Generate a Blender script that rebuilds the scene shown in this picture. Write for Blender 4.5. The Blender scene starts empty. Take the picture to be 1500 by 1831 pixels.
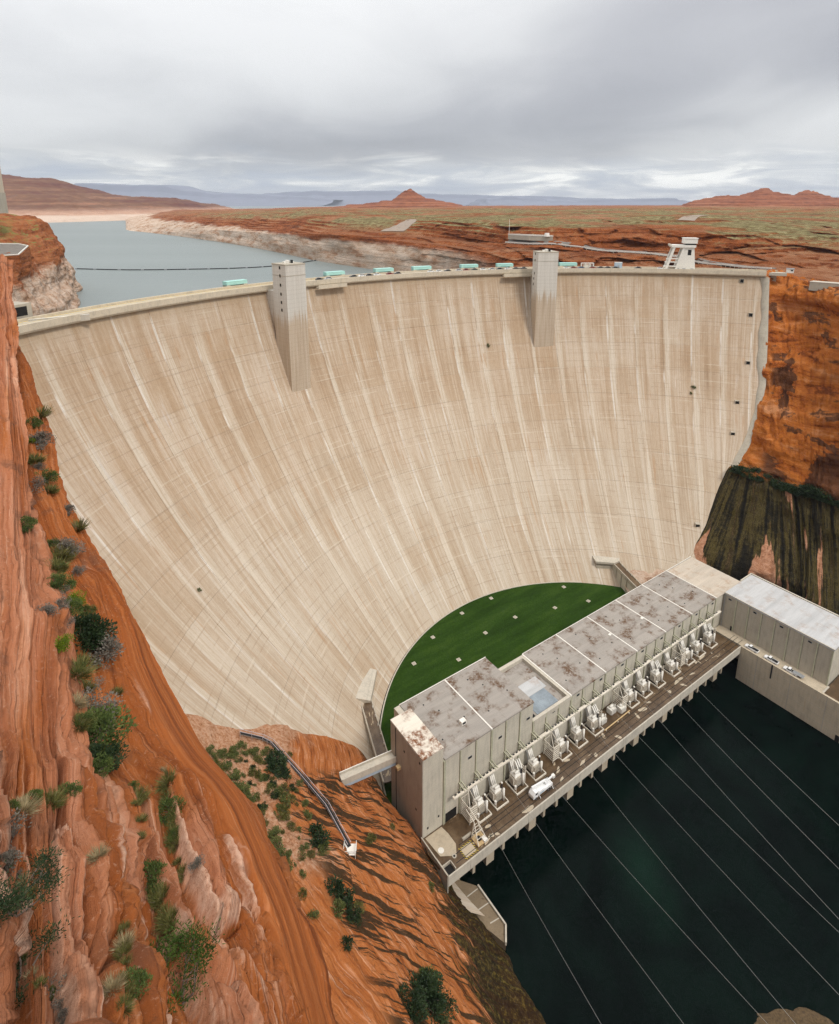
import bpy, bmesh, math, random
import numpy as np
from mathutils import Vector, Matrix
from mathutils.bvhtree import BVHTree

# ------------------------------------------------------------------ camera, sky, sun, exposure
scene = bpy.context.scene
COL = scene.collection
R = math.radians
random.seed(7)
RNG = np.random.default_rng(7)

cam_d = bpy.data.cameras.new('camera')
cam = bpy.data.objects.new('camera', cam_d); COL.objects.link(cam)
cam_d.sensor_fit = 'VERTICAL'; cam_d.sensor_height = 36.0; cam_d.sensor_width = 36.0
cam_d.lens = 1075.7 / 1831.0 * 36.0
cam_d.shift_y = -(915.5 - 641.1) / 1831.0
cam_d.clip_start = 0.5; cam_d.clip_end = 200000.0
cam.location = (0, 0, 219.26); cam.rotation_euler = (R(90 - 14.534), 0, 0)
scene.camera = cam

SUN_EL, SUN_AZ = 52.0, 140.0           # azimuth clockwise from +Y: behind the camera, to the right
world = bpy.data.worlds.new('World'); scene.world = world; world.use_nodes = True
sun_d = bpy.data.lights.new('sun', 'SUN'); sun = bpy.data.objects.new('sun', sun_d); COL.objects.link(sun)
sun_d.energy = 1.5; sun_d.angle = R(12); sun_d.color = (1.0, 0.95, 0.88)
sun.rotation_euler = (R(90 - SUN_EL), 0, R(-SUN_AZ) + math.pi); sun.location = (200, -200, 900)

vs = scene.view_settings
vs.view_transform = 'Standard'; vs.look = 'None'; vs.gamma = 1.0; vs.use_curve_mapping = False
vs.exposure = 0.5
scene.render.engine = 'CYCLES'
cy = scene.cycles
cy.use_denoising = True; cy.denoiser = 'OPENIMAGEDENOISE'; cy.denoising_prefilter = 'NONE'; cy.denoising_input_passes = 'RGB_ALBEDO_NORMAL'
cy.max_bounces = 5; cy.diffuse_bounces = 2; cy.glossy_bounces = 2; cy.transmission_bounces = 2
cy.use_adaptive_sampling = True; cy.adaptive_threshold = 0.022; cy.adaptive_min_samples = 32
cy.volume_bounces = 0; cy.caustics_reflective = False; cy.caustics_refractive = False

# ------------------------------------------------------------------ node helper
class G:
    def __init__(s, nt): s.nt = nt; s.L = nt.links
    def n(s, t, **k):
        x = s.nt.nodes.new(t)
        for a, b in k.items(): setattr(x, a, b)
        return x
    def put(s, sock, v):
        if v is None: return
        if hasattr(v, 'is_linked') or isinstance(v, bpy.types.NodeSocket): s.L.new(v, sock)
        else:
            if isinstance(v, (tuple, list)) and len(v) == 3 and sock.type == 'RGBA': v = (*v, 1)
            sock.default_value = v
    def math(s, op, a, b=None, c=None, clamp=False):
        x = s.n('ShaderNodeMath', operation=op, use_clamp=clamp)
        s.put(x.inputs[0], a); s.put(x.inputs[1], b); s.put(x.inputs[2], c); return x.outputs[0]
    def mix(s, f, a, b, blend='MIX'):
        x = s.n('ShaderNodeMix', data_type='RGBA', blend_type=blend, clamp_factor=True)
        s.put(x.inputs[0], f); s.put(x.inputs[6], a); s.put(x.inputs[7], b); return x.outputs[2]
    def noise(s, vec, scale=1.0, detail=4.0, rough=0.55, dist=0.0):
        x = s.n('ShaderNodeTexNoise', noise_dimensions='3D')
        s.put(x.inputs['Vector'], vec); x.inputs['Scale'].default_value = scale
        x.inputs['Detail'].default_value = detail; x.inputs['Roughness'].default_value = rough
        x.inputs['Distortion'].default_value = dist; return x.outputs[0]
    def vor(s, vec, scale=1.0, feature='F1'):
        x = s.n('ShaderNodeTexVoronoi', feature=feature); s.put(x.inputs['Vector'], vec)
        x.inputs['Scale'].default_value = scale; return x.outputs[0]
    def map(s, vec, scale=(1, 1, 1), loc=(0, 0, 0), rot=(0, 0, 0)):
        x = s.n('ShaderNodeMapping'); s.put(x.inputs[0], vec)
        x.inputs['Location'].default_value = loc; x.inputs['Rotation'].default_value = rot; x.inputs['Scale'].default_value = scale
        return x.outputs[0]
    def ramp(s, f, stops, interp='LINEAR'):
        x = s.n('ShaderNodeValToRGB'); e = x.color_ramp.elements; x.color_ramp.interpolation = interp
        while len(e) < len(stops): e.new(0.5)
        for i, (p, c) in enumerate(stops):
            if not isinstance(c, (tuple, list)): c = (c, c, c)
            e[i].position = p; e[i].color = (*c[:3], 1)
        s.put(x.inputs[0], f); return x.outputs[0]
    def step(s, f, a, b):
        x = s.n('ShaderNodeMapRange', interpolation_type='SMOOTHSTEP'); s.put(x.inputs[0], f)
        x.inputs[1].default_value = a; x.inputs[2].default_value = b; x.inputs[3].default_value = 0; x.inputs[4].default_value = 1
        return x.outputs[0]
    def rmap(s, vec, ang, scale, loc=(0, 0, 0)): return s.map(s.map(vec, rot=(0, 0, ang)), scale, loc)
    def xyz(s, v):
        x = s.n('ShaderNodeSeparateXYZ'); s.put(x.inputs[0], v); return x.outputs
    def comb(s, a, b, c):
        x = s.n('ShaderNodeCombineXYZ'); s.put(x.inputs[0], a); s.put(x.inputs[1], b); s.put(x.inputs[2], c); return x.outputs[0]
    def tc(s, w): return s.n('ShaderNodeTexCoord').outputs[w]
    def pos(s): return s.n('ShaderNodeNewGeometry').outputs['Position']
    def nrm(s): return s.n('ShaderNodeNewGeometry').outputs['Normal']
    def rnd(s): return s.n('ShaderNodeObjectInfo').outputs['Random']
    def attr(s, name): return s.n('ShaderNodeAttribute', attribute_name=name).outputs['Fac']
    def bump(s, h, strength=0.5, dist=1.0):
        x = s.n('ShaderNodeBump'); s.put(x.inputs['Height'], h)
        x.inputs['Strength'].default_value = strength; x.inputs['Distance'].default_value = dist; return x.outputs[0]
    def out(s, col, rough=0.85, bump=None, metal=0.0, spec=0.3, extra=None):
        b = s.n('ShaderNodeBsdfPrincipled'); o = s.n('ShaderNodeOutputMaterial')
        s.put(b.inputs['Base Color'], col); s.put(b.inputs['Roughness'], rough); s.put(b.inputs['Metallic'], metal)
        b.inputs['Specular IOR Level'].default_value = spec
        if bump is not None: s.L.new(bump, b.inputs['Normal'])
        for k, v in (extra or {}).items(): s.put(b.inputs[k], v)
        s.L.new(b.outputs[0], o.inputs[0]); return b

MATS = {}
def material(name, fn):
    m = bpy.data.materials.new(name); m.use_nodes = True; m.node_tree.nodes.clear()
    fn(G(m.node_tree)); MATS[name] = m; return m

# ------------------------------------------------------------------ the overcast sky
SKY_OFF = (7.3, 2.2, 0)
def build_sky():
    nt = world.node_tree; nt.nodes.clear(); g = G(nt)
    d = g.tc('Generated'); x, y, z = g.xyz(d)
    zc = g.math('MAXIMUM', z, 0.0)
    den = g.math('ADD', zc, 0.16)
    pv = g.comb(g.math('DIVIDE', x, den), g.math('DIVIDE', y, den), 0.0)
    big = g.noise(g.map(pv, (0.40, 0.26, 1), SKY_OFF), 1.0, 2, 0.45, 0.3)
    mid = g.noise(g.map(pv, (1.1, 0.9, 1), (0.7, 5.2, 0)), 1.0, 4, 0.5, 0.6)
    cov = g.math('ADD', g.math('MULTIPLY', big, 0.76), g.math('MULTIPLY', mid, 0.24))
    body = g.ramp(cov, [(0.33, (0.42, 0.422, 0.45)), (0.43, (0.54, 0.543, 0.565)), (0.51, (0.71, 0.714, 0.72)), (0.60, (0.85, 0.852, 0.85))])
    # an overcast dome brightens towards the zenith
    lift = g.math('ADD', 0.79, g.math('MULTIPLY', zc, 1.35))
    body = g.mix(1.0, body, g.comb(lift, lift, lift), 'MULTIPLY')
    # broken, brighter cumulus low along the horizon
    low = g.noise(g.map(d, (7, 7, 48), (0.3, 0, 1.2)), 1.0, 5, 0.58, 0.6)
    lowc = g.ramp(low, [(0.36, (0.50, 0.55, 0.64)), (0.48, (0.66, 0.69, 0.73)), (0.55, (0.86, 0.87, 0.87)), (0.62, (1.18, 1.17, 1.12))])
    wlow = g.math('SUBTRACT', 1.0, g.step(g.math('ADD', z, g.math('MULTIPLY', g.math('SUBTRACT', mid, 0.5), 0.07)), 0.03, 0.085))
    body = g.mix(g.math('MULTIPLY', wlow, 0.95), body, lowc)
    sky = g.n('ShaderNodeTexSky', sky_type='NISHITA'); sky.sun_disc = False
    sky.sun_elevation = R(SUN_EL); sky.sun_rotation = R(SUN_AZ); sky.altitude = 1100
    b1 = g.n('ShaderNodeBackground'); g.put(b1.inputs[0], body); b1.inputs[1].default_value = 0.72
    b2 = g.n('ShaderNodeBackground'); g.put(b2.inputs[0], sky.outputs[0]); b2.inputs[1].default_value = 0.09
    ms = g.n('ShaderNodeMixShader'); ms.inputs[0].default_value = 0.08
    o = g.n('ShaderNodeOutputWorld')
    g.L.new(b1.outputs[0], ms.inputs[1]); g.L.new(b2.outputs[0], ms.inputs[2]); g.L.new(ms.outputs[0], o.inputs[0])
build_sky()

# ------------------------------------------------------------------ mesh helpers
def tag(o, label=None, cat=None, group=None, kind=None):
    if label: o['label'] = label
    if cat: o['category'] = cat
    if group: o['group'] = group
    if kind: o['kind'] = kind
    return o

def empty(name, loc=(0, 0, 0), rz=0.0):
    o = bpy.data.objects.new(name, None); COL.objects.link(o); o.empty_display_size = 0.5
    o.location = loc; o.rotation_euler = (0, 0, rz); return o

def link(name, me, parent=None):
    o = bpy.data.objects.new(name, me); COL.objects.link(o)
    if parent: o.parent = parent
    return o

def copy_tree(o, parent=None):
    c = o.copy(); COL.objects.link(c); c.parent = parent
    for ch in o.children: copy_tree(ch, c)
    return c

class MB:
    """collects simple solids and builds ONE mesh object"""
    def __init__(s): s.v = []; s.f = []
    def add(s, vs, fs):
        k = len(s.v); s.v += [tuple(p) for p in vs]; s.f += [tuple(i + k for i in f) for f in fs]; return s
    def box(s, x0, x1, y0, y1, z0, z1):
        return s.add([(x0,y0,z0),(x1,y0,z0),(x1,y1,z0),(x0,y1,z0),(x0,y0,z1),(x1,y0,z1),(x1,y1,z1),(x0,y1,z1)],
                     [(0,3,2,1),(4,5,6,7),(0,1,5,4),(1,2,6,5),(2,3,7,6),(3,0,4,7)])
    def prism(s, pts, z0, z1):
        n = len(pts)
        z0s = z0 if hasattr(z0, '__len__') else [z0] * n; z1s = z1 if hasattr(z1, '__len__') else [z1] * n
        return s.add([(p[0], p[1], z) for p, z in zip(pts, z0s)] + [(p[0], p[1], z) for p, z in zip(pts, z1s)],
                     [tuple(range(n))[::-1], tuple(range(n, 2 * n))] + [(i, (i+1) % n, n + (i+1) % n, n + i) for i in range(n)])
    def beam(s, a, b, w, h=None):
        a, b = Vector(a), Vector(b); h = h or w; d = (b - a)
        if d.length < 1e-6: return s
        d.normalize(); up = Vector((0, 0, 1)) if abs(d.z) < 0.95 else Vector((1, 0, 0))
        sx = d.cross(up).normalized() * (w / 2); sy = sx.cross(d).normalized() * (h / 2)
        vs = [p + i * sx + j * sy for p in (a, b) for i, j in ((-1,-1),(1,-1),(1,1),(-1,1))]
        return s.add(vs, [(0,1,2,3),(7,6,5,4),(0,4,5,1),(1,5,6,2),(2,6,7,3),(3,7,4,0)])
    def cyl(s, a, b, r0, r1=None, n=10):
        a, b = Vector(a), Vector(b); r1 = r0 if r1 is None else r1; d = (b - a).normalized()
        up = Vector((0, 0, 1)) if abs(d.z) < 0.95 else Vector((1, 0, 0)); sx = d.cross(up).normalized(); sy = sx.cross(d)
        vs = []
        for p, r in ((a, r0), (b, r1)):
            for i in range(n):
                t = 2 * math.pi * i / n; vs.append(p + (sx * math.cos(t) + sy * math.sin(t)) * r)
        return s.add(vs, [tuple(range(n))[::-1], tuple(range(n, 2*n))] + [(i, (i+1) % n, n + (i+1) % n, n + i) for i in range(n)])
    def mesh(s, name, mat, smooth=False):
        me = bpy.data.meshes.new(name); me.from_pydata(s.v, [], s.f)
        if mat: me.materials.append(mat if not isinstance(mat, str) else MATS[mat])
        bm = bmesh.new(); bm.from_mesh(me); bmesh.ops.recalc_face_normals(bm, faces=bm.faces); bm.to_mesh(me); bm.free()
        if smooth: me.polygons.foreach_set('use_smooth', [True] * len(me.polygons))
        return me
    def build(s, name, mat, parent=None, smooth=False): return link(name, s.mesh(name, mat, smooth), parent)

def box(name, mat, parent, *a): return MB().box(*a).build(name, mat, parent)

# ---- numpy noise
def _h(ix, iy, iz, seed):
    n = (ix.astype(np.int64) * 374761393 + iy.astype(np.int64) * 668265263 + iz.astype(np.int64) * 2147483647 + seed * 974711) & 0x7fffffff
    n = ((n ^ (n >> 13)) * 1274126177) & 0x7fffffff; n = (n ^ (n >> 16)) & 0xffff
    return n / 32767.5 - 1.0
def vnoise(x, y, z=0.0, seed=0):
    x, y, z = np.broadcast_arrays(np.asarray(x, float), np.asarray(y, float), np.asarray(z, float))
    ix, iy, iz = np.floor(x), np.floor(y), np.floor(z); fx, fy, fz = x - ix, y - iy, z - iz
    fx = fx*fx*fx*(fx*(fx*6-15)+10); fy = fy*fy*fy*(fy*(fy*6-15)+10); fz = fz*fz*fz*(fz*(fz*6-15)+10)
    r = 0
    for a in (0, 1):
        for b in (0, 1):
            for c in (0, 1):
                w = (fx if a else 1-fx) * (fy if b else 1-fy) * (fz if c else 1-fz)
                r = r + w * _h(ix + a, iy + b, iz + c, seed)
    return r
def fbm(x, y, z=0.0, seed=0, o=4, g=0.5):
    r = 0; a = 1.0; k = 1.0
    for i in range(o): r = r + a * vnoise(np.asarray(x)*k, np.asarray(y)*k, np.asarray(z)*k, seed + i * 17); a *= g; k *= 2.03
    return r
def ridged(x, y, z=0.0, seed=0, o=4):
    r = 0; a = 1.0; k = 1.0
    for i in range(o): r = r + a * (1 - 2*np.abs(vnoise(np.asarray(x)*k, np.asarray(y)*k, np.asarray(z)*k, seed + i * 31))); a *= 0.5; k *= 2.1
    return r

def cells(x, y, seed):
    """irregular cells: returns per-point cell hash, offset from the cell's centre and the gap to the next cell"""
    x, y = np.broadcast_arrays(x, y); ix, iy = np.floor(x), np.floor(y)
    d1 = np.full(x.shape, 9.0); d2 = np.full(x.shape, 9.0); h = np.zeros(x.shape); ox = np.zeros(x.shape); oy = np.zeros(x.shape)
    for a in (-1, 0, 1):
        for b in (-1, 0, 1):
            cx, cy_ = ix + a, iy + b; px = cx + 0.5 + 0.42*_h(cx, cy_, cx*0, seed); py = cy_ + 0.5 + 0.42*_h(cx, cy_, cx*0 + 1, seed)
            d = np.hypot(x - px, y - py); nw = d < d1; d2 = np.where(nw, d1, np.minimum(d2, d)); d1 = np.where(nw, d, d1)
            h = np.where(nw, _h(cx, cy_, cx*0 + 2, seed), h); ox = np.where(nw, x - px, ox); oy = np.where(nw, y - py, oy)
    return h, ox, oy, d2 - d1

def crom(P, n, axis=0, ts=None):
    """Catmull-Rom resample of a control array along an axis"""
    P = np.moveaxis(np.asarray(P, float), axis, 0); m = P.shape[0]
    t = np.linspace(0, m - 1, n) if ts is None else ts; i = np.clip(np.floor(t).astype(int), 0, m - 2); f = (t - i).reshape((-1,) + (1,) * (P.ndim - 1))
    p0, p1, p2, p3 = P[np.clip(i-1,0,m-1)], P[i], P[i+1], P[np.clip(i+2,0,m-1)]
    q = 0.5 * ((2*p1) + (-p0 + p2)*f + (2*p0 - 5*p1 + 4*p2 - p3)*f*f + (-p0 + 3*p1 - 3*p2 + p3)*f**3)
    return np.moveaxis(q, 0, axis)
def lin(P, n, axis=0):
    P = np.moveaxis(np.asarray(P, float), axis, 0); m = P.shape[0]
    t = np.linspace(0, m - 1, n); i = np.clip(np.floor(t).astype(int), 0, m - 2); f = (t - i).reshape((-1,) + (1,) * (P.ndim - 1))
    return np.moveaxis(P[i] * (1 - f) + P[i+1] * f, 0, axis)
def grid_normals(P):
    du = np.gradient(P, axis=0); dv = np.gradient(P, axis=1); n = np.cross(du, dv)
    return n / (np.linalg.norm(n, axis=2, keepdims=True) + 1e-9)
def grid_mesh(name, P, mat, uv=None, attrs=None, smooth=True, flip=False):
    nu, nv = P.shape[:2]; idx = np.arange(nu * nv).reshape(nu, nv)
    q = np.stack([idx[:-1,:-1], idx[1:,:-1], idx[1:,1:], idx[:-1,1:]], -1).reshape(-1, 4)
    if flip: q = q[:, ::-1]
    me = bpy.data.meshes.new(name); me.vertices.add(nu * nv); me.vertices.foreach_set('co', P.reshape(-1).astype(np.float32))
    me.loops.add(q.size); me.loops.foreach_set('vertex_index', q.reshape(-1).astype(np.int32))
    me.polygons.add(len(q)); me.polygons.foreach_set('loop_start', np.arange(0, q.size, 4, dtype=np.int32))
    me.polygons.foreach_set('use_smooth', np.full(len(q), smooth))
    me.update(calc_edges=True)
    if uv is not None:
        l = me.uv_layers.new(name='UVMap'); l.data.foreach_set('uv', uv.reshape(-1, 2)[q.reshape(-1)].reshape(-1).astype(np.float32))
    for k, a in (attrs or {}).items():
        t = me.attributes.new(k, 'FLOAT', 'POINT'); t.data.foreach_set('value', a.reshape(-1).astype(np.float32))
    me.materials.append(MATS[mat] if isinstance(mat, str) else mat); me.validate(); me.update()
    return me
def metric_uv(P):
    du = np.concatenate([np.zeros((1, P.shape[1])), np.cumsum(np.linalg.norm(np.diff(P, axis=0), axis=2), 0)], 0)
    dv = np.concatenate([np.zeros((P.shape[0], 1)), np.cumsum(np.linalg.norm(np.diff(P, axis=1), axis=2), 1)], 1)
    return np.stack([dv.mean(0, keepdims=True).repeat(P.shape[0], 0), du.mean(1, keepdims=True).repeat(P.shape[1], 1)], -1)
def bvh_of(P):
    nu, nv = P.shape[:2]; idx = np.arange(nu * nv).reshape(nu, nv)
    q = np.stack([idx[:-1,:-1], idx[1:,:-1], idx[1:,1:], idx[:-1,1:]], -1).reshape(-1, 4)
    return BVHTree.FromPolygons([tuple(p) for p in P.reshape(-1, 3)], [tuple(int(i) for i in f) for f in q])
def drop(bvh, x, y, zdef=0.0, ztop=400):
    h = bvh.ray_cast(Vector((x, y, ztop)), Vector((0, 0, -1)))
    return (h[0], h[1]) if h[0] is not None else (Vector((x, y, zdef)), Vector((0, 0, 1)))

# ------------------------------------------------------------------ materials
def m_plain(name, col, rough=0.7, var=0.12, scale=1.5, metal=0.0, spec=0.3, bump=0.0):
    def fn(g):
        n = g.noise(g.tc('Object'), scale, 5, 0.6)
        a = tuple(c * (1 - var) for c in col); b = tuple(min(1, c * (1 + var)) for c in col)
        c = g.ramp(n, [(0.3, a), (0.7, b)])
        g.out(c, rough, g.bump(n, bump, 0.05) if bump else None, metal, spec)
    return material(name, fn)

def m_dam(g):
    uv = g.tc('UV'); u, v, _ = g.xyz(uv)
    fine = g.noise(g.map(uv, (1.0, 0.020, 1)), 1.0, 5, 0.66)
    wide = g.noise(g.map(uv, (0.22, 0.012, 1), (4, 1, 0)), 1.0, 4, 0.55)
    blot = g.noise(g.map(uv, (0.035, 0.03, 1), (9, 3, 0)), 1.0, 5, 0.55)
    grain = g.noise(g.map(uv, (0.9, 0.5, 1)), 1.0, 5, 0.7)
    s = g.math('ADD', g.math('MULTIPLY', fine, 0.45), g.math('ADD', g.math('MULTIPLY', wide, 0.35), g.math('MULTIPLY', blot, 0.30)))
    tan = g.ramp(s, [(0.39, (0.245, 0.150, 0.086)), (0.46, (0.335, 0.226, 0.140)), (0.54, (0.412, 0.306, 0.212)), (0.62, (0.50, 0.41, 0.322))])
    grey = g.ramp(s, [(0.39, (0.275, 0.200, 0.136)), (0.46, (0.368, 0.284, 0.202)), (0.54, (0.436, 0.360, 0.276)), (0.62, (0.512, 0.456, 0.376))])
    zl = g.step(g.math('ADD', v, g.math('MULTIPLY', g.math('SUBTRACT', blot, 0.5), 120.0)), 40.0, 125.0)
    col = g.mix(zl, grey, tan)
    # every pour dried to its own tone
    col = g.mix(g.math('MULTIPLY', g.step(g.rnd(), 0.60, 1.0), 0.20), col, (0.33, 0.20, 0.095))
    col = g.mix(g.math('MULTIPLY', g.step(g.rnd(), 0.30, 0.0), 0.20), col, (0.55, 0.48, 0.385))
    # pale lime leached out along the contraction joints
    J = 3.93 * math.pi / 180 * 265.0
    fu = g.math('FRACT', g.math('DIVIDE', g.math('SUBTRACT', u, 111.9 * math.pi / 180 * 265.0), J))
    dj = g.math('MULTIPLY', g.math('ABSOLUTE', g.math('SUBTRACT', fu, 0.88)), J)
    wj = g.math('MULTIPLY', g.math('SUBTRACT', g.noise(g.map(uv, (0.13, 0.014, 1), (2, 7, 0)), 1.0, 4, 0.62), 0.34), 13.0)
    pale = g.math('MULTIPLY', g.step(g.math('SUBTRACT', wj, dj), -0.4, 1.6), g.step(v, 172.0, 150.0))
    pale = g.math('MULTIPLY', pale, g.math('ADD', 0.28, g.math('MULTIPLY', g.noise(g.map(uv, (0.05, 0.03, 1)), 1.0, 2), 0.75)))
    pale = g.math('MULTIPLY', pale, g.math('ADD', 0.55, g.math('MULTIPLY', g.step(fine, 0.40, 0.58), 0.6)))
    col = g.mix(pale, col, (0.585, 0.525, 0.435))
    dj0 = g.math('MULTIPLY', g.math('MINIMUM', fu, g.math('SUBTRACT', 1.0, fu)), J)
    white = g.math('MULTIPLY', g.step(dj0, 0.8, 0.2), g.step(g.noise(g.map(uv, (0.08, 0.035, 1), (5, 0, 0)), 1.0, 3), 0.48, 0.60))
    col = g.mix(g.math('MULTIPLY', white, 0.8), col, (0.74, 0.71, 0.65))
    ws = g.math('MULTIPLY', g.step(g.noise(g.map(uv, (0.75, 0.022, 1), (13, 6, 0)), 1.0, 3, 0.6), 0.66, 0.72), g.step(wide, 0.45, 0.55))
    col = g.mix(g.math('MULTIPLY', ws, 0.6), col, (0.70, 0.66, 0.59))
    jl = g.math('MULTIPLY', g.step(dj0, 0.32, 0.12), g.step(g.noise(g.map(uv, (0.02, 0.03, 1), (3, 5, 0)), 1.0, 3), 0.46, 0.58))
    col = g.mix(g.math('MULTIPLY', jl, 0.40), col, (0.22, 0.145, 0.085))
    # lift lines every pour, form panel lines between
    nl = g.noise(g.map(uv, (0.06, 0.4, 1)), 1.0, 3, 0.7)
    fv = g.math('FRACT', g.math('DIVIDE', v, 2.286)); lv = g.math('MULTIPLY', g.step(fv, 0.20, 0.04), g.step(nl, 0.47, 0.60))
    f2 = g.math('FRACT', g.math('DIVIDE', u, 2.6)); lu = g.math('MULTIPLY', g.step(f2, 0.12, 0.02), g.step(g.noise(g.map(uv, (0.4, 0.06, 1)), 1.0, 3), 0.45, 0.65))
    col = g.mix(g.math('MULTIPLY', lv, 0.38), col, (0.23, 0.15, 0.09))
    col = g.mix(g.math('MULTIPLY', lu, 0.22), col, (0.25, 0.17, 0.105))
    lp = g.math('MULTIPLY', g.step(g.math('ABSOLUTE', g.math('SUBTRACT', fv, 0.35)), 0.16, 0.05), g.step(g.noise(g.map(uv, (0.03, 0.44, 1), (6, 3, 0)), 1.0, 3), 0.56, 0.68))
    col = g.mix(g.math('MULTIPLY', lp, 0.45), col, (0.60, 0.53, 0.43))
    # rust weeps and drip stains below the crest
    ru = g.noise(g.map(uv, (0.55, 0.035, 1), (1, 4, 0)), 1.0, 5, 0.6)
    rm = g.math('MULTIPLY', g.step(ru, 0.55, 0.68), g.step(g.noise(g.map(uv, (0.03, 0.06, 1)), 1.0, 3), 0.44, 0.58))
    bw = g.math('MULTIPLY', g.step(g.noise(g.map(uv, (0.22, 0.020, 1), (11, 2, 0)), 1.0, 4, 0.6), 0.60, 0.72), g.step(blot, 0.46, 0.58))
    col = g.mix(g.math('MULTIPLY', bw, 0.55), col, (0.56, 0.535, 0.51))
    ck = g.math('MULTIPLY', g.step(g.noise(g.map(uv, (0.9, 0.16, 1), (3, 3, 0)), 1.0, 3, 0.7), 0.64, 0.72), g.step(v, 120.0, 40.0))
    col = g.mix(g.math('MULTIPLY', ck, 0.45), col, (0.25, 0.145, 0.07))
    col = g.mix(g.math('MULTIPLY', rm, 0.55), col, (0.36, 0.185, 0.075))
    dr = g.math('MULTIPLY', g.step(g.math('ADD', v, g.math('MULTIPLY', fine, 16.0)), 174.0, 182.0), 0.55)
    col = g.mix(dr, col, (0.33, 0.24, 0.14))
    dk = g.math('MULTIPLY', g.step(g.noise(g.map(uv, (0.25, 0.30, 1), (8, 8, 0)), 1.0, 4, 0.7), 0.68, 0.76), 0.5)
    col = g.mix(dk, col, (0.30, 0.21, 0.13))
    col = g.mix(0.22, col, g.ramp(grain, [(0.3, (0.34, 0.235, 0.14)), (0.7, (0.58, 0.47, 0.34))]))
    h = g.math('ADD', g.math('MULTIPLY', grain, 0.25), g.math('MULTIPLY', lv, -0.6))
    g.out(col, 0.9, g.bump(h, 0.25, 0.3), 0, 0.2)
material('dam_concrete', m_dam)

def m_conc(col, stain=(0.30, 0.19, 0.10), amt=0.35, board=True, vs=0.12):
    def fn(g):
        o = g.tc('Object'); x, y, z = g.xyz(o)
        st = g.noise(g.map(o, (0.9, 0.9, vs)), 1.0, 6, 0.62); bl = g.noise(o, 0.18, 5, 0.6); fi = g.noise(o, 2.5, 4, 0.6)
        c = g.ramp(g.math('ADD', g.math('MULTIPLY', st, 0.6), g.math('MULTIPLY', bl, 0.4)),
                   [(0.34, tuple(k * 0.76 for k in col)), (0.5, col), (0.68, tuple(min(1, k * 1.18) for k in col))])
        c = g.mix(g.math('MULTIPLY', g.step(st, 0.56, 0.74), amt), c, stain)
        if board:
            f = g.math('FRACT', g.math('DIVIDE', z, 1.22)); c = g.mix(g.math('MULTIPLY', g.step(f, 0.08, 0.01), 0.30), c, tuple(k * 0.45 for k in col))
        c = g.mix(0.15, c, g.ramp(fi, [(0.3, tuple(k * 0.7 for k in col)), (0.7, tuple(min(1, k * 1.2) for k in col))]))
        g.out(c, 0.88, g.bump(fi, 0.2, 0.05), 0, 0.2)
    return fn
material('concrete', m_conc((0.42, 0.375, 0.30)))
material('concrete_pale', m_conc((0.50, 0.455, 0.375), amt=0.25))
material('concrete_brown', m_conc((0.38, 0.345, 0.29), (0.25, 0.19, 0.135), 0.40))
material('apron_stain', m_conc((0.22, 0.165, 0.105), (0.06, 0.04, 0.02), 0.7, False, 0.8))
material('concrete_wall', m_conc((0.50, 0.46, 0.375), (0.36, 0.28, 0.18), 0.22))
material('concrete_quay', m_conc((0.47, 0.395, 0.29), (0.30, 0.17, 0.07), 0.5))
material('parapet', m_conc((0.56, 0.485, 0.37), (0.30, 0.22, 0.13), 0.35, False, 0.5))
material('roadway', m_conc((0.46, 0.41, 0.33), (0.25, 0.2, 0.15), 0.3, False, 1.0))

def m_tower(g):
    p = g.pos(); x, y, z = g.xyz(p)
    st = g.noise(g.map(p, (0.9, 0.9, 0.03)), 1.0, 6, 0.62); bl = g.noise(p, 0.12, 4)
    lo = g.ramp(st, [(0.30, (0.40, 0.305, 0.215)), (0.5, (0.48, 0.385, 0.285)), (0.70, (0.54, 0.455, 0.355))])
    hi = g.ramp(st, [(0.30, (0.50, 0.465, 0.405)), (0.5, (0.56, 0.525, 0.465)), (0.70, (0.61, 0.58, 0.52))])
    m = g.step(g.math('ADD', z, g.math('MULTIPLY', g.math('SUBTRACT', st, 0.5), 30.0)), 158.0, 164.0)
    c = g.mix(m, lo, hi)
    f = g.math('FRACT', g.math('DIVIDE', z, 2.286)); c = g.mix(g.math('MULTIPLY', g.step(f, 0.10, 0.01), 0.25), c, (0.2, 0.14, 0.09))
    g.out(c, 0.9, g.bump(bl, 0.15, 0.1), 0, 0.2)
material('tower_concrete', m_tower)

def m_roof(base, rust, amt, seams=True, thr=0.50):
    def fn(g):
        o = g.tc('Object'); x, y, z = g.xyz(o)
        n1 = g.noise(g.map(o, (0.06, 0.5, 1)), 1.0, 5, 0.6); n2 = g.noise(o, 0.17, 3, 0.6, 0.2); n3 = g.noise(o, 0.9, 5, 0.72)
        c = g.ramp(n1, [(0.3, tuple(k * 0.86 for k in base)), (0.7, tuple(min(1, k * 1.12) for k in base))])
        m = g.math('MULTIPLY', g.step(n2, thr, thr + 0.18), g.step(n3, 0.34, 0.60))
        c = g.mix(g.math('MULTIPLY', m, amt), c, rust)
        if seams:
            a = g.math('FRACT', g.math('DIVIDE', x, 6.66)); b = g.math('FRACT', g.math('DIVIDE', y, 5.1))
            l = g.math('MAXIMUM', g.step(a, 0.03, 0.008), g.step(b, 0.035, 0.01))
            c = g.mix(g.math('MULTIPLY', l, 0.35), c, tuple(k * 0.6 for k in base))
        g.out(c, 0.75, None, 0, 0.35)
    return fn
material('roof_grey', m_roof((0.315, 0.285, 0.25), (0.105, 0.052, 0.022), 0.97, True, 0.465))
material('roof_white', m_roof((0.70, 0.64, 0.54), (0.19, 0.075, 0.03), 1.0, False, 0.40))
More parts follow.
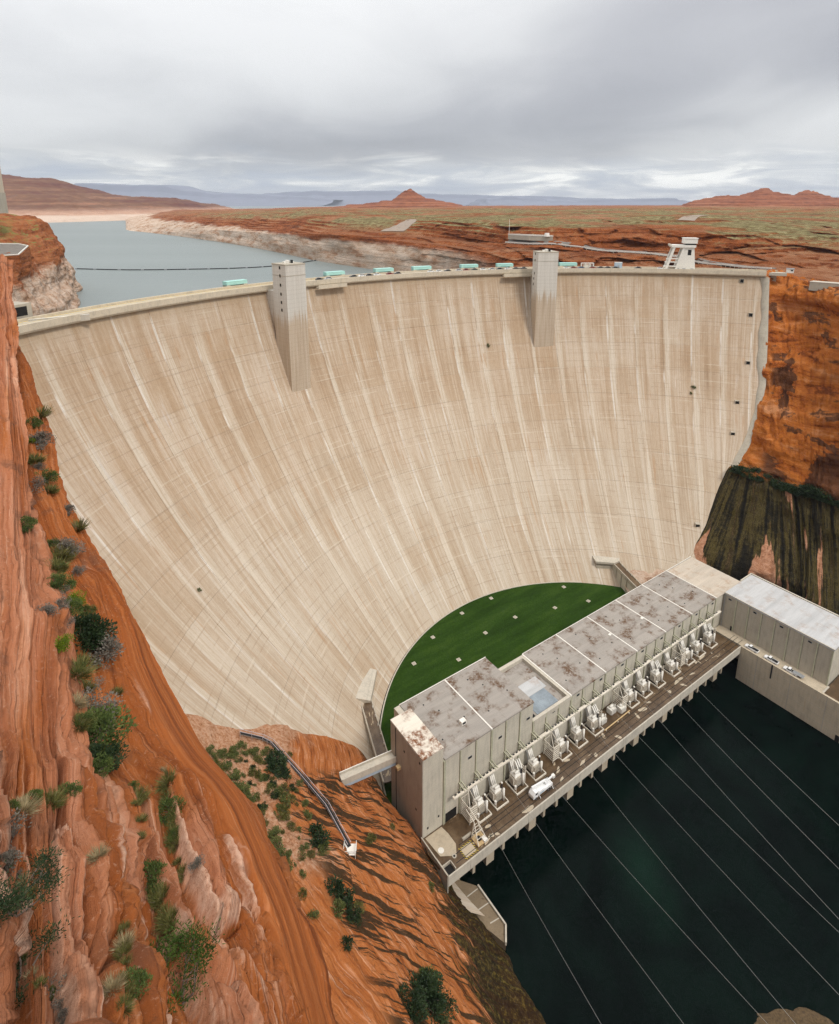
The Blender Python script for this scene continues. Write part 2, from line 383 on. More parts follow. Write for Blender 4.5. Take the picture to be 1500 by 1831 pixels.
material('roof_erect', m_roof((0.49, 0.425, 0.345), (0.32, 0.19, 0.11), 0.5, False))
material('roof_pale', m_roof((0.46, 0.46, 0.455), (0.34, 0.25, 0.19), 0.6, False))

def m_deck(g):
    o = g.tc('Object'); n1 = g.noise(g.map(o, (0.14, 0.22, 1)), 1.0, 6, 0.62, 0.4); n2 = g.noise(o, 0.5, 6, 0.65); n3 = g.noise(g.map(o, (0.1, 0.35, 1), (5, 2, 0)), 1.0, 5, 0.7, 0.5)
    c = g.ramp(g.math('ADD', g.math('MULTIPLY', n1, 0.6), g.math('MULTIPLY', n2, 0.4)), [(0.34, (0.045, 0.027, 0.013)), (0.5, (0.095, 0.057, 0.028)), (0.66, (0.16, 0.108, 0.062))])
    dry = g.math('MULTIPLY', g.step(n3, 0.63, 0.66), g.step(n2, 0.36, 0.42))
    c = g.mix(g.math('MULTIPLY', dry, 0.9), c, (0.42, 0.335, 0.225))
    ro = g.math('ADD', 0.35, g.math('MULTIPLY', dry, 0.5))
    g.out(c, ro, g.bump(n2, 0.1, 0.02), 0, 0.5)
material('deck_wet', m_deck)

def m_lawn(g):
    p = g.pos(); a = g.noise(g.rmap(p, -0.61, (0.03, 0.16, 1)), 1.0, 4, 0.65); b = g.noise(p, 1.2, 4, 0.75)
    c = g.ramp(g.math('ADD', g.math('MULTIPLY', a, 0.6), g.math('MULTIPLY', b, 0.4)), [(0.36, (0.012, 0.030, 0.003)), (0.50, (0.020, 0.048, 0.005)), (0.62, (0.034, 0.066, 0.009))])
    g.out(c, 0.95, g.bump(b, 0.5, 0.1), 0, 0.1)
material('lawn_grass', m_lawn)

def m_river(g):
    p = g.pos(); x, y, z = g.xyz(p)
    w1 = g.noise(g.map(p, (0.35, 0.35, 1)), 1.0, 6, 0.62, 0.8); w2 = g.noise(g.map(p, (0.05, 0.05, 1), (3, 3, 0)), 1.0, 4, 0.55, 1.2)
    d = g.math('SQRT', g.math('ADD', g.math('POWER', g.math('DIVIDE', g.math('SUBTRACT', x, 74.0), 9.0), 2.0), g.math('POWER', g.math('DIVIDE', g.math('SUBTRACT', y, 150.0), 17.0), 2.0)))
    pl = g.step(g.math('ADD', d, g.math('MULTIPLY', g.math('SUBTRACT', w2, 0.5), 2.2)), 1.35, 0.0)
    c = g.ramp(w2, [(0.35, (0.0008, 0.0026, 0.0022)), (0.65, (0.0020, 0.0062, 0.0046))])
    c = g.mix(g.math('MULTIPLY', pl, 0.42), c, (0.008, 0.030, 0.018))
    h = g.math('ADD', g.math('MULTIPLY', w1, 0.10), g.math('MULTIPLY', g.noise(g.map(p, (1.6, 1.6, 1)), 1.0, 4, 0.6), 0.02))
    g.out(c, 0.10, g.bump(h, 0.6, 1.0), 0, 0.06, {'IOR': 1.33})
material('river', m_river)
def m_lake(g):
    p = g.pos(); w1 = g.noise(g.map(p, (0.02, 0.05, 1)), 1.0, 6, 0.65, 0.3); w2 = g.noise(g.map(p, (0.0012, 0.005, 1)), 1.0, 4)
    c = g.ramp(w2, [(0.3, (0.175, 0.205, 0.20)), (0.7, (0.205, 0.235, 0.23))])
    g.out(c, 0.42, g.bump(w1, 0.25, 1.5), 0, 0.35, {'IOR': 1.33})
material('lake', m_lake)

def m_rock_near(g):
    uv = g.tc('UV'); p = g.pos()
    wob = g.noise(p, 0.05, 2, 0.5)
    uvw = g.n('ShaderNodeVectorMath', operation='ADD'); g.put(uvw.inputs[0], uv); g.put(uvw.inputs[1], g.comb(g.math('MULTIPLY', wob, 0.7), 0.0, 0.0)); uvw = uvw.outputs[0]
    l1 = g.noise(g.map(uvw, (0.9, 0.014, 1)), 1.0, 6, 0.64, 0.0); l2 = g.noise(g.map(uvw, (0.30, 0.03, 1), (3, 2, 0)), 1.0, 4, 0.6, 0.3)
    l3 = g.noise(g.map(uvw, (4.2, 0.06, 1), (1, 9, 0)), 1.0, 4, 0.66); bl = g.noise(p, 0.16, 5, 0.62, 0.6); gr = g.noise(p, 2.4, 6, 0.78)
    dome = g.attr('dome'); crest = g.attr('rib'); tone = g.attr('tone'); slick = g.attr('slick')
    org = g.ramp(l1, [(0.32, (0.165, 0.042, 0.010)), (0.45, (0.275, 0.076, 0.017)), (0.56, (0.345, 0.105, 0.027)), (0.70, (0.47, 0.19, 0.08))])
    sal = g.ramp(l1, [(0.32, (0.235, 0.078, 0.033)), (0.45, (0.360, 0.133, 0.061)), (0.56, (0.430, 0.178, 0.092)), (0.70, (0.57, 0.32, 0.205))])
    m = g.step(g.math('ADD', g.math('MULTIPLY', dome, 0.55), g.math('ADD', g.math('MULTIPLY', tone, 0.75), g.math('MULTIPLY', g.math('SUBTRACT', l2, 0.50), 1.6))), 0.26, 0.62)
    m = g.math('MULTIPLY', m, g.math('SUBTRACT', 1.0, g.math('MULTIPLY', slick, 0.92)))
    c = g.mix(m, org, sal)
    c = g.mix(g.math('MULTIPLY', g.step(g.math('ADD', crest, g.math('MULTIPLY', g.math('SUBTRACT', l3, 0.5), 0.9)), 0.30, 0.75), 0.85), c, g.ramp(gr, [(0.35, (0.48, 0.25, 0.15)), (0.6, (0.66, 0.43, 0.31))]))
    rough = g.math('SUBTRACT', 1.0, g.math('MULTIPLY', slick, 0.75))
    c = g.mix(g.math('MULTIPLY', g.math('MULTIPLY', g.step(l3, 0.56, 0.68), g.step(l2, 0.44, 0.6)), g.math('MULTIPLY', rough, 0.5)), c, (0.60, 0.37, 0.25))
    c = g.mix(g.math('MULTIPLY', g.step(l3, 0.43, 0.30), g.math('MULTIPLY', rough, 0.40)), c, (0.13, 0.042, 0.016))
    c = g.mix(g.math('MULTIPLY', g.step(bl, 0.54, 0.68), g.math('MULTIPLY', rough, 0.62)), c, (0.13, 0.055, 0.030))
    c = g.mix(g.math('MULTIPLY', g.step(gr, 0.56, 0.66), g.math('MULTIPLY', rough, 0.30)), c, (0.60, 0.40, 0.28))
    c = g.mix(g.math('MULTIPLY', g.step(gr, 0.43, 0.33), g.math('MULTIPLY', rough, 0.50)), c, (0.11, 0.038, 0.016))
    k1 = g.math('ABSOLUTE', g.math('SUBTRACT', g.noise(g.map(uvw, (0.42, 0.010, 1), (6, 3, 0)), 1.0, 3, 0.55), 0.5))
    crk = g.math('MULTIPLY', g.step(k1, 0.007, 0.001), rough)
    c = g.mix(g.math('MULTIPLY', crk, 0.28), c, (0.09, 0.03, 0.014))
    h = g.math('ADD', g.math('MULTIPLY', l1, 0.5), g.math('ADD', g.math('MULTIPLY', l3, g.math('MULTIPLY', rough, 0.30)), g.math('MULTIPLY', gr, g.math('MULTIPLY', rough, 0.28))))
    h = g.math('SUBTRACT', h, g.math('MULTIPLY', crk, 0.15))
    g.out(c, 0.92, g.bump(h, 0.85, 0.5), 0, 0.15)
material('rock_near', m_rock_near)

def m_rock_low(g):
    uv = g.tc('UV'); p = g.pos(); x, y, z = g.xyz(p)
    l1 = g.noise(g.rmap(uv, -1.25, (0.05, 0.55, 1)), 1.0, 5, 0.68, 0.4); l3 = g.noise(g.rmap(uv, -1.25, (0.12, 1.7, 1), (2, 0, 0)), 1.0, 5, 0.68)
    bl = g.noise(p, 0.07, 4, 0.62, 0.4); gr = g.noise(p, 0.9, 5, 0.76); fl = g.attr('flat')
    c = g.ramp(l1, [(0.32, (0.17, 0.046, 0.012)), (0.45, (0.335, 0.103, 0.026)), (0.56, (0.43, 0.150, 0.046)), (0.70, (0.56, 0.28, 0.155))])
    c = g.mix(g.math('MULTIPLY', g.step(l3, 0.56, 0.68), 0.75), c, (0.60, 0.36, 0.235))
    c = g.mix(g.math('MULTIPLY', g.step(g.attr('rib'), 0.45, 0.95), 0.6), c, (0.62, 0.38, 0.25))
    c = g.mix(g.math('MULTIPLY', g.step(g.math('MULTIPLY', bl, g.math('ADD', 0.55, fl)), 0.40, 0.66), 0.75), c, g.ramp(gr, [(0.36, (0.26, 0.115, 0.05)), (0.5, (0.44, 0.255, 0.155)), (0.64, (0.56, 0.39, 0.27))]))
    # dark varnish runs following the dip, down to the water
    va = g.noise(g.rmap(uv, -0.50, (0.036, 0.50, 1), (7, 1, 0)), 1.0, 6, 0.70, 0.15)
    vm = g.math('MULTIPLY', g.step(g.math('ADD', va, g.math('MULTIPLY', g.math('SUBTRACT', bl, 0.5), 0.35)), 0.50, 0.545), g.step(g.attr('run'), 0.15, 0.6))
    c = g.mix(g.math('MULTIPLY', vm, 0.93), c, (0.028, 0.020, 0.009))
    c = g.mix(g.math('MULTIPLY', g.step(gr, 0.43, 0.32), 0.55), c, (0.10, 0.045, 0.02))
    # mossy, wet foot of the slope
    mz = g.step(g.math('ADD', z, g.math('MULTIPLY', g.math('SUBTRACT', l1, 0.5), 46.0)), 26.0, 17.0)
    moss = g.ramp(g.math('ADD', g.math('MULTIPLY', gr, 0.6), g.math('MULTIPLY', va, 0.4)), [(0.42, (0.006, 0.005, 0.003)), (0.51, (0.026, 0.019, 0.006)), (0.60, (0.115, 0.082, 0.017))])
    c = g.mix(g.math('MULTIPLY', mz, 0.95), c, moss)
    h = g.math('ADD', g.math('MULTIPLY', l3, 0.6), g.math('MULTIPLY', gr, 0.5))
    g.out(c, 0.92, g.bump(h, 0.9, 0.9), 0, 0.15)
material('rock_low', m_rock_low)

def m_rock_right(g):
    uv = g.tc('UV'); p = g.pos(); x, y, z = g.xyz(p); low = g.attr('low')
    gr = g.noise(p, 0.45, 6, 0.76); bl = g.noise(p, 0.035, 4, 0.6, 0.8); be = g.noise(g.map(p, (0.03, 0.03, 0.14)), 1.0, 5, 0.66, 1.0)
    ver = g.noise(g.map(uv, (0.016, 0.34, 1)), 1.0, 6, 0.66, 0.1)          # streaks running down the face
    org = g.ramp(g.math('ADD', g.math('MULTIPLY', be, 0.78), g.math('MULTIPLY', gr, 0.22)), [(0.37, (0.15, 0.036, 0.007)), (0.44, (0.36, 0.098, 0.016)), (0.53, (0.47, 0.150, 0.028)), (0.64, (0.57, 0.25, 0.105))])
    var = g.math('MULTIPLY', g.step(g.math('ADD', bl, g.math('MULTIPLY', g.math('SUBTRACT', be, 0.5), 0.5)), 0.51, 0.56), g.step(g.attr('away'), 0.18, 0.5))
    org = g.mix(g.math('MULTIPLY', var, 0.85), org, g.ramp(be, [(0.42, (0.022, 0.011, 0.008)), (0.60, (0.10, 0.042, 0.022))]))
    org = g.mix(g.math('MULTIPLY', g.step(gr, 0.40, 0.33), 0.40), org, (0.11, 0.04, 0.016))
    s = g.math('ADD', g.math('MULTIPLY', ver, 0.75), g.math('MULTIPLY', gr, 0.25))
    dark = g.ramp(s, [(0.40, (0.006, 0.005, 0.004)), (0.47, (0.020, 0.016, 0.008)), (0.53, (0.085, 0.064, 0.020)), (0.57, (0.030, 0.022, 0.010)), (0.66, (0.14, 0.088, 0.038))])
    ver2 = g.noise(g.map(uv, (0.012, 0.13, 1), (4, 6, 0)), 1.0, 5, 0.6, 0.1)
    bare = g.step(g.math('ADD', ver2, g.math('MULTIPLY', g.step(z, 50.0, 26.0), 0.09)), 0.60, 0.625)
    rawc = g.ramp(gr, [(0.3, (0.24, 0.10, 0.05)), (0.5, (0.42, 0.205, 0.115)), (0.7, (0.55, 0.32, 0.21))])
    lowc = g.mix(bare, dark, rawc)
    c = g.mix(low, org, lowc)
    g.out(c, 0.92, g.bump(g.math('ADD', gr, g.math('MULTIPLY', be, 0.6)), 0.9, 1.6), 0, 0.15)
material('rock_right', m_rock_right)

def m_plateau(g):
    p = g.pos(); x, y, z = g.xyz(p); nx, ny, nz = g.xyz(g.nrm())
    st = g.noise(g.map(p, (0.012, 0.012, 0.30)), 1.0, 5, 0.62, 0.5); gr = g.noise(p, 0.13, 6, 0.76); bl = g.noise(p, 0.012, 4, 0.6); sc = g.noise(g.map(p, (0.012, 0.006, 0.01)), 1.0, 5, 0.72)
    red = g.ramp(g.math('ADD', g.math('MULTIPLY', st, 0.6), g.math('MULTIPLY', gr, 0.4)), [(0.36, (0.050, 0.017, 0.008)), (0.45, (0.19, 0.052, 0.016)), (0.55, (0.31, 0.094, 0.030)), (0.68, (0.42, 0.185, 0.085))])
    dust = g.ramp(g.math('ADD', g.math('MULTIPLY', bl, 0.5), g.math('MULTIPLY', gr, 0.5)), [(0.38, (0.19, 0.066, 0.026)), (0.5, (0.30, 0.122, 0.055)), (0.62, (0.39, 0.205, 0.11))])
    scrub = g.ramp(gr, [(0.40, (0.10, 0.075, 0.030)), (0.5, (0.20, 0.180, 0.075)), (0.60, (0.33, 0.295, 0.150))])
    far = g.step(y, 2600.0, 1100.0)
    flat = g.mix(g.math('MULTIPLY', g.math('MULTIPLY', g.step(sc, 0.42, 0.51), 0.92), g.math('MULTIPLY', g.step(z, 180.0, 192.0), far)), dust, scrub)
    oc = g.math('MULTIPLY', g.step(g.noise(g.map(p, (0.004, 0.012, 0.02), (7, 1, 0)), 1.0, 5, 0.7), 0.52, 0.60), 0.9)
    flat = g.mix(oc, flat, red)
    sl = g.step(g.math('ADD', nz, g.math('MULTIPLY', g.math('SUBTRACT', gr, 0.5), 0.4)), 0.86, 0.985)
    c = g.mix(sl, red, flat)
    # the white ring the lake left when it was full
    ring = g.step(g.math('ADD', z, g.math('MULTIPLY', g.math('SUBTRACT', bl, 0.5), 18.0)), 174.0, 168.0)
    ring = g.math('MULTIPLY', ring, g.step(x, 75.0, 20.0))
    rc = g.ramp(g.noise(g.map(p, (0.03, 0.03, 0.10)), 1.0, 5, 0.65), [(0.36, (0.43, 0.25, 0.155)), (0.46, (0.58, 0.42, 0.305)), (0.58, (0.67, 0.54, 0.43))])
    c = g.mix(g.math('MULTIPLY', ring, 0.92), c, rc)
    g.out(c, 0.95, g.bump(g.math('ADD', gr, g.math('MULTIPLY', st, 0.6)), 1.0, 5.0), 0, 0.1)
material('plateau', m_plateau)

def m_mesa(g):
    p = g.pos(); x, y, z = g.xyz(p)
    st = g.noise(g.map(p, (0.0014, 0.0014, 0.05)), 1.0, 5, 0.62, 0.4); gr = g.noise(p, 0.02, 5, 0.74)
    s = g.math('ADD', g.math('MULTIPLY', st, 0.65), g.math('MULTIPLY', gr, 0.35))
    c = g.ramp(s, [(0.36, (0.055, 0.022, 0.020)), (0.45, (0.135, 0.050, 0.036)), (0.54, (0.165, 0.085, 0.048)), (0.66, (0.30, 0.145, 0.085))])
    c = g.mix(g.step(z, 200.0, 172.0), c, g.ramp(gr, [(0.35, (0.36, 0.20, 0.13)), (0.65, (0.50, 0.32, 0.23))]))
    ring = g.step(g.math('ADD', z, g.math('MULTIPLY', g.math('SUBTRACT', gr, 0.5), 16.0)), 170.0, 162.0)
    c = g.mix(g.math('MULTIPLY', ring, 0.85), c, (0.58, 0.46, 0.37))
    g.out(c, 0.95, g.bump(s, 0.8, 12.0), 0, 0.1)
material('mesa_rock', m_mesa)
def m_butte(g):
    p = g.pos(); st = g.noise(g.map(p, (0.003, 0.003, 0.16)), 1.0, 6, 0.6, 0.5); gr = g.noise(p, 0.04, 7, 0.7)
    s = g.math('ADD', g.math('MULTIPLY', st, 0.65), g.math('MULTIPLY', gr, 0.35))
    c = g.ramp(s, [(0.36, (0.075, 0.024, 0.013)), (0.46, (0.20, 0.064, 0.030)), (0.56, (0.28, 0.105, 0.050)), (0.70, (0.38, 0.18, 0.10))])
    g.out(c, 0.95, g.bump(s, 0.8, 6.0), 0, 0.1)
material('butte_rock', m_butte)
def m_shore(g):
    p = g.pos(); x, y, z = g.xyz(p); nx, ny, nz = g.xyz(g.nrm())
    gr = g.noise(p, 0.16, 8, 0.74, 0.4); bl = g.noise(p, 0.035, 6, 0.65, 0.5); st = g.noise(g.map(p, (0.02, 0.02, 0.35)), 1.0, 6, 0.6, 0.6)
    s = g.math('ADD', g.math('MULTIPLY', st, 0.5), g.math('MULTIPLY', gr, 0.5))
    red = g.ramp(s, [(0.34, (0.10, 0.032, 0.014)), (0.46, (0.27, 0.088, 0.033)), (0.58, (0.37, 0.140, 0.056)), (0.72, (0.45, 0.22, 0.115))])
    pal = g.ramp(gr, [(0.32, (0.20, 0.105, 0.055)), (0.44, (0.46, 0.30, 0.205)), (0.55, (0.56, 0.42, 0.32)), (0.70, (0.64, 0.52, 0.43))])
    ring = g.step(g.math('ADD', z, g.math('MULTIPLY', g.math('SUBTRACT', bl, 0.5), 40.0)), 176.0, 168.0)
    c = g.mix(ring, red, pal)
    gm = g.math('MULTIPLY', g.step(nz, 0.80, 0.93), g.math('MULTIPLY', g.step(bl, 0.44, 0.56), g.step(z, 178.0, 186.0)))
    c = g.mix(g.math('MULTIPLY', gm, 0.8), c, (0.19, 0.20, 0.06))
    g.out(c, 0.95, g.bump(g.math('ADD', gr, st), 1.0, 2.2), 0, 0.1)
material('shore_rock', m_shore)
m_plain('far_ridge', (0.20, 0.215, 0.27), 0.95, 0.10, 0.002)  # pale blue grey: part of the distance haze is painted into the ridge colour
m_plain('dirt_track', (0.30, 0.24, 0.19), 0.95, 0.15, 0.2)
m_plain('asphalt', (0.17, 0.15, 0.13), 0.9, 0.2, 0.3)
m_plain('gravel', (0.085, 0.056, 0.028), 0.95, 0.5, 1.6, bump=0.8)
m_plain('white_paint', (0.74, 0.71, 0.64), 0.5, 0.10, 1.2)
m_plain('cream_steel', (0.66, 0.60, 0.50), 0.5, 0.16, 1.4)
m_plain('vehicle_white', (0.80, 0.80, 0.79), 0.25, 0.04, 0.5, spec=0.5)
m_plain('steel_grey', (0.33, 0.34, 0.35), 0.45, 0.15, 1.0, 0.3)
m_plain('galvanised', (0.42, 0.42, 0.42), 0.4, 0.12, 2.0, 0.6)
m_plain('lilac_rail', (0.46, 0.40, 0.41), 0.5, 0.12, 2.0)
m_plain('teal_paint', (0.36, 0.62, 0.56), 0.55, 0.08, 0.3)
m_plain('pilaster_green', (0.44, 0.43, 0.31), 0.7, 0.14, 1.0)
m_plain('rubber', (0.02, 0.02, 0.02), 0.8, 0.2, 3)
m_plain('dark_glass', (0.012, 0.014, 0.017), 0.12, 0.2, 1, spec=0.6)
m_plain('dark_void', (0.012, 0.011, 0.010), 0.9, 0.2, 1)
m_plain('black_insulator', (0.03, 0.025, 0.025), 0.3, 0.2, 2)
m_plain('yellow_paint', (0.62, 0.42, 0.06), 0.6, 0.12, 1)
m_plain('yellow_wood', (0.52, 0.37, 0.19), 0.7, 0.2, 1)
m_plain('cable_metal', (0.30, 0.32, 0.31), 0.5, 0.1, 1, 0.2)
m_plain('glass_roof', (0.20, 0.235, 0.26), 0.3, 0.3, 0.3, spec=0.6)
m_plain('car_red', (0.22, 0.02, 0.02), 0.3, 0.05, 1, spec=0.5)
m_plain('car_dark', (0.025, 0.027, 0.032), 0.3, 0.05, 1, spec=0.5)
m_plain('car_silver', (0.50, 0.51, 0.52), 0.3, 0.05, 1, 0.3)
m_plain('car_blue', (0.05, 0.09, 0.17), 0.3, 0.05, 1, spec=0.5)
m_plain('sandstone_building', (0.52, 0.44, 0.34), 0.85, 0.10, 0.3)
m_plain('blue_grey_panel', (0.38, 0.46, 0.53), 0.5, 0.08, 0.5)
m_plain('twig', (0.17, 0.125, 0.10), 0.9, 0.3, 3)
def m_leaf(a, b, c):
    def fn(g):
        n = g.noise(g.tc('Object'), 2.2, 3); r = g.rnd()
        col = g.ramp(n, [(0.32, a), (0.5, b), (0.68, c)])
        col = g.mix(g.math('MULTIPLY', r, 0.3), col, tuple(k * 0.55 for k in b))
        g.out(col, 0.7, None, 0, 0.15)
    return fn
material('leaf_green', m_leaf((0.035, 0.055, 0.014), (0.075, 0.110, 0.028), (0.14, 0.165, 0.045)))
material('leaf_bright', m_leaf((0.075, 0.115, 0.008), (0.135, 0.195, 0.012), (0.22, 0.27, 0.03)))
material('leaf_dark', m_leaf((0.010, 0.020, 0.008), (0.026, 0.046, 0.018), (0.055, 0.080, 0.030)))
material('leaf_grey', m_leaf((0.10, 0.085, 0.065), (0.175, 0.155, 0.125), (0.27, 0.245, 0.20)))
material('leaf_straw', m_leaf((0.17, 0.13, 0.065), (0.28, 0.22, 0.115), (0.40, 0.33, 0.19)))
material('leaf_sage', m_leaf((0.060, 0.075, 0.020), (0.115, 0.135, 0.040), (0.19, 0.20, 0.075)))
material('leaf_fresh', m_leaf((0.022, 0.048, 0.008), (0.050, 0.092, 0.014), (0.10, 0.145, 0.028)))
material('leaf_olive', m_leaf((0.055, 0.055, 0.014), (0.115, 0.110, 0.030), (0.22, 0.20, 0.07)))

# ------------------------------------------------------------------ surveyed ground, metres (x right, y up-canyon, z above datum)
A_CTRL = [
  [(-150.2,161.3,203.7),(-119.9,173.4,202.6),(-132.8,191.5,200.8)],
  [(-131.4,139.5,199.4),(-111.6,159.4,196.5),(-125.0,179.3,193.7)],
  [(-110.8,116.5,198.3),(-101.1,143.1,193.5),(-114.1,162.8,189.9)],
  [(-92.0,95.8,198.3),(-89.2,125.1,191.9),(-102.9,146.6,187.2)],
  [(-78.9,81.1,197.5),(-78.8,109.1,190.0),(-91.3,133.3,183.5)],
  [(-69.5,70.6,196.8),(-69.7,95.4,188.9),(-82.7,122.1,180.4)],
  [(-58.2,57.9,195.4),(-58.6,78.4,186.9),(-69.3,104.5,176.1)],
  [(-49.8,48.4,194.6),(-50.2,65.7,185.7),(-62.2,94.0,171.3)],
  [(-42.3,40.1,194.6),(-42.5,54.4,185.9),(-53.0,84.7,167.3)],
  [(-37.6,34.9,194.5),(-37.6,47.1,185.8),(-44.8,76.8,164.8)],
  [(-33.8,30.7,194.4),(-33.5,41.0,186.1),(-38.0,69.2,163.3)],
  [(-30.0,26.6,194.3),(-29.6,35.3,186.1),(-30.9,60.6,162.3)],
  [(-26.3,22.6,194.7),(-25.8,29.8,186.9),(-23.9,52.4,162.4)],
  [(-22.5,18.9,196.4),(-22.0,24.8,189.3),(-17.2,44.8,165.0)],
  [(-19.2,15.7,198.3),(-18.8,20.7,191.6),(-13.3,39.1,167.0)],
  [(-16.9,13.5,199.5),(-16.4,17.6,193.5),(-10.7,34.8,168.3)],
  [(-15.0,11.7,200.7),(-14.6,15.4,194.9),(-8.8,31.5,169.4)],
  [(-13.1,10.0,201.9),(-12.9,13.2,196.3),(-7.1,28.1,170.3)],
  [(-11.7,8.6,202.7),(-11.5,11.4,197.5),(-5.7,24.9,171.7)],
  [(-9.9,6.9,204.2),(-9.8,9.2,199.1),(-4.2,21.1,173.3)],
  [(-8.0,5.2,205.6),(-8.0,7.1,200.8),(-2.5,16.6,175.8)],
]
B_CTRL = [
   [(-64.1,129.8,66.0),(-56.2,136.6,58.0),(-46.6,141.7,52.0),(-36.2,146.7,46.0),(-26.6,151.0,41.0),(-18.4,156.9,34.0),(-15.9,164.3,24.0)],
   [(-57.7,120.5,66.0),(-49.5,125.3,60.0),(-40.2,129.2,55.0),(-30.3,133.1,50.0),(-21.3,137.1,45.0),(-12.2,145.9,36.0),(-7.0,154.8,22.0)],
   [(-47.5,110.9,66.0),(-39.4,115.3,60.0),(-30.5,118.9,55.0),(-21.1,123.2,49.0),(-12.5,128.3,42.0),(-2.5,136.3,32.0),(4.5,147.7,14.0)],
   [(-40.9,102.4,66.0),(-33.2,106.4,60.0),(-24.8,110.4,54.0),(-15.8,115.1,47.0),(-6.1,121.1,38.0),(3.3,130.6,26.0),(11.4,140.5,9.0)],
   [(-33.6,93.8,66.0),(-26.2,97.5,60.0),(-19.3,100.5,55.0),(-10.8,105.4,47.0),(0.0,112.1,36.0),(11.0,123.3,20.0),(23.8,129.7,5.0)],
   [(-28.3,86.1,66.0),(-21.1,89.0,61.0),(-13.4,92.9,54.0),(-5.2,97.9,45.0),(5.5,105.3,32.0),(16.5,114.2,16.0),(29.3,120.4,4.0)],
   [(-22.4,78.8,67.0),(-15.5,81.9,61.0),(-8.1,86.1,53.0),(0.0,91.2,43.0),(10.6,98.5,29.0),(21.6,106.8,13.0),(34.3,111.6,4.5)],
   [(-14.1,65.9,70.0),(-6.9,69.5,62.0),(0.0,73.4,53.0),(9.0,78.7,41.0),(19.5,85.4,26.0),(30.2,92.0,11.0),(42.1,95.1,4.0)],
]
R_CTRL = [
   [(238.0,394.4,171.5),(229.5,371.3,138.0),(217.7,344.6,113.0),(202.9,314.2,93.0),(197.3,299.4,73.0),(196.0,296.1,69.0),(190.1,281.2,50.0),(181.6,262.9,36.0),(187.9,270.6,24.0)],
   [(246.8,379.0,169.5),(241.1,362.1,140.0),(225.4,330.5,114.0),(213.4,306.1,93.0),(206.3,289.5,73.0),(205.9,287.9,69.0),(199.7,273.2,50.0),(187.2,249.7,36.0),(194.0,257.4,24.0)],
   [(251.0,358.5,167.5),(247.8,346.7,140.0),(239.2,327.3,115.0),(223.5,298.4,93.0),(213.9,279.0,73.0),(214.5,278.9,69.0),(206.8,262.3,49.0),(194.6,240.2,34.0),(201.0,247.2,24.0)],
   [(246.6,300.9,165.0),(259.7,310.9,139.0),(254.8,298.4,115.0),(242.6,277.1,93.0),(233.6,260.4,73.0),(233.7,259.6,69.0),(225.8,244.2,49.0),(211.4,221.9,34.0),(218.6,228.6,24.0)],
   [(240.9,240.2,162.0),(264.2,258.3,137.0),(266.9,255.2,114.0),(259.5,241.9,93.0),(254.7,231.7,73.0),(255.6,231.5,69.0),(247.0,217.2,49.0),(231.6,197.1,34.0),(239.9,203.3,24.0)],
]
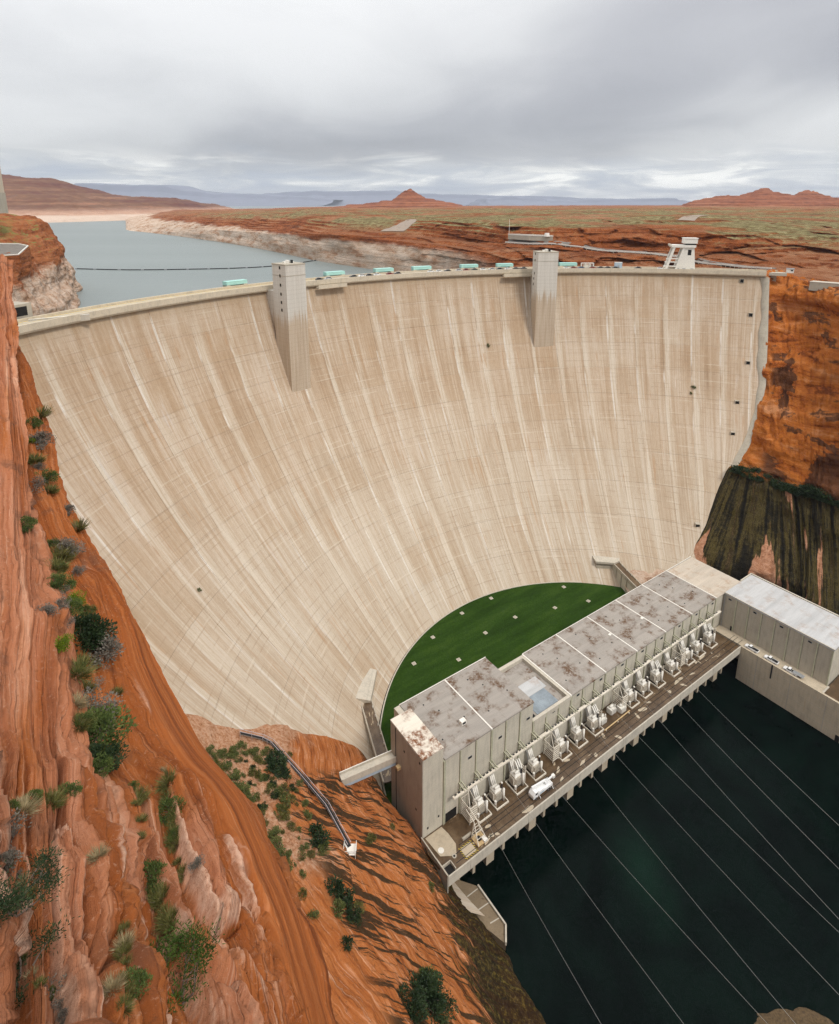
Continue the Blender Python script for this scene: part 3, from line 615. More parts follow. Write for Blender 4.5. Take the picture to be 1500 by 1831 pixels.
PLATEAU = [
    [(-812.7,1690.0,95.6),(-812.7,1690.0,136.0),(-819.7,1705.0,136.0),(-826.7,1720.0,136.0),(-833.7,1735.0,136.0),(-840.7,1750.0,136.0),(-847.8,1765.0,136.0),(-859.4,1790.0,136.0),(-873.4,1820.0,136.0),(-911.1,1900.0,136.0),(-987.2,2060.0,136.0),(-1149.1,2400.0,136.0),(-1838.5,3840.0,140.1),(-2757.8,5760.0,120.0)],
    [(-809.6,1727.0,97.0),(-809.6,1727.0,142.0),(-816.5,1742.0,142.9),(-823.3,1757.0,143.8),(-830.2,1772.0,144.7),(-837.0,1787.0,145.7),(-842.9,1800.0,146.7),(-851.9,1820.0,149.2),(-865.5,1850.0,151.3),(-902.3,1930.0,153.5),(-971.6,2080.0,155.8),(-1133.8,2430.0,155.8),(-1814.0,3888.0,147.8),(-2721.1,5832.0,120.0)],
    [(-621.6,1515.1,97.0),(-621.6,1515.1,142.0),(-624.9,1525.1,149.7),(-630.5,1540.1,154.5),(-636.2,1555.1,158.0),(-643.9,1575.1,161.4),(-655.7,1605.1,164.6),(-667.5,1635.1,167.9),(-687.3,1685.1,172.3),(-723.2,1775.1,177.6),(-787.7,1935.1,180.7),(-941.5,2315.1,181.2),(-1506.4,3704.2,173.2),(-2259.6,5556.3,120.0)],
    [(-473.2,1328.4,97.0),(-473.2,1328.4,142.0),(-475.0,1336.4,153.5),(-478.5,1348.4,161.3),(-485.0,1368.4,166.6),(-491.7,1388.4,170.7),(-501.7,1418.4,176.0),(-511.8,1448.4,181.4),(-535.9,1518.4,186.3),(-574.2,1628.4,189.7),(-626.6,1778.4,191.6),(-749.6,2128.4,189.9),(-1199.4,3405.4,181.9),(-1799.1,5108.2,120.0)],
    [(-352.2,1166.1,97.0),(-352.2,1166.1,142.0),(-353.0,1172.1,155.3),(-354.5,1180.1,166.5),(-361.9,1206.1,170.7),(-370.5,1236.1,174.9),(-376.0,1256.1,180.9),(-387.4,1296.1,186.6),(-407.9,1366.1,190.8),(-443.2,1486.1,194.9),(-526.3,1766.1,194.9),(-705.0,2366.1,188.7),(-1128.0,3785.8,180.7),(-1692.0,5678.6,120.0)],
    [(-222.3,967.9,97.0),(-222.3,967.9,142.0),(-222.7,973.9,157.4),(-223.3,979.9,171.0),(-229.2,1007.9,176.9),(-238.0,1047.9,180.8),(-244.5,1077.9,185.4),(-253.1,1117.9,191.1),(-277.7,1227.9,194.8),(-309.0,1367.9,198.0),(-399.0,1767.9,198.0),(-624.4,2767.9,190.8),(-999.0,4428.7,182.8),(-1498.5,6643.0,120.0)],
    [(-147.6,843.0,97.0),(-147.6,843.0,142.0),(-147.7,849.0,160.7),(-148.0,855.0,177.2),(-152.6,883.0,182.1),(-159.3,923.0,186.2),(-164.2,953.0,191.0),(-172.5,1003.0,195.7),(-192.9,1123.0,198.8),(-230.4,1343.0,200.7),(-315.9,1843.0,200.3),(-572.8,3343.0,190.7),(-916.5,5348.7,182.7),(-1374.8,8023.1,120.0)],
    [(-92.0,766.4,97.0),(-92.0,766.4,142.0),(-92.1,772.4,161.8),(-92.5,780.4,179.5),(-96.6,816.4,184.2),(-101.1,856.4,187.8),(-105.7,896.4,191.9),(-112.6,956.4,196.0),(-125.4,1066.4,198.9),(-154.6,1316.4,201.1),(-218.9,1866.4,200.1),(-418.0,3566.4,191.9),(-668.9,5706.3,183.9),(-1003.3,8559.4,120.0)],
    [(-31.9,690.0,97.1),(-31.9,690.0,142.1),(-32.0,697.0,161.7),(-32.2,705.0,177.0),(-33.7,740.0,182.8),(-35.9,790.0,187.4),(-37.7,830.0,191.7),(-40.3,890.0,196.0),(-45.2,1000.0,199.3),(-56.5,1250.0,200.9),(-85.7,1900.0,199.7),(-148.7,3300.0,196.9),(-238.0,5280.0,188.9),(-357.0,7920.0,120.0)],
    [(27.8,600.0,105.5),(27.8,600.0,150.5),(27.9,606.0,163.7),(28.2,615.0,175.2),(29.7,650.0,179.1),(31.0,680.0,181.5),(31.8,700.0,192.9),(33.5,740.0,198.0),(38.5,850.0,200.8),(49.7,1100.0,202.2),(76.7,1700.0,201.8),(148.7,3300.0,198.3),(238.0,5280.0,190.3),(356.9,7920.0,120.0)],
    [(69.5,500.0,117.0),(69.5,500.0,162.0),(71.2,515.0,169.7),(73.0,530.0,177.0),(76.9,560.0,180.6),(79.6,580.0,182.9),(81.8,600.0,196.7),(87.1,640.0,199.7),(101.9,750.0,201.7),(135.6,1000.0,202.8),(216.5,1600.0,202.8),(446.1,3300.0,199.8),(713.8,5280.0,191.8),(1070.7,7920.0,120.0)],
    [(111.2,480.0,119.2),(111.2,480.0,164.2),(113.1,490.0,169.9),(115.1,500.0,174.8),(119.4,520.0,177.8),(123.7,540.0,182.0),(127.3,560.0,196.7),(136.1,600.0,200.4),(158.5,700.0,202.2),(214.7,950.0,202.8),(338.4,1500.0,203.8),(743.5,3300.0,201.2),(1189.5,5280.0,193.2),(1784.3,7920.0,120.0)],
    [(152.4,470.0,120.4),(152.4,470.0,165.4),(154.7,478.0,168.9),(158.1,490.0,173.0),(162.5,505.0,177.6),(170.0,530.0,181.8),(175.0,550.0,197.1),(187.4,590.0,200.2),(218.7,690.0,201.9),(294.2,930.0,203.2),(473.7,1500.0,203.8),(1040.7,3300.0,202.6),(1665.1,5280.0,194.6),(2497.7,7920.0,120.0)],
    [(191.8,460.0,121.5),(191.8,460.0,166.5),(194.7,468.0,169.9),(198.4,478.0,173.3),(202.9,490.0,176.6),(210.6,510.0,180.9),(217.0,530.0,197.0),(234.8,575.0,200.2),(277.2,680.0,202.1),(374.2,920.0,203.3),(609.0,1500.0,203.8),(1338.1,3300.0,202.6),(2140.9,5280.0,194.6),(3211.4,7920.0,120.0)],
    [(224.3,440.0,123.0),(224.3,440.0,168.0),(227.5,447.0,170.5),(231.6,456.0,172.9),(237.2,468.0,175.9),(246.5,488.0,180.3),(255.6,510.0,194.2),(279.9,560.0,198.2),(334.0,670.0,200.6),(452.5,910.0,202.7),(744.4,1500.0,203.8),(1635.2,3300.0,204.1),(2616.4,5280.0,196.1),(3924.5,7920.0,120.0)],
    [(241.3,400.0,126.2),(241.3,400.0,171.2),(252.7,420.0,172.7),(264.2,440.0,174.1),(274.3,458.0,176.9),(285.4,478.0,181.1),(299.6,505.0,191.2),(328.2,555.0,195.9),(389.1,660.0,199.1),(529.2,900.0,201.3),(879.9,1500.0,202.5),(1932.5,3300.0,204.1),(3092.1,5280.0,196.1),(4638.1,7920.0,120.0)],
    [(253.0,362.0,124.4),(253.0,362.0,169.4),(268.2,385.0,171.6),(281.1,405.0,174.7),(297.5,430.0,177.9),(317.1,460.0,181.3),(339.3,495.0,189.6),(375.5,550.0,194.7),(442.4,650.0,198.3),(610.7,900.0,200.5),(1015.3,1500.0,202.5),(2229.9,3300.0,204.1),(3567.8,5280.0,196.1),(5351.7,7920.0,120.0)],
    [(252.1,308.0,120.2),(252.1,308.0,165.2),(272.3,335.0,169.9),(294.9,365.0,174.0),(321.6,400.0,177.8),(352.0,440.0,182.1),(386.0,485.0,188.0),(431.9,545.0,193.4),(509.3,645.0,197.9),(708.4,900.0,200.5),(1177.7,1500.0,202.5),(2586.6,3300.0,204.1),(4138.6,5280.0,196.1),(6207.9,7920.0,120.0)],
    [(245.5,245.0,117.0),(245.5,245.0,162.0),(277.6,280.0,166.1),(314.3,320.0,170.7),(360.0,370.0,176.9),(406.1,420.0,181.5),(452.0,470.0,186.8),(512.0,535.0,192.9),(610.1,640.0,197.5),(855.0,900.0,200.5),(1421.4,1500.0,202.5),(3121.8,3300.0,204.1),(4994.9,5280.0,196.1),(7492.3,7920.0,120.0)],
]
FAR_MESA = [
    [(-1634.5,2000.0,125.0),(-1634.5,2000.0,149.3),(-1670.0,2050.0,173.0),(-1748.3,2150.0,185.8),(-1945.0,2400.0,213.5),(-2178.2,2700.0,259.6),(-2406.7,3000.0,328.6),(-2555.7,3200.0,390.3),(-2713.7,3400.0,409.6),(-3527.8,4420.0,379.6),(-4233.3,5304.0,120.0)],
    [(-1565.6,2300.0,125.0),(-1565.6,2300.0,142.9),(-1596.0,2350.0,162.0),(-1660.6,2450.0,179.0),(-1790.8,2650.0,205.9),(-1952.7,2900.0,245.0),(-2079.4,3100.0,292.3),(-2204.2,3300.0,350.8),(-2335.2,3500.0,373.6),(-3035.7,4550.0,343.6),(-3642.9,5460.0,120.0)],
    [(-1444.7,2450.0,125.0),(-1444.7,2450.0,142.3),(-1459.1,2480.0,163.3),(-1503.4,2560.0,179.5),(-1611.4,2750.0,200.6),(-1751.9,3000.0,238.1),(-1891.5,3250.0,281.9),(-2001.6,3450.0,327.2),(-2116.2,3650.0,342.9),(-2751.1,4745.0,312.9),(-3301.3,5694.0,120.0)],
    [(-1391.3,2600.0,125.0),(-1391.3,2600.0,139.9),(-1409.5,2640.0,162.0),(-1449.9,2720.0,177.0),(-1543.1,2900.0,194.5),(-1645.8,3100.0,219.9),(-1748.0,3300.0,248.6),(-1875.8,3550.0,284.6),(-1980.1,3750.0,298.0),(-2574.2,4875.0,268.0),(-3089.0,5850.0,120.0)],
    [(-1294.3,2800.0,125.0),(-1294.3,2800.0,141.2),(-1310.4,2840.0,160.1),(-1359.3,2950.0,173.4),(-1426.8,3100.0,184.7),(-1516.5,3300.0,202.6),(-1605.5,3500.0,226.0),(-1717.4,3750.0,249.3),(-1807.8,3950.0,261.2),(-2350.2,5135.0,231.2),(-2820.2,6162.0,120.0)],
    [(-1246.0,3200.0,125.0),(-1246.0,3200.0,141.3),(-1256.0,3230.0,157.7),(-1293.4,3330.0,170.4),(-1338.8,3450.0,180.8),(-1395.5,3600.0,194.8),(-1471.3,3800.0,210.1),(-1547.0,4000.0,227.0),(-1623.6,4200.0,234.7),(-2110.7,5460.0,204.7),(-2532.9,6552.0,120.0)],
    [(-1237.4,3800.0,125.0),(-1237.4,3800.0,143.5),(-1246.0,3830.0,156.4),(-1267.9,3900.0,165.5),(-1299.9,4000.0,171.1),(-1348.0,4150.0,176.6),(-1396.1,4300.0,182.6),(-1460.4,4500.0,188.7),(-1524.9,4700.0,191.5),(-1982.4,6110.0,161.5),(-2378.9,7332.0,120.0)],
    [(-1204.9,4300.0,125.0),(-1204.9,4300.0,144.9),(-1212.8,4330.0,151.9),(-1232.1,4400.0,154.7),(-1259.8,4500.0,157.2),(-1287.5,4600.0,159.9),(-1315.2,4700.0,162.7),(-1343.2,4800.0,161.5),(-1371.2,4900.0,160.3),(-1782.5,6370.0,130.3),(-2139.0,7644.0,120.0)],
]
LAKESHORE = [
    [(-190.2,200.0,130.0),(-190.2,200.0,175.5),(-220.3,235.0,181.3),(-241.5,260.0,187.1),(-262.9,285.0,191.8),(-284.3,310.0,196.5),(-302.1,330.0,197.4),(-337.4,370.0,200.4),(-380.3,420.0,209.0),(-415.1,460.0,214.1),(-468.8,520.0,215.7),(-492.2,546.0,211.7),(-609.4,676.0,120.0)],
    [(-200.9,250.0,130.0),(-200.9,250.0,170.6),(-230.0,290.0,177.9),(-251.7,320.0,184.1),(-269.8,345.0,189.2),(-284.3,365.0,193.4),(-295.7,380.0,194.1),(-321.8,415.0,197.4),(-350.4,455.0,207.4),(-376.3,490.0,211.6),(-414.3,540.0,212.8),(-435.0,567.0,208.8),(-538.6,702.0,120.0)],
    [(-211.9,300.0,130.0),(-211.9,300.0,165.2),(-230.4,330.0,175.3),(-239.2,345.0,182.9),(-258.7,375.0,187.3),(-262.0,380.0,187.5),(-281.5,410.0,192.1),(-294.6,430.0,194.3),(-319.8,470.0,204.5),(-339.1,500.0,209.7),(-365.9,540.0,210.9),(-384.2,567.0,206.9),(-475.7,702.0,120.0)],
    [(-229.2,348.0,130.0),(-229.2,348.0,157.8),(-250.6,385.0,169.8),(-259.7,402.0,179.8),(-265.1,412.0,184.9),(-273.0,425.0,186.9),(-278.9,435.0,189.3),(-290.7,455.0,194.0),(-305.1,480.0,202.5),(-317.2,500.0,205.8),(-336.0,530.0,205.9),(-352.8,556.5,201.9),(-436.9,689.0,120.0)],
    [(-236.3,375.0,130.0),(-236.3,375.0,154.1),(-255.9,410.0,163.9),(-266.3,430.0,173.9),(-271.5,440.0,179.3),(-276.9,450.0,183.3),(-283.5,462.0,187.4),(-290.7,475.0,191.6),(-297.8,488.0,196.6),(-306.5,503.0,198.5),(-322.8,530.0,198.4),(-339.0,556.5,194.4),(-419.7,689.0,120.0)],
    [(-242.5,400.0,130.0),(-242.5,400.0,150.6),(-258.8,430.0,158.0),(-269.1,450.0,166.9),(-276.9,465.0,172.4),(-282.1,475.0,177.0),(-288.4,487.0,181.3),(-292.6,495.0,183.8),(-296.4,502.0,185.5),(-301.0,510.0,186.4),(-312.7,530.0,185.6),(-328.3,556.5,181.6),(-406.5,689.0,120.0)],
    [(-258.3,440.0,124.9),(-258.3,440.0,144.9),(-266.0,455.0,150.1),(-276.5,475.0,155.1),(-283.3,488.0,158.8),(-287.4,496.0,161.5),(-292.2,505.0,163.2),(-296.0,512.0,164.4),(-299.2,518.0,165.1),(-303.1,525.0,165.4),(-308.8,535.0,164.8),(-324.3,561.8,160.8),(-401.5,695.5,120.0)],
    [(-254.8,441.5,119.9),(-254.8,441.5,139.9),(-262.5,456.5,142.0),(-273.0,476.5,141.5),(-279.8,489.5,141.0),(-283.9,497.5,140.5),(-288.7,506.5,140.0),(-292.5,513.5,139.5),(-295.7,519.5,139.0),(-299.6,526.5,138.5),(-305.3,536.5,138.0),(-320.8,563.2,137.5),(-398.0,697.0,115.0)],
    [(-252.3,443.0,111.9),(-252.3,443.0,131.9),(-260.0,458.0,133.0),(-270.5,478.0,133.0),(-277.3,491.0,133.0),(-281.4,499.0,132.5),(-286.2,508.0,132.0),(-290.0,515.0,131.5),(-293.2,521.0,131.0),(-297.1,528.0,130.5),(-302.8,538.0,130.0),(-318.3,564.8,129.5),(-395.5,698.5,107.0)],
]
RIDGE_A = [(-9912,16000,361),(-8571,16000,706),(-7576,16000,665),(-6434,16000,651),(-5945,16000,527),(-5307,16000,458),(-4305,16000,431),(-3302,16000,389),(-2157,16000,306)]
RIDGE_B = [(-5293,19000,322),(-4600,19000,487),(-3915,19000,552),(-2552,19000,569),(-851,19000,585),(-170,19000,503),(852,19000,470),(2558,19000,421),(4264,19000,405),(5121,19000,339),(6831,19000,306),(8719,19000,223)]
RIDGE_C = [(1070,12500,156),(1303,12500,287),(1684,12500,319),(2391,12500,309),(2541,12500,243),(3483,12500,276),(4941,12500,298),(5228,12500,243),(6185,12500,233),(7519,12500,330),(8415,12500,341),(9541,12500,319)]
GUARD = [(83.5, 577.9, 183.6), (105.9, 551.0, 182.3), (132.1, 533.6, 181.0), (161.5, 517.4, 179.4), (188.7, 500.6, 177.9), (208.8, 488.0, 176.8), (225.9, 471.2, 175.2), (243.3, 454.4, 173.9), (254.8, 434.0, 173.1)]
PAD_R = [(83.5, 577.9, 183.6), (91.7, 573.2, 184.9), (117.7, 550.1, 184.8), (118.6, 544.2, 182.7), (99.3, 556.6, 182.4)]
TRACK = [(196.5, 509.8, 180.0), (204.9, 513.8, 182.0), (210.3, 516.3, 185.1), (213.9, 520.3, 189.0)]
DIRT = [(-35.0, 770.0, 185.5), (-25.1, 789.2, 189.6), (-16.2, 812.2, 193.7), (-11.6, 851.9, 197.0)]
BOOM = [(-412.2, 724.8, 142.2), (-342.7, 712.5, 142.2), (-279.1, 718.6, 142.2), (-223.1, 731.1, 142.2), (-181.9, 757.6, 142.2), (-152.8, 808.5, 142.2), (-129.0, 875.6, 142.2)]
DIRT2 = [(275.6, 640.0, 200.9), (337.9, 753.9, 201.6), (428.2, 885.0, 202.4)]
C0 = np.array([117.07, 134.0]); C1 = np.array([81.0, 193.0]); R0, R1, ZT = 272.0, 98.2, 174.0
def dam_s(z):
    h = np.maximum(0.0, ZT - np.asarray(z, float)); return (.295*h + .0025*h*h) / (.295*157 + .0025*157**2)
def dam_face(th, z):
    """point of the downstream face on the radial joint plane th (radians about the arch centre)"""
    s = dam_s(z); e = np.array([np.cos(th), np.sin(th)]); off = (C1 - C0) * s; Rr = R0 + (R1 - R0) * s
    b = e @ off; r = b + math.sqrt(max(0.0, b*b - off @ off + Rr*Rr))
    return np.array([C0[0] + e[0]*r, C0[1] + e[1]*r, float(z)])
def arch(th, r, z): return (C0[0] + r*math.cos(th), C0[1] + r*math.sin(th), z)
WATER, DECK, LAWN, LAKE = 5.5, 22.7, 17.0, 142.0

def smooth01(x, a, b):
    t = np.clip((x - a) / (b - a), 0, 1); return t*t*(3 - 2*t)

# ---- near sandstone shoulder below the viewpoint
def build_foreground():
    A = np.array(A_CTRL)                                   # rows x 3
    A = np.concatenate([A, A[-1:] + np.array([[[-22, -16, 2], [-9, -18, 0], [2, -20, -4]]]), A[-1:] + np.array([[[-50, -70, 0], [-20, -75, -2], [12, -80, -8]]])])
    n = len(A)
    mid = A[:, 1]*0.52 + A[:, 2]*0.48
    nr = grid_normals(A)[:, 1]; nr[nr[:, 2] < 0] *= -1
    gul = mid - nr * np.linspace(3.0, 1.2, n)[:, None]
    dome = A[:, 1]*0.82 + A[:, 2]*0.18 + nr * np.linspace(2.6, 0.5, n)[:, None]
    far = A[:, 0] + (A[:, 0] - A[:, 1]) * 0.9 + np.array([-14.0, -6.0, 5.0])
    sho = A[:, 1]*0.22 + A[:, 2]*0.78 + nr * np.linspace(-0.6, 0.5, n)[:, None]
    c = A[:, 2]; o = np.array([0.8, 0.6, 0.0])
    d1 = c + o*0.4 + [0, 0, -4.0]; d2 = c + o*0.6 + [0, 0, -22]; d3 = c + o*1.5 + [0, 0, -70]; d4 = c + o*3 + [0, 0, -130]
    K = np.stack([far, A[:, 0], A[:, 1], dome, gul, sho, c, d1, d2, d3, d4], 1)
    NR = 474; tq = np.concatenate([np.linspace(0, 2, 36)[:-1], np.linspace(2, 6.5, 440)[:-1], np.linspace(6.5, 10, 36)]); NQ = len(tq)
    K = crom(K, NR, 0); K = crom(K, NQ, 1, tq)
    rr = np.linspace(0, 1, NR)[:, None]; q = tq[None, :]; W = rr * 22
    N = grid_normals(K); N[N[..., 2] < 0] *= -1
    X, Y, Z = K[..., 0], K[..., 1], K[..., 2]
    dm = smooth01(q, 4.3, 3.2); low = smooth01(W, 11.0, 14.5) * smooth01(q, 5.35, 4.7); vis = smooth01(q, 7.8, 6.6)
    wob = fbm(q*0.6, W*0.16, 0, 3, 2) * 0.16
    def saw(t, seed, jw):
        c = np.floor(t); f = t - c; h = 0.45 + 0.55*_h(c + 0*W, np.floor(W*jw + 7*_h(c, c*0, c*0, seed+1)) + 0*c, c*0, seed)
        return f, np.where(f < 0.86, f/0.86, (1 - f)/0.14) * np.clip(h, 0.1, 1)
    f1, s1 = saw((q + wob)*2.6, 11, 0.16); f2, s2 = saw((q + wob*0.7)*7.0 + 0.3*s1, 19, 0.30)
    lens = ridged((q + wob)*1.1, W*0.35, 0, 23, 3)
    rib2 = fbm((q + wob)*9.0, W*0.30, 0, 21, 4); fine = fbm(X*0.6, Y*0.6, Z*0.6, 31, 5)
    steps = vnoise((q + wob)*1.1, W*1.3, 0, 41)
    dist = np.linalg.norm(K - np.array([0, 0, 219.26]), axis=2); sc = np.clip(dist / 45.0, 0.30, 1.6)
    rg = np.exp(-((q - 4.88 - wob*0.9)/0.09)**2) * smooth01(W, 9.5, 12.0) * np.clip(0.45 + 0.9*fbm(W*0.9, 0*W, 0, 33, 3), 0, 1); slick = smooth01(q, 4.9, 5.12) * smooth01(W, 8.5, 11.5) * smooth01(q, 7.0, 6.2)
    tone = (0.5 + 0.5*_h(np.floor((q + wob)*2.6) + 0*W, q*0 + W*0, q*0 + W*0, 29)) * low
    h1, ox, oy, ge = cells((q + wob)*3.0 + 0.03*W, W*0.19, 301); h2, ox2, oy2, ge2 = cells((q + wob)*7.5 + 0.06*W, W*0.42, 311)
    tilt = _h(np.floor(h1*997), np.floor(h1*997)*0, np.floor(h1*997)*0, 5)
    fac = h1*0.75 + ox*1.5*tilt + oy*0.8*_h(np.floor(h1*613), np.floor(h1*613)*0, np.floor(h1*613)*0, 8) - 0.9*np.exp(-ge/0.05)
    fac2 = h2*0.30 + ox2*0.5*np.sign(h2) - 0.35*np.exp(-ge2/0.06)
    tone = (0.5 + 0.5*h1) * low
    D = low*(fac*1.15 + fac2*0.8) + (1 - low)*(1 - slick)*(fac*0.22 + fac2*0.15) + rg*0.6 + low*(s1*1.2 + s2*0.35 + lens*0.4) + (1 - low)*(s1*0.30 + s2*0.16 + lens*0.40)*(1 - 0.7*slick) + (rib2*0.13 + fine*0.10)*(1 - 0.8*slick) + np.floor(steps*3)/3*(0.18 + 0.3*low)*(1 - slick)
    P = K + N * (D * sc * (0.3 + 0.7*vis))[..., None]
    rib = (smooth01(f1, 0.62, 0.86)*s1*0.6 + smooth01(f2, 0.6, 0.86)*s2*0.3 + np.clip(h1, 0, 1)*smooth01(ge, 0.30, 0.12)*0.9) * (0.15 + 0.85*low)
    me = grid_mesh('foreground_cliff', P, 'rock_near', metric_uv(K), {'dome': dm*(1 - 0.75*low) + 0.10*low, 'rib': np.clip(rib*(1 - slick) + rg*0.7, 0, 1), 'tone': tone, 'slick': slick})
    o = link('foreground_cliff', me); tag(o, kind='structure'); return bvh_of(P[::2, ::2])
BV_A = build_foreground()

# ---- lower slope between the dam, the powerhouse and the river
def build_low():
    B = [list(map(np.array, r)) for r in B_CTRL]
    back = [(-70,152,62),(-58,162,50),(-48,170,42),(-38,174,34),(-28,176,28),(-20,176,22),(-17,176,14)]
    back2 = [(-78,168,60),(-66,178,48),(-55,184,38),(-44,188,30),(-33,190,22),(-24,190,16),(-18,190,8)]
    rows = [np.array(back2, float), np.array(back, float)] + [np.array(r) for r in B]
    out = []
    for r in rows:
        l1 = r[0] + (r[0] - r[1]) * 1.3 + [0, 0, 4]; l2 = l1 + (r[0] - r[1]) * 2.5 + [0, 0, 22]
        e = r[-1] + np.array([2.2, 1.6, -9.0])
        out.append(np.concatenate([[l2, l1], r, [e]]))
    K = crom(crom(np.array(out), 230, 0), 220, 1)
    N = grid_normals(K); N[N[..., 2] < 0] *= -1
    X, Y, Z = K[..., 0], K[..., 1], K[..., 2]; q = np.linspace(0, 9, 220)[None, :]; w = np.linspace(0, 9, 230)[:, None]
    rib = ridged(q*1.5 + 0.25*w, w*0.35, 0, 5, 4); f = fbm(X*0.14, Y*0.14, Z*0.14, 9, 5); st = np.floor(fbm(X*0.05, Y*0.05, Z*0.2, 15, 2)*5)/5
    t1 = q*1.5 - 0.30*w + 0.35*fbm(q*0.8, w*0.5, 0, 25, 3); c1 = np.floor(t1); f1 = t1 - c1; s1 = np.where(f1 < 0.88, f1/0.88, (1 - f1)/0.12)*(0.5 + 0.5*_h(c1, c1*0, c1*0, 27))
    D = (rib*0.35 + f*0.8 + st*0.5 + s1*1.7) * (0.25 + 0.75*smooth01(w, 0.9, 2.2))
    P = K + N * D[..., None]; ribs = smooth01(f1, 0.72, 0.88)*np.clip(s1, 0, 1)
    flat = smooth01(q, 6.0, 3.0) * smooth01(w, 6.5, 3.0); run = smooth01(q, 3.6, 5.2) * smooth01(w, 1.4, 2.2) + 0*q
    me = grid_mesh('lower_canyon_slope', P, 'rock_low', metric_uv(K), {'flat': flat, 'run': run, 'rib': ribs})
    tag(link('lower_canyon_slope', me), kind='structure'); return bvh_of(P[::2, ::2])
BV_B = build_low()

# ---- far canyon wall beyond the powerhouse
def build_right():
    c0 = np.array([(220,388,173),(216,372,140),(209,354,111),(198,338,88),(184,324,71),(181,321,68.5),(161,302,45),(150,292,33),(146,288,20)], float)
    rad = c0[:, :2] - C0; rad /= np.linalg.norm(rad, axis=1, keepdims=True)
    cm = c0.copy(); cm[:, :2] += rad * 26
    cols = [cm, c0] + [np.array(r) for r in R_CTRL]
    K = []
    for c in cols:
        c = c.copy(); d = np.array([0.82, 0.57, 0])
        c[4] += d * 1.5; c[5] -= d * 2.0
        K.append(np.concatenate([[c[0] + d*14 + [0, 0, -3]], c, [c[-1] + [0, 0, -12]]]))
    K = np.array(K); K = crom(K, 240, 0); K = crom(K, 240, 1)
    N = grid_normals(K); s = np.sign((N * np.array([-0.8, -0.5, 0.3])).sum(-1, keepdims=True)); N = N * s
    X, Y, Z = K[..., 0], K[..., 1], K[..., 2]; r = np.linspace(0, 10, 240)[None, :]; cc = np.linspace(0, 6, 240)[:, None]
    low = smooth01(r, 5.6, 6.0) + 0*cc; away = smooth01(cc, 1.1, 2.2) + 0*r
    f = fbm(X*0.06, Y*0.06, Z*0.10, 51, 5); slab = ridged(cc*5, r*0.5, 0, 57, 3); bed = fbm(X*0.015, Y*0.015, Z*0.16, 61, 4)
    edge = smooth01(cc, 1.0, 1.35)
    lay = np.floor(Z/7.5 + fbm(X*0.012, Y*0.012, 0, 63, 3)*1.6 + 0.02*X); led = _h(lay, lay*0, lay*0, 65)*(1 - low)
    blk = _h(np.floor(cc*9 + lay*0.37), lay, lay*0, 67)*(1 - low)
    D = (led*1.5 + blk*0.9 + f*2.0 + bed*2.6*(1 - low) + ridged(X*0.03, Y*0.03, Z*0.05, 77, 4)*1.6*(1 - low) + slab*1.1*low + np.floor(fbm(X*0.03, Y*0.03, Z*0.05, 71, 2)*4)/4*1.6*(1-low)) * (0.08 + 0.92*edge)
    P = K + N * D[..., None]
    me = grid_mesh('opposite_canyon_wall', P, 'rock_right', metric_uv(K), {'low': low, 'away': away})
    tag(link('opposite_canyon_wall', me), kind='structure'); return P
P_R = build_right()
BV_R = bvh_of(P_R[::2, ::2])

# ---- plateau and the drowned canyon behind the dam
def build_plateau():
    K = np.array(PLATEAU); K = crom(K, 380, 0)
    K = lin(K, 250, 1)
    r = np.linspace(0, 13, 250)[None, :]; X, Y, Z = K[..., 0], K[..., 1], K[..., 2]
    dist = np.hypot(X, Y)
    sm = K.copy()
    for it in range(3): sm[:, 1:-1] = (sm[:, :-2] + 2*sm[:, 1:-1] + sm[:, 2:]) / 4
    K = sm; X, Y, Z = K[..., 0].copy(), K[..., 1].copy(), K[..., 2].copy()
    big = fbm(X*0.010, Y*0.010, Z*0.02, 81, 5); med = ridged(X*0.05, Y*0.05, Z*0.05, 85, 4)
    cl = smooth01(r, 1.2, 2.0) * smooth01(r, 10.5, 8.0)
    un = np.stack([X/dist, Y/dist], -1)
    hb, _, _, gb = cells(X*0.035, Z*0.16 + Y*0.004, 401); med = med*0.6 + hb*1.3 - 0.8*np.exp(-gb/0.05)
    mw = med*3.6*smooth01(X, -40, 60) + med*0.8
    K[..., 0] += un[..., 0] * (big*9 + mw) * cl; K[..., 1] += un[..., 1] * (big*9 + mw) * cl
    vis = smooth01(r, 4.0, 7.5)
    Z2 = Z + (fbm(X*0.006, Y*0.004, 0, 91, 4)*1.6 + fbm(X*0.03, Y*0.02, 0, 93, 4)*0.7) * vis * np.clip(dist/900, 0.4, 1.6)
    ph = Z2/3.6 + fbm(X*0.006, Y*0.006, 0, 95, 3)*0.9
    ter = (np.floor(ph) + smooth01(ph - np.floor(ph), 0.62, 0.98) - ph) * 3.6
    Z2 = Z2 + ter * np.clip(0.55 + 0.6*fbm(X*0.01, Y*0.01, 0, 99, 3), 0, 1) * smooth01(r, 2.6, 3.6) * smooth01(dist, 3500, 1500)
    K[..., 2] = Z2
    me = grid_mesh('desert_plateau', K, 'plateau'); tag(link('desert_plateau', me), kind='structure'); return K
P_PL = build_plateau()
BV_PL = bvh_of(P_PL[::2, ::2])

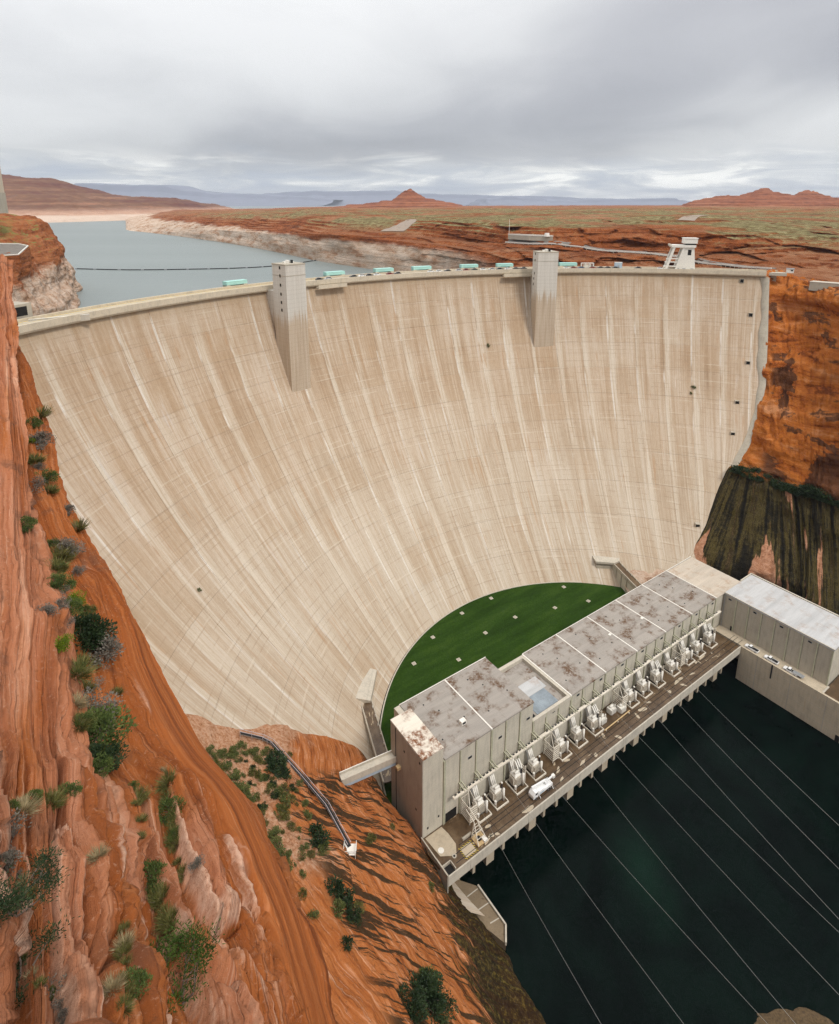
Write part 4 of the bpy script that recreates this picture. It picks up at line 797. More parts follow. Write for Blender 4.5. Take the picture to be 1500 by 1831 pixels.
def sheet(name, ctrl, nu, nv, mat, amp, freq, seed, dirs=(0, 0, 1), horiz=0.0):
    K = lin(crom(np.array(ctrl), nu, 0), nv, 1)
    for it in range(2): K[:, 1:-1] = (K[:, :-2] + 2*K[:, 1:-1] + K[:, 2:]) / 4
    N = grid_normals(K); N[N[..., 2] < 0] *= -1
    D = fbm(K[..., 0]*freq, K[..., 1]*freq, K[..., 2]*freq, seed, 5)*amp + np.floor(fbm(K[..., 0]*freq*.4, K[..., 1]*freq*.4, K[..., 2]*freq*2.5, seed+5, 3)*5)/5*amp*0.6
    P = K + N * D[..., None]
    tag(link(name, grid_mesh(name, P, mat)), kind='structure'); return P
P_SH = sheet('lakeshore_cliff', LAKESHORE, 190, 190, 'shore_rock', 3.0, 0.055, 101)
BV_SH = bvh_of(P_SH[::2, ::2])
sheet('far_mesa_slope', FAR_MESA, 200, 160, 'mesa_rock', 13.0, 0.006, 111)

def build_butte(name, cx, cy, w, d, base, peaks, seed):
    n, m = 150, 90; u = np.linspace(-1.15, 1.15, n)[:, None]; v = np.linspace(-1.2, 1.2, m)[None, :]
    h = 0*u + 0*v
    for (pu, ph, pw, ex) in peaks:
        rr = np.sqrt(((u - pu)/pw)**2 + (v/1.0*0.9)**2); h = np.maximum(h, ph*np.clip(1 - rr, 0, 1)**ex)
    X = cx + u*w + 0*v; Y = cy + v*d + 0*u
    h = h * (1 + 0.18*fbm(X*0.012, Y*0.012, 0, seed, 4)) + fbm(X*0.03, Y*0.03, 0, seed+3, 4)*1.5*(h > 1)
    ph = h/9.0; h = h + (np.floor(ph) + smooth01(ph - np.floor(ph), 0.3, 0.8) - ph)*9.0*0.6
    P = np.stack([X, Y, base + h - 3.0], -1)
    tag(link(name, grid_mesh(name, P, 'butte_rock')), kind='structure')
build_butte('sandstone_butte', -50, 2950, 310, 210, 196, [(0.02, 84, 0.46, 1.0), (0.32, 44, 0.60, 0.7), (-0.1, 34, 1.1, 0.6)], 121)
build_butte('sandstone_butte', 1640, 2950, 375, 260, 199, [(-0.02, 92, 0.60, 0.9), (0.52, 70, 0.45, 0.55), (-0.38, 60, 0.62, 0.5), (0.1, 56, 1.04, 0.40)], 131)

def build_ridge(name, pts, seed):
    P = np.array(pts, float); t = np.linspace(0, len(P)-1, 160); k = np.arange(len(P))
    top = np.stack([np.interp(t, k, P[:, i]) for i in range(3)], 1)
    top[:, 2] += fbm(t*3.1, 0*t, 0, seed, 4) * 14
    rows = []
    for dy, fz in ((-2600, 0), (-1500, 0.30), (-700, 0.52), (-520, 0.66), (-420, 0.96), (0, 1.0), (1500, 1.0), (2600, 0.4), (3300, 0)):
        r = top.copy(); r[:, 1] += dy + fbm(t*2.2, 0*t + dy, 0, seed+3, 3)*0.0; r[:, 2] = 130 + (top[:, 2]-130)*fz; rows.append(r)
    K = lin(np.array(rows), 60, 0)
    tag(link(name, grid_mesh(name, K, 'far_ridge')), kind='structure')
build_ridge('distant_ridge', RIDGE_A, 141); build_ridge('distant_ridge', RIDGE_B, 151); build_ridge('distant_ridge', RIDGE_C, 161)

# ---- water
def build_lake():
    th = np.radians(np.linspace(52, 178, 64)); rr = np.array([281.5, 320, 500, 900, 2000, 5000, 12000, 30000, 60000.0])
    P = np.stack([C0[0] + rr[None, :]*np.cos(th)[:, None], C0[1] + rr[None, :]*np.sin(th)[:, None], np.full((64, 9), LAKE)], -1)
    tag(link('lake_water', grid_mesh('lake_water', P, 'lake', flip=False)), kind='structure')
    g = np.stack(np.meshgrid(np.linspace(-60, 420, 25), np.linspace(-140, 262, 25), indexing='ij') + [np.full((25, 25), WATER)], -1)
    tag(link('river_water', grid_mesh('river_water', g, 'river')), kind='structure')
    n = 40; a = np.linspace(0, 2*math.pi, n)[:, None]; r = np.linspace(0, 1, 14)[None, :]
    X = 101 + np.cos(a)*r*19; Y = 110.5 + np.sin(a)*r*8.0
    Zb = WATER - 0.62 + 0.95*(1 - r**2) + 0.10*fbm(X*0.5, Y*0.5, 0, 3, 4)
    tag(link('gravel_bar', grid_mesh('gravel_bar', np.stack([X, Y, Zb + 0*a], -1), 'gravel')), kind='structure')
build_lake()

# ------------------------------------------------------------------ the dam
def pol(theta): return R(theta)
def sweep(prof, t0, t1, n, centre=C0):
    """closed profile of (radius, z) swept about the arch centre"""
    mb = MB(); m = len(prof)
    for i in range(n + 1):
        t = R(t0 + (t1 - t0) * i / n)
        mb.v += [(centre[0] + r*math.cos(t), centre[1] + r*math.sin(t), z) for r, z in prof]
    for i in range(n):
        for j in range(m):
            a, b = i*m + j, i*m + (j+1) % m; mb.f.append((a, b, b + m, a + m))
    mb.f.append(tuple(range(m))); mb.f.append(tuple(range(n*m, n*m + m))[::-1]); return mb

ZJ = [14.0 + (173.5 - 14.0) * i / 11 for i in range(12)]
LIM_Z = [14, 22, 33, 45, 58, 69, 95, 110, 138, 174]
LIM_L = [164, 166, 168, 171, 177, 174, 169.5, 168.5, 167, 166]
LIM_R = [88.0, 84.8, 77.7, 75.4, 73.2, 71.0, 68.4, 67.6, 67.7, 68.1]
dam = empty('arch_dam', (float(C0[0]), float(C0[1]), 14.0))
tag(dam, 'huge curved concrete arch dam with stained tan blocks holding back the lake', 'dam')
DOFF = np.array([C0[0], C0[1], 14.0])
def patch(th0, th1, z0, z1, nu, nv, out, skirt):
    g = np.zeros((nu, nv, 3)); b = np.zeros((nu, nv, 3))
    for i in range(nu):
        for j in range(nv):
            z = z0 + (z1 - z0)*j/(nv-1); ts = max(th0, R(float(np.interp(z, LIM_Z, LIM_R)) - 0.9)); th = ts + (max(th1, ts + 0.001) - ts)*i/(nu-1)
            p = dam_face(th, z); q = dam_face(th, z - 0.5); t = dam_face(th + 0.002, z) - p; d = q - p
            n = np.cross(t, d); n /= np.linalg.norm(n); n *= np.sign((n[:2] @ (C0 - p[:2])) or 1)
            g[i, j] = p + n*out; b[i, j] = p - n*skirt
    return g, b
def dam_block(th0, th1, z0, z1, out):
    nu, nv = 6, 4; g, b = patch(th0, th1, z0, z1, nu, nv, out, 0.7)
    g = g - DOFF; b = b - DOFF
    vs = [tuple(p) for p in g.reshape(-1, 3)]; fs = []; uvs = {}
    for i in range(nu):
        for j in range(nv): uvs[i*nv + j] = ((th0 + (th1 - th0)*i/(nu-1))*265.0, z0 + (z1 - z0)*j/(nv-1))
    for i in range(nu-1):
        for j in range(nv-1): fs.append((i*nv+j, i*nv+j+1, (i+1)*nv+j+1, (i+1)*nv+j))
    ring = [(i, 0) for i in range(nu)] + [(nu-1, j) for j in range(1, nv)] + [(i, nv-1) for i in range(nu-2, -1, -1)] + [(0, j) for j in range(nv-2, 0, -1)]
    k = len(vs)
    for (i, j) in ring: uvs[len(vs)] = uvs[i*nv+j]; vs.append(tuple(g[i, j]))
    for (i, j) in ring: uvs[len(vs)] = uvs[i*nv+j]; vs.append(tuple(b[i, j]))
    m = len(ring); nf = len(fs)
    for a in range(m): fs.append((k+a, k+(a+1) % m, k+m+(a+1) % m, k+m+a))
    me = bpy.data.meshes.new('concrete_block'); me.from_pydata(vs, [], fs)
    l = me.uv_layers.new(name='UVMap')
    for lp in me.loops: l.data[lp.index].uv = uvs[lp.vertex_index]
    me.polygons.foreach_set('use_smooth', [i < nf for i in range(len(fs))])
    me.materials.append(MATS['dam_concrete']); return link('concrete_block', me, dam)
nblk = 0
for k in range(-12, 18):
    ta, tb = 111.9 + 3.93*k, 111.9 + 3.93*(k+1)
    for j in range(11):
        z0, z1 = ZJ[j], ZJ[j+1]; zm = (z0 + z1)/2
        if tb < min(np.interp(z0, LIM_Z, LIM_R), np.interp(z1, LIM_Z, LIM_R)) + 0.3 or ta > max(np.interp(z0, LIM_Z, LIM_L), np.interp(z1, LIM_Z, LIM_L)) + 0.5: continue
        g = 0.03 / 265
        dam_block(R(ta) + g, R(tb) - g, z0 + 0.025, z1 - 0.025, random.uniform(0.0, 0.07)); nblk += 1
core = []
for i in range(112):
    core.append([dam_face(R(max(64 + (180-64)*i/111, np.interp(z, LIM_Z, LIM_R) - 0.9)), z) for z in np.linspace(10, 173.6, 50)])
core = np.array(core); rv = core[..., :2] - C0; rl = np.linalg.norm(rv, axis=2, keepdims=True); core[..., :2] = C0 + rv*(rl + 0.45)/rl
uvc = np.stack(np.meshgrid(np.radians(np.linspace(64, 180, 112))*265, np.linspace(10, 173.6, 50), indexing='ij'), -1)
link('dam_core', grid_mesh('dam_core', core - DOFF, 'dam_concrete', uvc), dam)
def dpart(name, mb, mat, smooth=False):
    mb.v = [(x - DOFF[0], y - DOFF[1], z - DOFF[2]) for x, y, z in mb.v]; return mb.build(name, mat, dam, smooth)
T0, T1 = 67.5, 166.2
dpart('crest_cornice', sweep([(270.0, 173.6), (269.6, 174.3), (269.6, 176.9), (270.3, 176.9), (270.3, 176.0), (273.5, 176.0), (273.5, 173.2), (271.2, 173.2)], T0, T1, 120), 'parapet')
dpart('sidewalk', sweep([(273.5, 174.0), (273.5, 176.05), (274.6, 176.05), (274.6, 174.0)], T0, T1, 120), 'parapet')
dpart('roadway', sweep([(274.6, 174.0), (274.6, 175.85), (281.0, 175.85), (281.0, 174.0)], T0 - 2.5, T1, 120), 'roadway')
dpart('upstream_parapet', sweep([(281.0, 130), (281.0, 176.9), (281.9, 176.9), (281.9, 130)], T0 - 1.5, T1, 120), 'parapet')
dpart('yellow_line', sweep([(279.9, 175.855), (279.9, 175.875), (280.5, 175.875), (280.5, 175.855)], 127, 165.5, 60), 'yellow_paint')
dpart('yellow_line', sweep([(276.9, 175.855), (276.9, 175.870), (277.2, 175.870), (277.2, 175.855)], 70, 165.5, 100), 'yellow_paint')
for a, b in ((126.6, 130.6), (99.0, 103.4)):
    dpart('tower_balcony', sweep([(266.6, 172.2), (266.6, 174.2), (267.1, 174.2), (267.1, 173.2), (269.6, 173.2), (269.6, 172.2)], a, b, 6), 'parapet')
# pale seal along the right abutment
seal = MB(); zs = np.linspace(36, 173, 30); thr = [np.interp(z, [24, 33.5, 44.5, 68.9, 87.9, 110.6, 138.3, 174], [84.8, 77.7, 75.4, 71.0, 68.6, 67.5, 67.6, 68.0]) for z in zs]
for z, t in zip(zs, thr):
    w = 0.05 + 0.2*math.sin(z*0.11) + 0.12*math.sin(z*0.37)
    for dt, o in ((-0.95, 0.7), (w, 0.6), (w + 0.02, -0.3)):
        p = dam_face(R(t + dt), z); n = np.append(C0 - p[:2], 0); n /= np.linalg.norm(n); seal.v.append(tuple(p + n*o))
for i in range(29):
    for j in range(2): seal.f.append((i*3+j, i*3+j+1, i*3+j+4, i*3+j+3))
dpart('abutment_seal', seal, 'concrete', True)
# small gallery doorways close to the right abutment
for (x, y, z) in ((208.6,389.9,170.3),(211.0,378.1,150.0),(204.9,362.7,122.4),(194.3,349.5,100.8),(187.6,337.5,85.1),(156.1,303.5,43.6)):
    th = math.atan2(y - C0[1], x - C0[0]); p = dam_face(th, z); r = math.hypot(*(p[:2] - C0))
    e = np.array([math.cos(th), math.sin(th)]); t = np.array([math.sin(th), -math.cos(th)])
    def pt(a, b, c): q = C0 + e*(r + b) + t*a; return (q[0], q[1], z + c)
    mb = MB()
    for a0, a1, c0_, c1_ in ((-1.2, -1.0, -1.3, 1.3), (1.0, 1.2, -1.3, 1.3), (-1.0, 1.0, 1.1, 1.3), (-1.0, 1.0, -1.3, -1.1)):
        mb.prism([pt(a0, -0.9, 0)[:2], pt(a1, -0.9, 0)[:2], pt(a1, 1.5, 0)[:2], pt(a0, 1.5, 0)[:2]], z + c0_, z + c1_)
    f = dpart('gallery_portal', mb, 'concrete')
    mb = MB().prism([pt(-0.99, -0.6, 0)[:2], pt(0.99, -0.6, 0)[:2], pt(0.99, 1.2, 0)[:2], pt(-0.99, 1.2, 0)[:2]], z - 1.09, z + 1.09)
    mb.v = [(x_ - DOFF[0], y_ - DOFF[1], z_ - DOFF[2]) for x_, y_, z_ in mb.v]; mb.build('portal_door', 'dark_void', f)
# viewing ledges at the toe with their walkways
def poly(name, pts, z0, z1, mat, parent=None):
    return MB().prism(pts, z0, z1).build(name, mat, parent)
lg = empty('toe_ledge', (-22.5, 210, 12)); tag(lg, 'weathered concrete ledge on the dam toe beside the left lawn end', 'ledge')
def rel(pts, o): return [(p[0]-o[0], p[1]-o[1]) for p in pts]
MB().prism(rel([(-30,202),(-28,220),(-18.6,219.2),(-20.0,202.5)], (-22.5,210)), [4,4,4,4], [13.2,12.8,10.6,10.6]).build('ledge_cap', 'concrete_pale', lg)
MB().prism(rel([(-30,203),(-28,219),(-19.4,218.2),(-20.8,203.5)], (-22.5,210)), -4, 4).build('ledge_body', 'concrete', lg)
lg = empty('toe_ledge', (104.5, 299, 12)); tag(lg, 'grey concrete ledge on the dam toe behind the far lawn corner', 'ledge')
MB().prism(rel([(97,306),(113,304),(111.5,296.0),(108,293.6),(98.0,295.0)], (104.5,299)), 13.2, 14.4).build('ledge_cap', 'concrete_pale', lg)
MB().prism(rel([(98.5,306),(112,304),(110.3,297.0),(107.4,294.8),(99.2,296.0)], (104.5,299)), 11.4, 13.2).build('ledge_slot', 'concrete_brown', lg)
MB().prism(rel([(98,306),(112.5,304),(111,296.6),(107.8,294.2),(98.6,295.4)], (104.5,299)), 6, 11.4).build('ledge_body', 'concrete', lg)

# ------------------------------------------------------------------ elevator towers
def tower(th, w, r0, r1, label, wins, dark):
    t = R(th); o = arch(t, 256, 110); T = empty('elevator_tower', o, t - math.pi/2); tag(T, label, 'tower', 'elevator towers on the dam face')
    h = w/2; y0, y1 = r0 - 256, r1 - 256; zt = 189.4 - 110
    box('shaft', 'tower_concrete', T, -h, h, y0, y1, 0, zt - 0.9)
    box('cap_slab', 'concrete', T, -h - 0.15, h + 0.15, y0 - 0.15, y1 + 0.15, zt - 0.9, zt - 0.2)
    box('rear_web', 'tower_concrete', T, -h + 1.6, h - 1.6, y1, 20, 0, 64.5)
    box('lift_band', 'concrete', T, -h - 0.08, h + 0.08, y0 - 0.08, y1 + 0.08, zt - 6.2, zt - 5.9)
    for (z, fy) in wins:
        f = box('window', 'concrete', T, -h - 0.10, -h, fy - 0.75, fy + 0.75, z - 110 - 0.9, z - 110 + 0.9)
        box('pane', 'dark_void', f, -h - 0.14, -h - 0.101, fy - 0.55, fy + 0.55, z - 110 - 0.7, z - 110 + 0.7)
    eq = MB().cyl((0, 1, zt - 0.2), (0, 1, zt + 1.2), 1.1).box(-2.6, -1.2, 0, 1.6, zt - 0.2, zt + 0.7).box(1.4, 3.2, -0.5, 1.2, zt - 0.2, zt + 0.5)
    eq.build('roof_equipment', 'white_paint', T); MB().box(0.9, 1.9, -1.5, -0.6, zt - 0.2, zt + 1.4).build('roof_vent', 'rubber', T)
tower(136.1, 12.0, 250, 262, 'tall grey concrete elevator tower with six windows, nearest the lake boom', [(187.3, -1), (183.2, -1), (178.5, -1), (173.9, -1), (169.6, -1), (165.6, -1)], 1)
tower(98.1, 13.2, 252.5, 263, 'grey concrete elevator tower on the dam face nearer the gantry crane', [(187.6, 2.2), (183.6, 2.4), (175.2, 2.6), (171.8, 3.2), (168.2, 3.6)], 0)

# ------------------------------------------------------------------ things on the crest
def crest_thing(name, th, r, z=175.85): return empty(name, arch(R(th), r, z), R(th) - math.pi/2)
HOIST = [(140.48, 137.97, 'left of both towers, standing alone over the lake'), (127.62, 125.1, 'just right of the six-windowed tower'), (120.76, 118.23, 'at the end of the lake shoreline'),
         (115.36, 112.8, 'below the pale bleached cliff, third right of the left tower'), (108.44, 106.02, 'third left of the right tower'), (103.19, 100.93, 'immediately left of the right tower'), (94.2, 91.8, 'half hidden behind the right tower')]
for i, (a, b, w) in enumerate(HOIST):
    T = crest_thing('gate_hoist_housing', (a + b)/2, 283.9)
    tag(T, 'long teal gate hoist housing ' + w, 'hoist housing', 'teal hoist housings along the crest')
    L = 284*R(a - b)/2
    box('roof', 'teal_paint', T, -L, L, -2.0, 2.2, 3.1, 3.4); box('front_panel', 'teal_paint', T, -L, L, -1.95, -1.75, 1.5, 3.1)
    box('end_wall', 'teal_paint', T, -L, -L + 0.25, -1.75, 2.1, 0.4, 3.1); box('end_wall', 'teal_paint', T, L - 0.25, L, -1.75, 2.1, 0.4, 3.1)
    box('pedestal', 'parapet', T, -L, -L + 2.2, -1.9, 2.0, -6, 1.45); box('pedestal', 'parapet', T, L - 2.2, L, -1.9, 2.0, -6, 1.45); box('back_panel', 'teal_paint', T, -L + .25, L - .25, 1.9, 2.1, 0.4, 3.1)

def car_parts(T, paint, L=4.6, W=1.85, kind='car'):
    h = L/2; w = W/2
    prof = [(-h,0.35),(-h,0.85),(-h+0.25,0.98),(-h*0.42,1.02),(h*0.62,1.0),(h,0.82),(h,0.35)] if kind == 'car' else [(-h,0.45),(-h,1.05),(-h+0.1,1.15),(h*0.55,1.15),(h*0.97,1.02),(h,0.45)]
    mb = MB(); n = len(prof)
    mb.add([(x, -w, z) for x, z in prof] + [(x, w, z) for x, z in prof], [tuple(range(n)), tuple(range(n, 2*n))[::-1]] + [(i, (i+1) % n, n+(i+1) % n, n+i) for i in range(n)])
    mb.build('body', paint, T)
    if kind == 'car': cab = [(-h*0.72,1.0),(-h*0.5,1.45),(h*0.12,1.48),(h*0.45,1.0)]
    else: cab = [(-h*0.05,1.14),(0.0,1.82),(h*0.34,1.84),(h*0.56,1.14)]
    for nm, mt, s, dz in (('window_band', 'dark_glass', 0.92, 0), ):
        mb = MB(); n = 4
        mb.add([(x, -w*s, z) for x, z in cab] + [(x, w*s, z) for x, z in cab], [(0,1,2,3), (7,6,5,4), (0,4,5,1), (1,5,6,2), (2,6,7,3), (3,7,4,0)]); mb.build(nm, mt, T)
    z = cab[1][1]; MB().box(cab[1][0]-0.02, cab[2][0]+0.02, -w*0.86, w*0.86, z - 0.03, z + 0.07).build('roof', paint, T)
    for x in (-h*0.62, h*0.62):
        for y in (-w, w):
            t = MB().cyl((x, y - 0.12, 0.36), (x, y + 0.12, 0.36), 0.36, n=12).build('wheel', 'rubber', T); MB().cyl((x, y - 0.13, 0.36), (x, y + 0.13, 0.36), 0.18, n=8).build('rim', 'galvanised', t)
    for y in (-w*0.7, w*0.7): MB().box(h - 0.03, h + 0.02, y - 0.2, y + 0.2, 0.6, 0.78).build('headlight', 'vehicle_white', T)
    if kind == 'pickup':
        MB().box(-h + 0.15, -h*0.08, -w*0.85, w*0.85, 1.06, 1.17).build('truck_bed', 'dark_void', T)
protos = {}
for cn in ('car_dark', 'vehicle_white', 'car_red', 'car_silver', 'car_blue'):
    T = empty('parked_car'); car_parts(T, MATS[cn]); protos[cn] = [T, False]
CARS = [(129.3,'car_dark'),(128.1,'car_silver'),(124.6,'car_dark'),(123.4,'vehicle_white'),(122.3,'car_dark'),(121.2,'vehicle_white'),(119.4,'car_red'),(118.3,'car_dark'),(113.4,'vehicle_white'),(112.2,'vehicle_white'),(111.0,'car_dark'),
        (109.3,'car_silver'),(108.2,'car_red'),(107.1,'car_dark'),(105.7,'vehicle_white'),(104.5,'car_silver'),(103.3,'car_dark'),(102.1,'vehicle_white'),(100.9,'car_dark'),(99.9,'car_dark'),(93.6,'vehicle_white'),(92.6,'car_red'),(91.6,'car_blue'),(88.9,'car_dark'),(87.9,'car_dark'),(86.7,'car_dark'),(83.7,'car_dark'),(80.6,'vehicle_white'),(89.9,'car_red')]
CN = {'car_dark': 'black', 'vehicle_white': 'white', 'car_red': 'dark red', 'car_silver': 'silver', 'car_blue': 'blue'}
def car_zone(t):
    if t > 126: return 'beside the six-windowed tower'
    if t > 116.5: return 'where the crest meets the lake shore'
    if t > 110.5: return 'below the pale bleached cliff'
    if t > 104: return 'between the teal housings near mid crest'
    if t > 98: return 'just left of the right tower'
    if t > 90.7: return 'just right of the right tower'
    if t > 85: return 'near the blue grey cabin'
    return 'close to the gantry crane'
for th, cn in CARS:
    p = protos[cn]; T = p[0] if not p[1] else copy_tree(p[0]); p[1] = True
    T.location = arch(R(th), 276.0, 175.87); T.rotation_euler = (0, 0, R(th) - math.pi/2 + (math.pi if random.random() < .4 else 0))
    tag(T, '%s car parked on the dam crest %s' % (CN[cn], car_zone(th)), 'car', '%s cars parked on the crest' % CN[cn])

T = crest_thing('gantry_crane', 78.0, 279.5); tag(T, 'tall white gantry crane standing on the right end of the dam crest', 'crane')
MB().add([(-2.6,-3.2,0),(9.0,-3.2,0),(7.2,-3.2,14.5),(1.6,-3.2,14.5),(-2.6,-2.4,0),(9.0,-2.4,0),(7.2,-2.4,14.5),(1.6,-2.4,14.5)], [(0,1,2,3),(7,6,5,4),(0,4,5,1),(1,5,6,2),(2,6,7,3),(3,7,4,0)]).build('end_frame', 'white_paint', T)
box('frame_opening', 'dark_void', T, 3.4, 5.6, -3.24, -3.2, 9.6, 13.2)
for y in (-3.0, 4.0):
    MB().beam((-9.2, y, 0), (-5.2, y, 14.6), 1.3, 1.3).build('leg', 'white_paint', T)
    MB().beam((-3.0, y, 0), (0.8, y, 14.6), 1.3, 1.3).build('leg', 'white_paint', T)
for z in (2.2, 5.0, 7.2): MB().beam((-12.0 + z*0.3, -3.2, z), (-2.0, -3.2, z), 0.35, 0.7).build('platform_rail', 'white_paint', T)
box('top_girder', 'white_paint', T, -7.2, 8.0, -4.0, 5.0, 14.6, 16.2); box('walkway_lip', 'cream_steel', T, -8.0, -7.2, -4.0, 5.0, 15.4, 16.6)
box('hoist_cab', 'white_paint', T, 0.4, 8.8, -3.4, 4.4, 17.2, 20.4); box('cab_base', 'dark_void', T, 2.0, 8.0, -2.6, 3.8, 16.2, 17.2); box('cab_roof', 'white_paint', T, 0.1, 9.1, -3.7, 4.7, 20.4, 20.75)
for x in (-8, -2, 2, 7): MB().box(x - 0.9, x + 0.9, -3.5, -2.0, 0, 0.9).build('wheel_truck', 'steel_grey', T)
T = crest_thing('site_cabin', 86.2, 280.2); tag(T, 'small blue grey cabin standing on the crest near the gantry crane', 'cabin')
box('body', 'blue_grey_panel', T, -2.4, 2.4, -1.2, 1.0, 0, 3.9); box('roof', 'white_paint', T, -2.5, 2.5, -1.3, 1.1, 3.9, 4.05); box('door', 'steel_grey', T, -0.6, 0.5, -1.25, -1.2, 0.1, 2.2)
T = crest_thing('equipment_frame', 90.5, 279.8); tag(T, 'white open equipment frame parked on the crest right of the right tower', 'frame')
MB().box(-4.4, 4.4, -1.1, 1.1, 0.5, 0.9).build('bed', 'white_paint', T); MB().box(-4.2, 4.2, -1.0, 1.0, 3.3, 3.6).build('top', 'white_paint', T)
for x in (-4.1, -1.4, 1.4, 4.1):
    for y in (-0.9, 0.9): MB().box(x - .18, x + .18, y - .18, y + .18, 0.9, 3.3).build('post', 'white_paint', T)
MB().box(-2.6, 2.6, -0.6, 0.6, 0.9, 2.6).build('machine', 'cream_steel', T)
for x in (-3, 3): MB().cyl((x, -1.0, 0.4), (x, 1.0, 0.4), 0.4).build('wheel', 'rubber', T)
T = crest_thing('guard_hut', 64.6, 279.0); tag(T, 'tiny white guard hut where the crest road meets the right cliff', 'hut')
box('body', 'white_paint', T, -2, 2, -1.5, 1.5, 0, 2.6); box('roof', 'steel_grey', T, -2.3, 2.3, -1.8, 1.8, 2.6, 2.8); box('window', 'dark_glass', T, 0.2, 1.5, -1.53, -1.5, 1.1, 2.0)

# ------------------------------------------------------------------ powerhouse and its decks (local frame: u along the building, v towards the dam)
TH = R(35.13); E1 = np.array([math.cos(TH), math.sin(TH)]); E2 = np.array([-math.sin(TH), math.cos(TH)]); O = np.array([56.81, 186.63])
def W(u, v, z=0.0): p = O + u*E1 + v*E2; return (float(p[0]), float(p[1]), float(z))
def PH(name, u, v, z, label, cat, group=None, rz=0.0):
    return tag(empty(name, W(u, v, z), TH + rz), label, cat, group)

toe = MB(); pts = []
for i in range(80):
    t = R(20 + 215*i/79); p = C1 + 100.5*np.array([math.cos(t), math.sin(t)])
    if (p - O) @ E2 > 3: pts.append((float(p[0]), float(p[1])))
tag(poly('toe_ground', pts, LAWN - 5, LAWN - 0.7, 'concrete_brown'), kind='structure')
pts = []
for i in range(120):
    t = R(20 + 215*i/119); p = C1 + 96.4*np.array([math.cos(t), math.sin(t)])
    if (p - O) @ E2 > 4 and (p - np.array([107.6, 296.0])) @ np.array([-0.96, -0.27]) > -1.0: pts.append((float(p[0]), float(p[1])))
tag(poly('lawn', pts + [W(97, 4)[:2]], LAWN - 0.6, LAWN, 'lawn_grass'), kind='structure')
cb = sweep([(96.4, LAWN - 0.6), (96.4, LAWN + 0.25), (96.85, LAWN + 0.25), (96.85, LAWN - 0.6)], 85, 196, 90, C1).build('lawn_kerb', 'concrete_pale')
tag(cb, 'pale curved kerb edging the lawn along the dam toe', 'kerb')
gt = sweep([(96.85, LAWN - 0.65), (96.85, LAWN - 0.55), (99.0, LAWN - 0.55), (99.0, LAWN - 0.65)], 85, 196, 90, C1).build('toe_gutter', 'dark_void')
tag(gt, 'dark drainage gutter curving between lawn and dam toe', 'gutter')
proto = None
VB = [(-2.5,229.1,'nearest the left toe ledge'),(6.4,246.1,'second along the kerb from the left ledge'),(21.6,263.6,'third along the kerb from the left ledge'),(32.0,249.2,'in the middle of the lawn'),(17.9,231.5,'nearest the high powerhouse roof'),
      (48.2,260.6,'right of the lawn middle'),(69.8,267.9,'beside the row of lower roofs'),(88.5,273.3,'nearest the far lawn corner'),(78.4,285.2,'beside the kerb below the far toe ledge'),(37.8,275.6,'fourth along the kerb from the left ledge')]
for x, y, w in VB:
    if proto is None:
        T = empty('valve_box'); proto = T
        box('frame', 'concrete_pale', T, -0.85, 0.85, -0.85, 0.85, 0, 0.30); box('lid', 'concrete_brown', T, -0.45, 0.45, -0.45, 0.45, 0.30, 0.36)
    else: T = copy_tree(proto)
    T.location = (x, y, LAWN); T.rotation_euler = (0, 0, TH + random.uniform(-.1, .1)); tag(T, 'square pale valve box on the lawn ' + w, 'valve box', 'valve boxes on the lawn')

def m_haz(g):
    o = g.tc('Object'); x, y, z = g.xyz(o); f = g.math('FRACT', g.math('MULTIPLY', g.math('ADD', x, y), 1.15))
    g.out(g.mix(g.math('GREATER_THAN', f, 0.5), (0.03, 0.027, 0.02), (0.40, 0.29, 0.05)), 0.7)
material('hazard_paint', m_haz)

P = PH('powerhouse', 0, 0, 0, 'long grey powerhouse with rust stained flat roofs across the dam toe', 'building')
# walls behind the panels
box('wall', 'concrete_wall', P, -60.2, -20.2, 0.30, 25.5, 8, 48.5); box('wall', 'concrete_wall', P, -20.2, 0, 0.30, 25.4, 8, 38.2); box('wall', 'concrete_wall', P, 0, 122, 0.30, 25.5, 8, 39.9)
# front panels between pilasters
step = 20.0/3
for i in range(-9, 16):
    u0 = i*step; u1 = u0 + step
    top = 48.5 if u1 <= -19 else 40.4 if u1 <= 1 else 39.9
    if u0 > 100: u1 = min(u1, 107)
    mid = 34.2
    box('wall_panel', 'concrete_wall', P, u0 + 0.32, u1 - 0.32, 0.0, 0.30, mid + 0.12, top); box('wall_panel', 'concrete_wall', P, u0 + 0.32, u1 - 0.32, 0.08, 0.30, DECK, mid)
    box('pilaster', 'pilaster_green', P, u0 - 0.22, u0 + 0.22, -0.32, 0.30, DECK, top - 0.02)
    if i % 3 == 0: box('pilaster', 'pilaster_green', P, u0 + 0.36, u0 + 0.62, -0.25, 0.0, DECK, top - 0.02)
    if i % 2 == 0:
        uc = (u0 + u1)/2 + 0.8; zc = 43.0 if top > 45 else 38.4
        f = box('vent', 'steel_grey', P, uc - 0.85, uc + 0.85, -0.06, 0.0, zc - 0.5, zc + 0.5); box('louvre', 'dark_void', f, uc - 0.7, uc + 0.7, -0.09, -0.061, zc - 0.38, zc + 0.38)
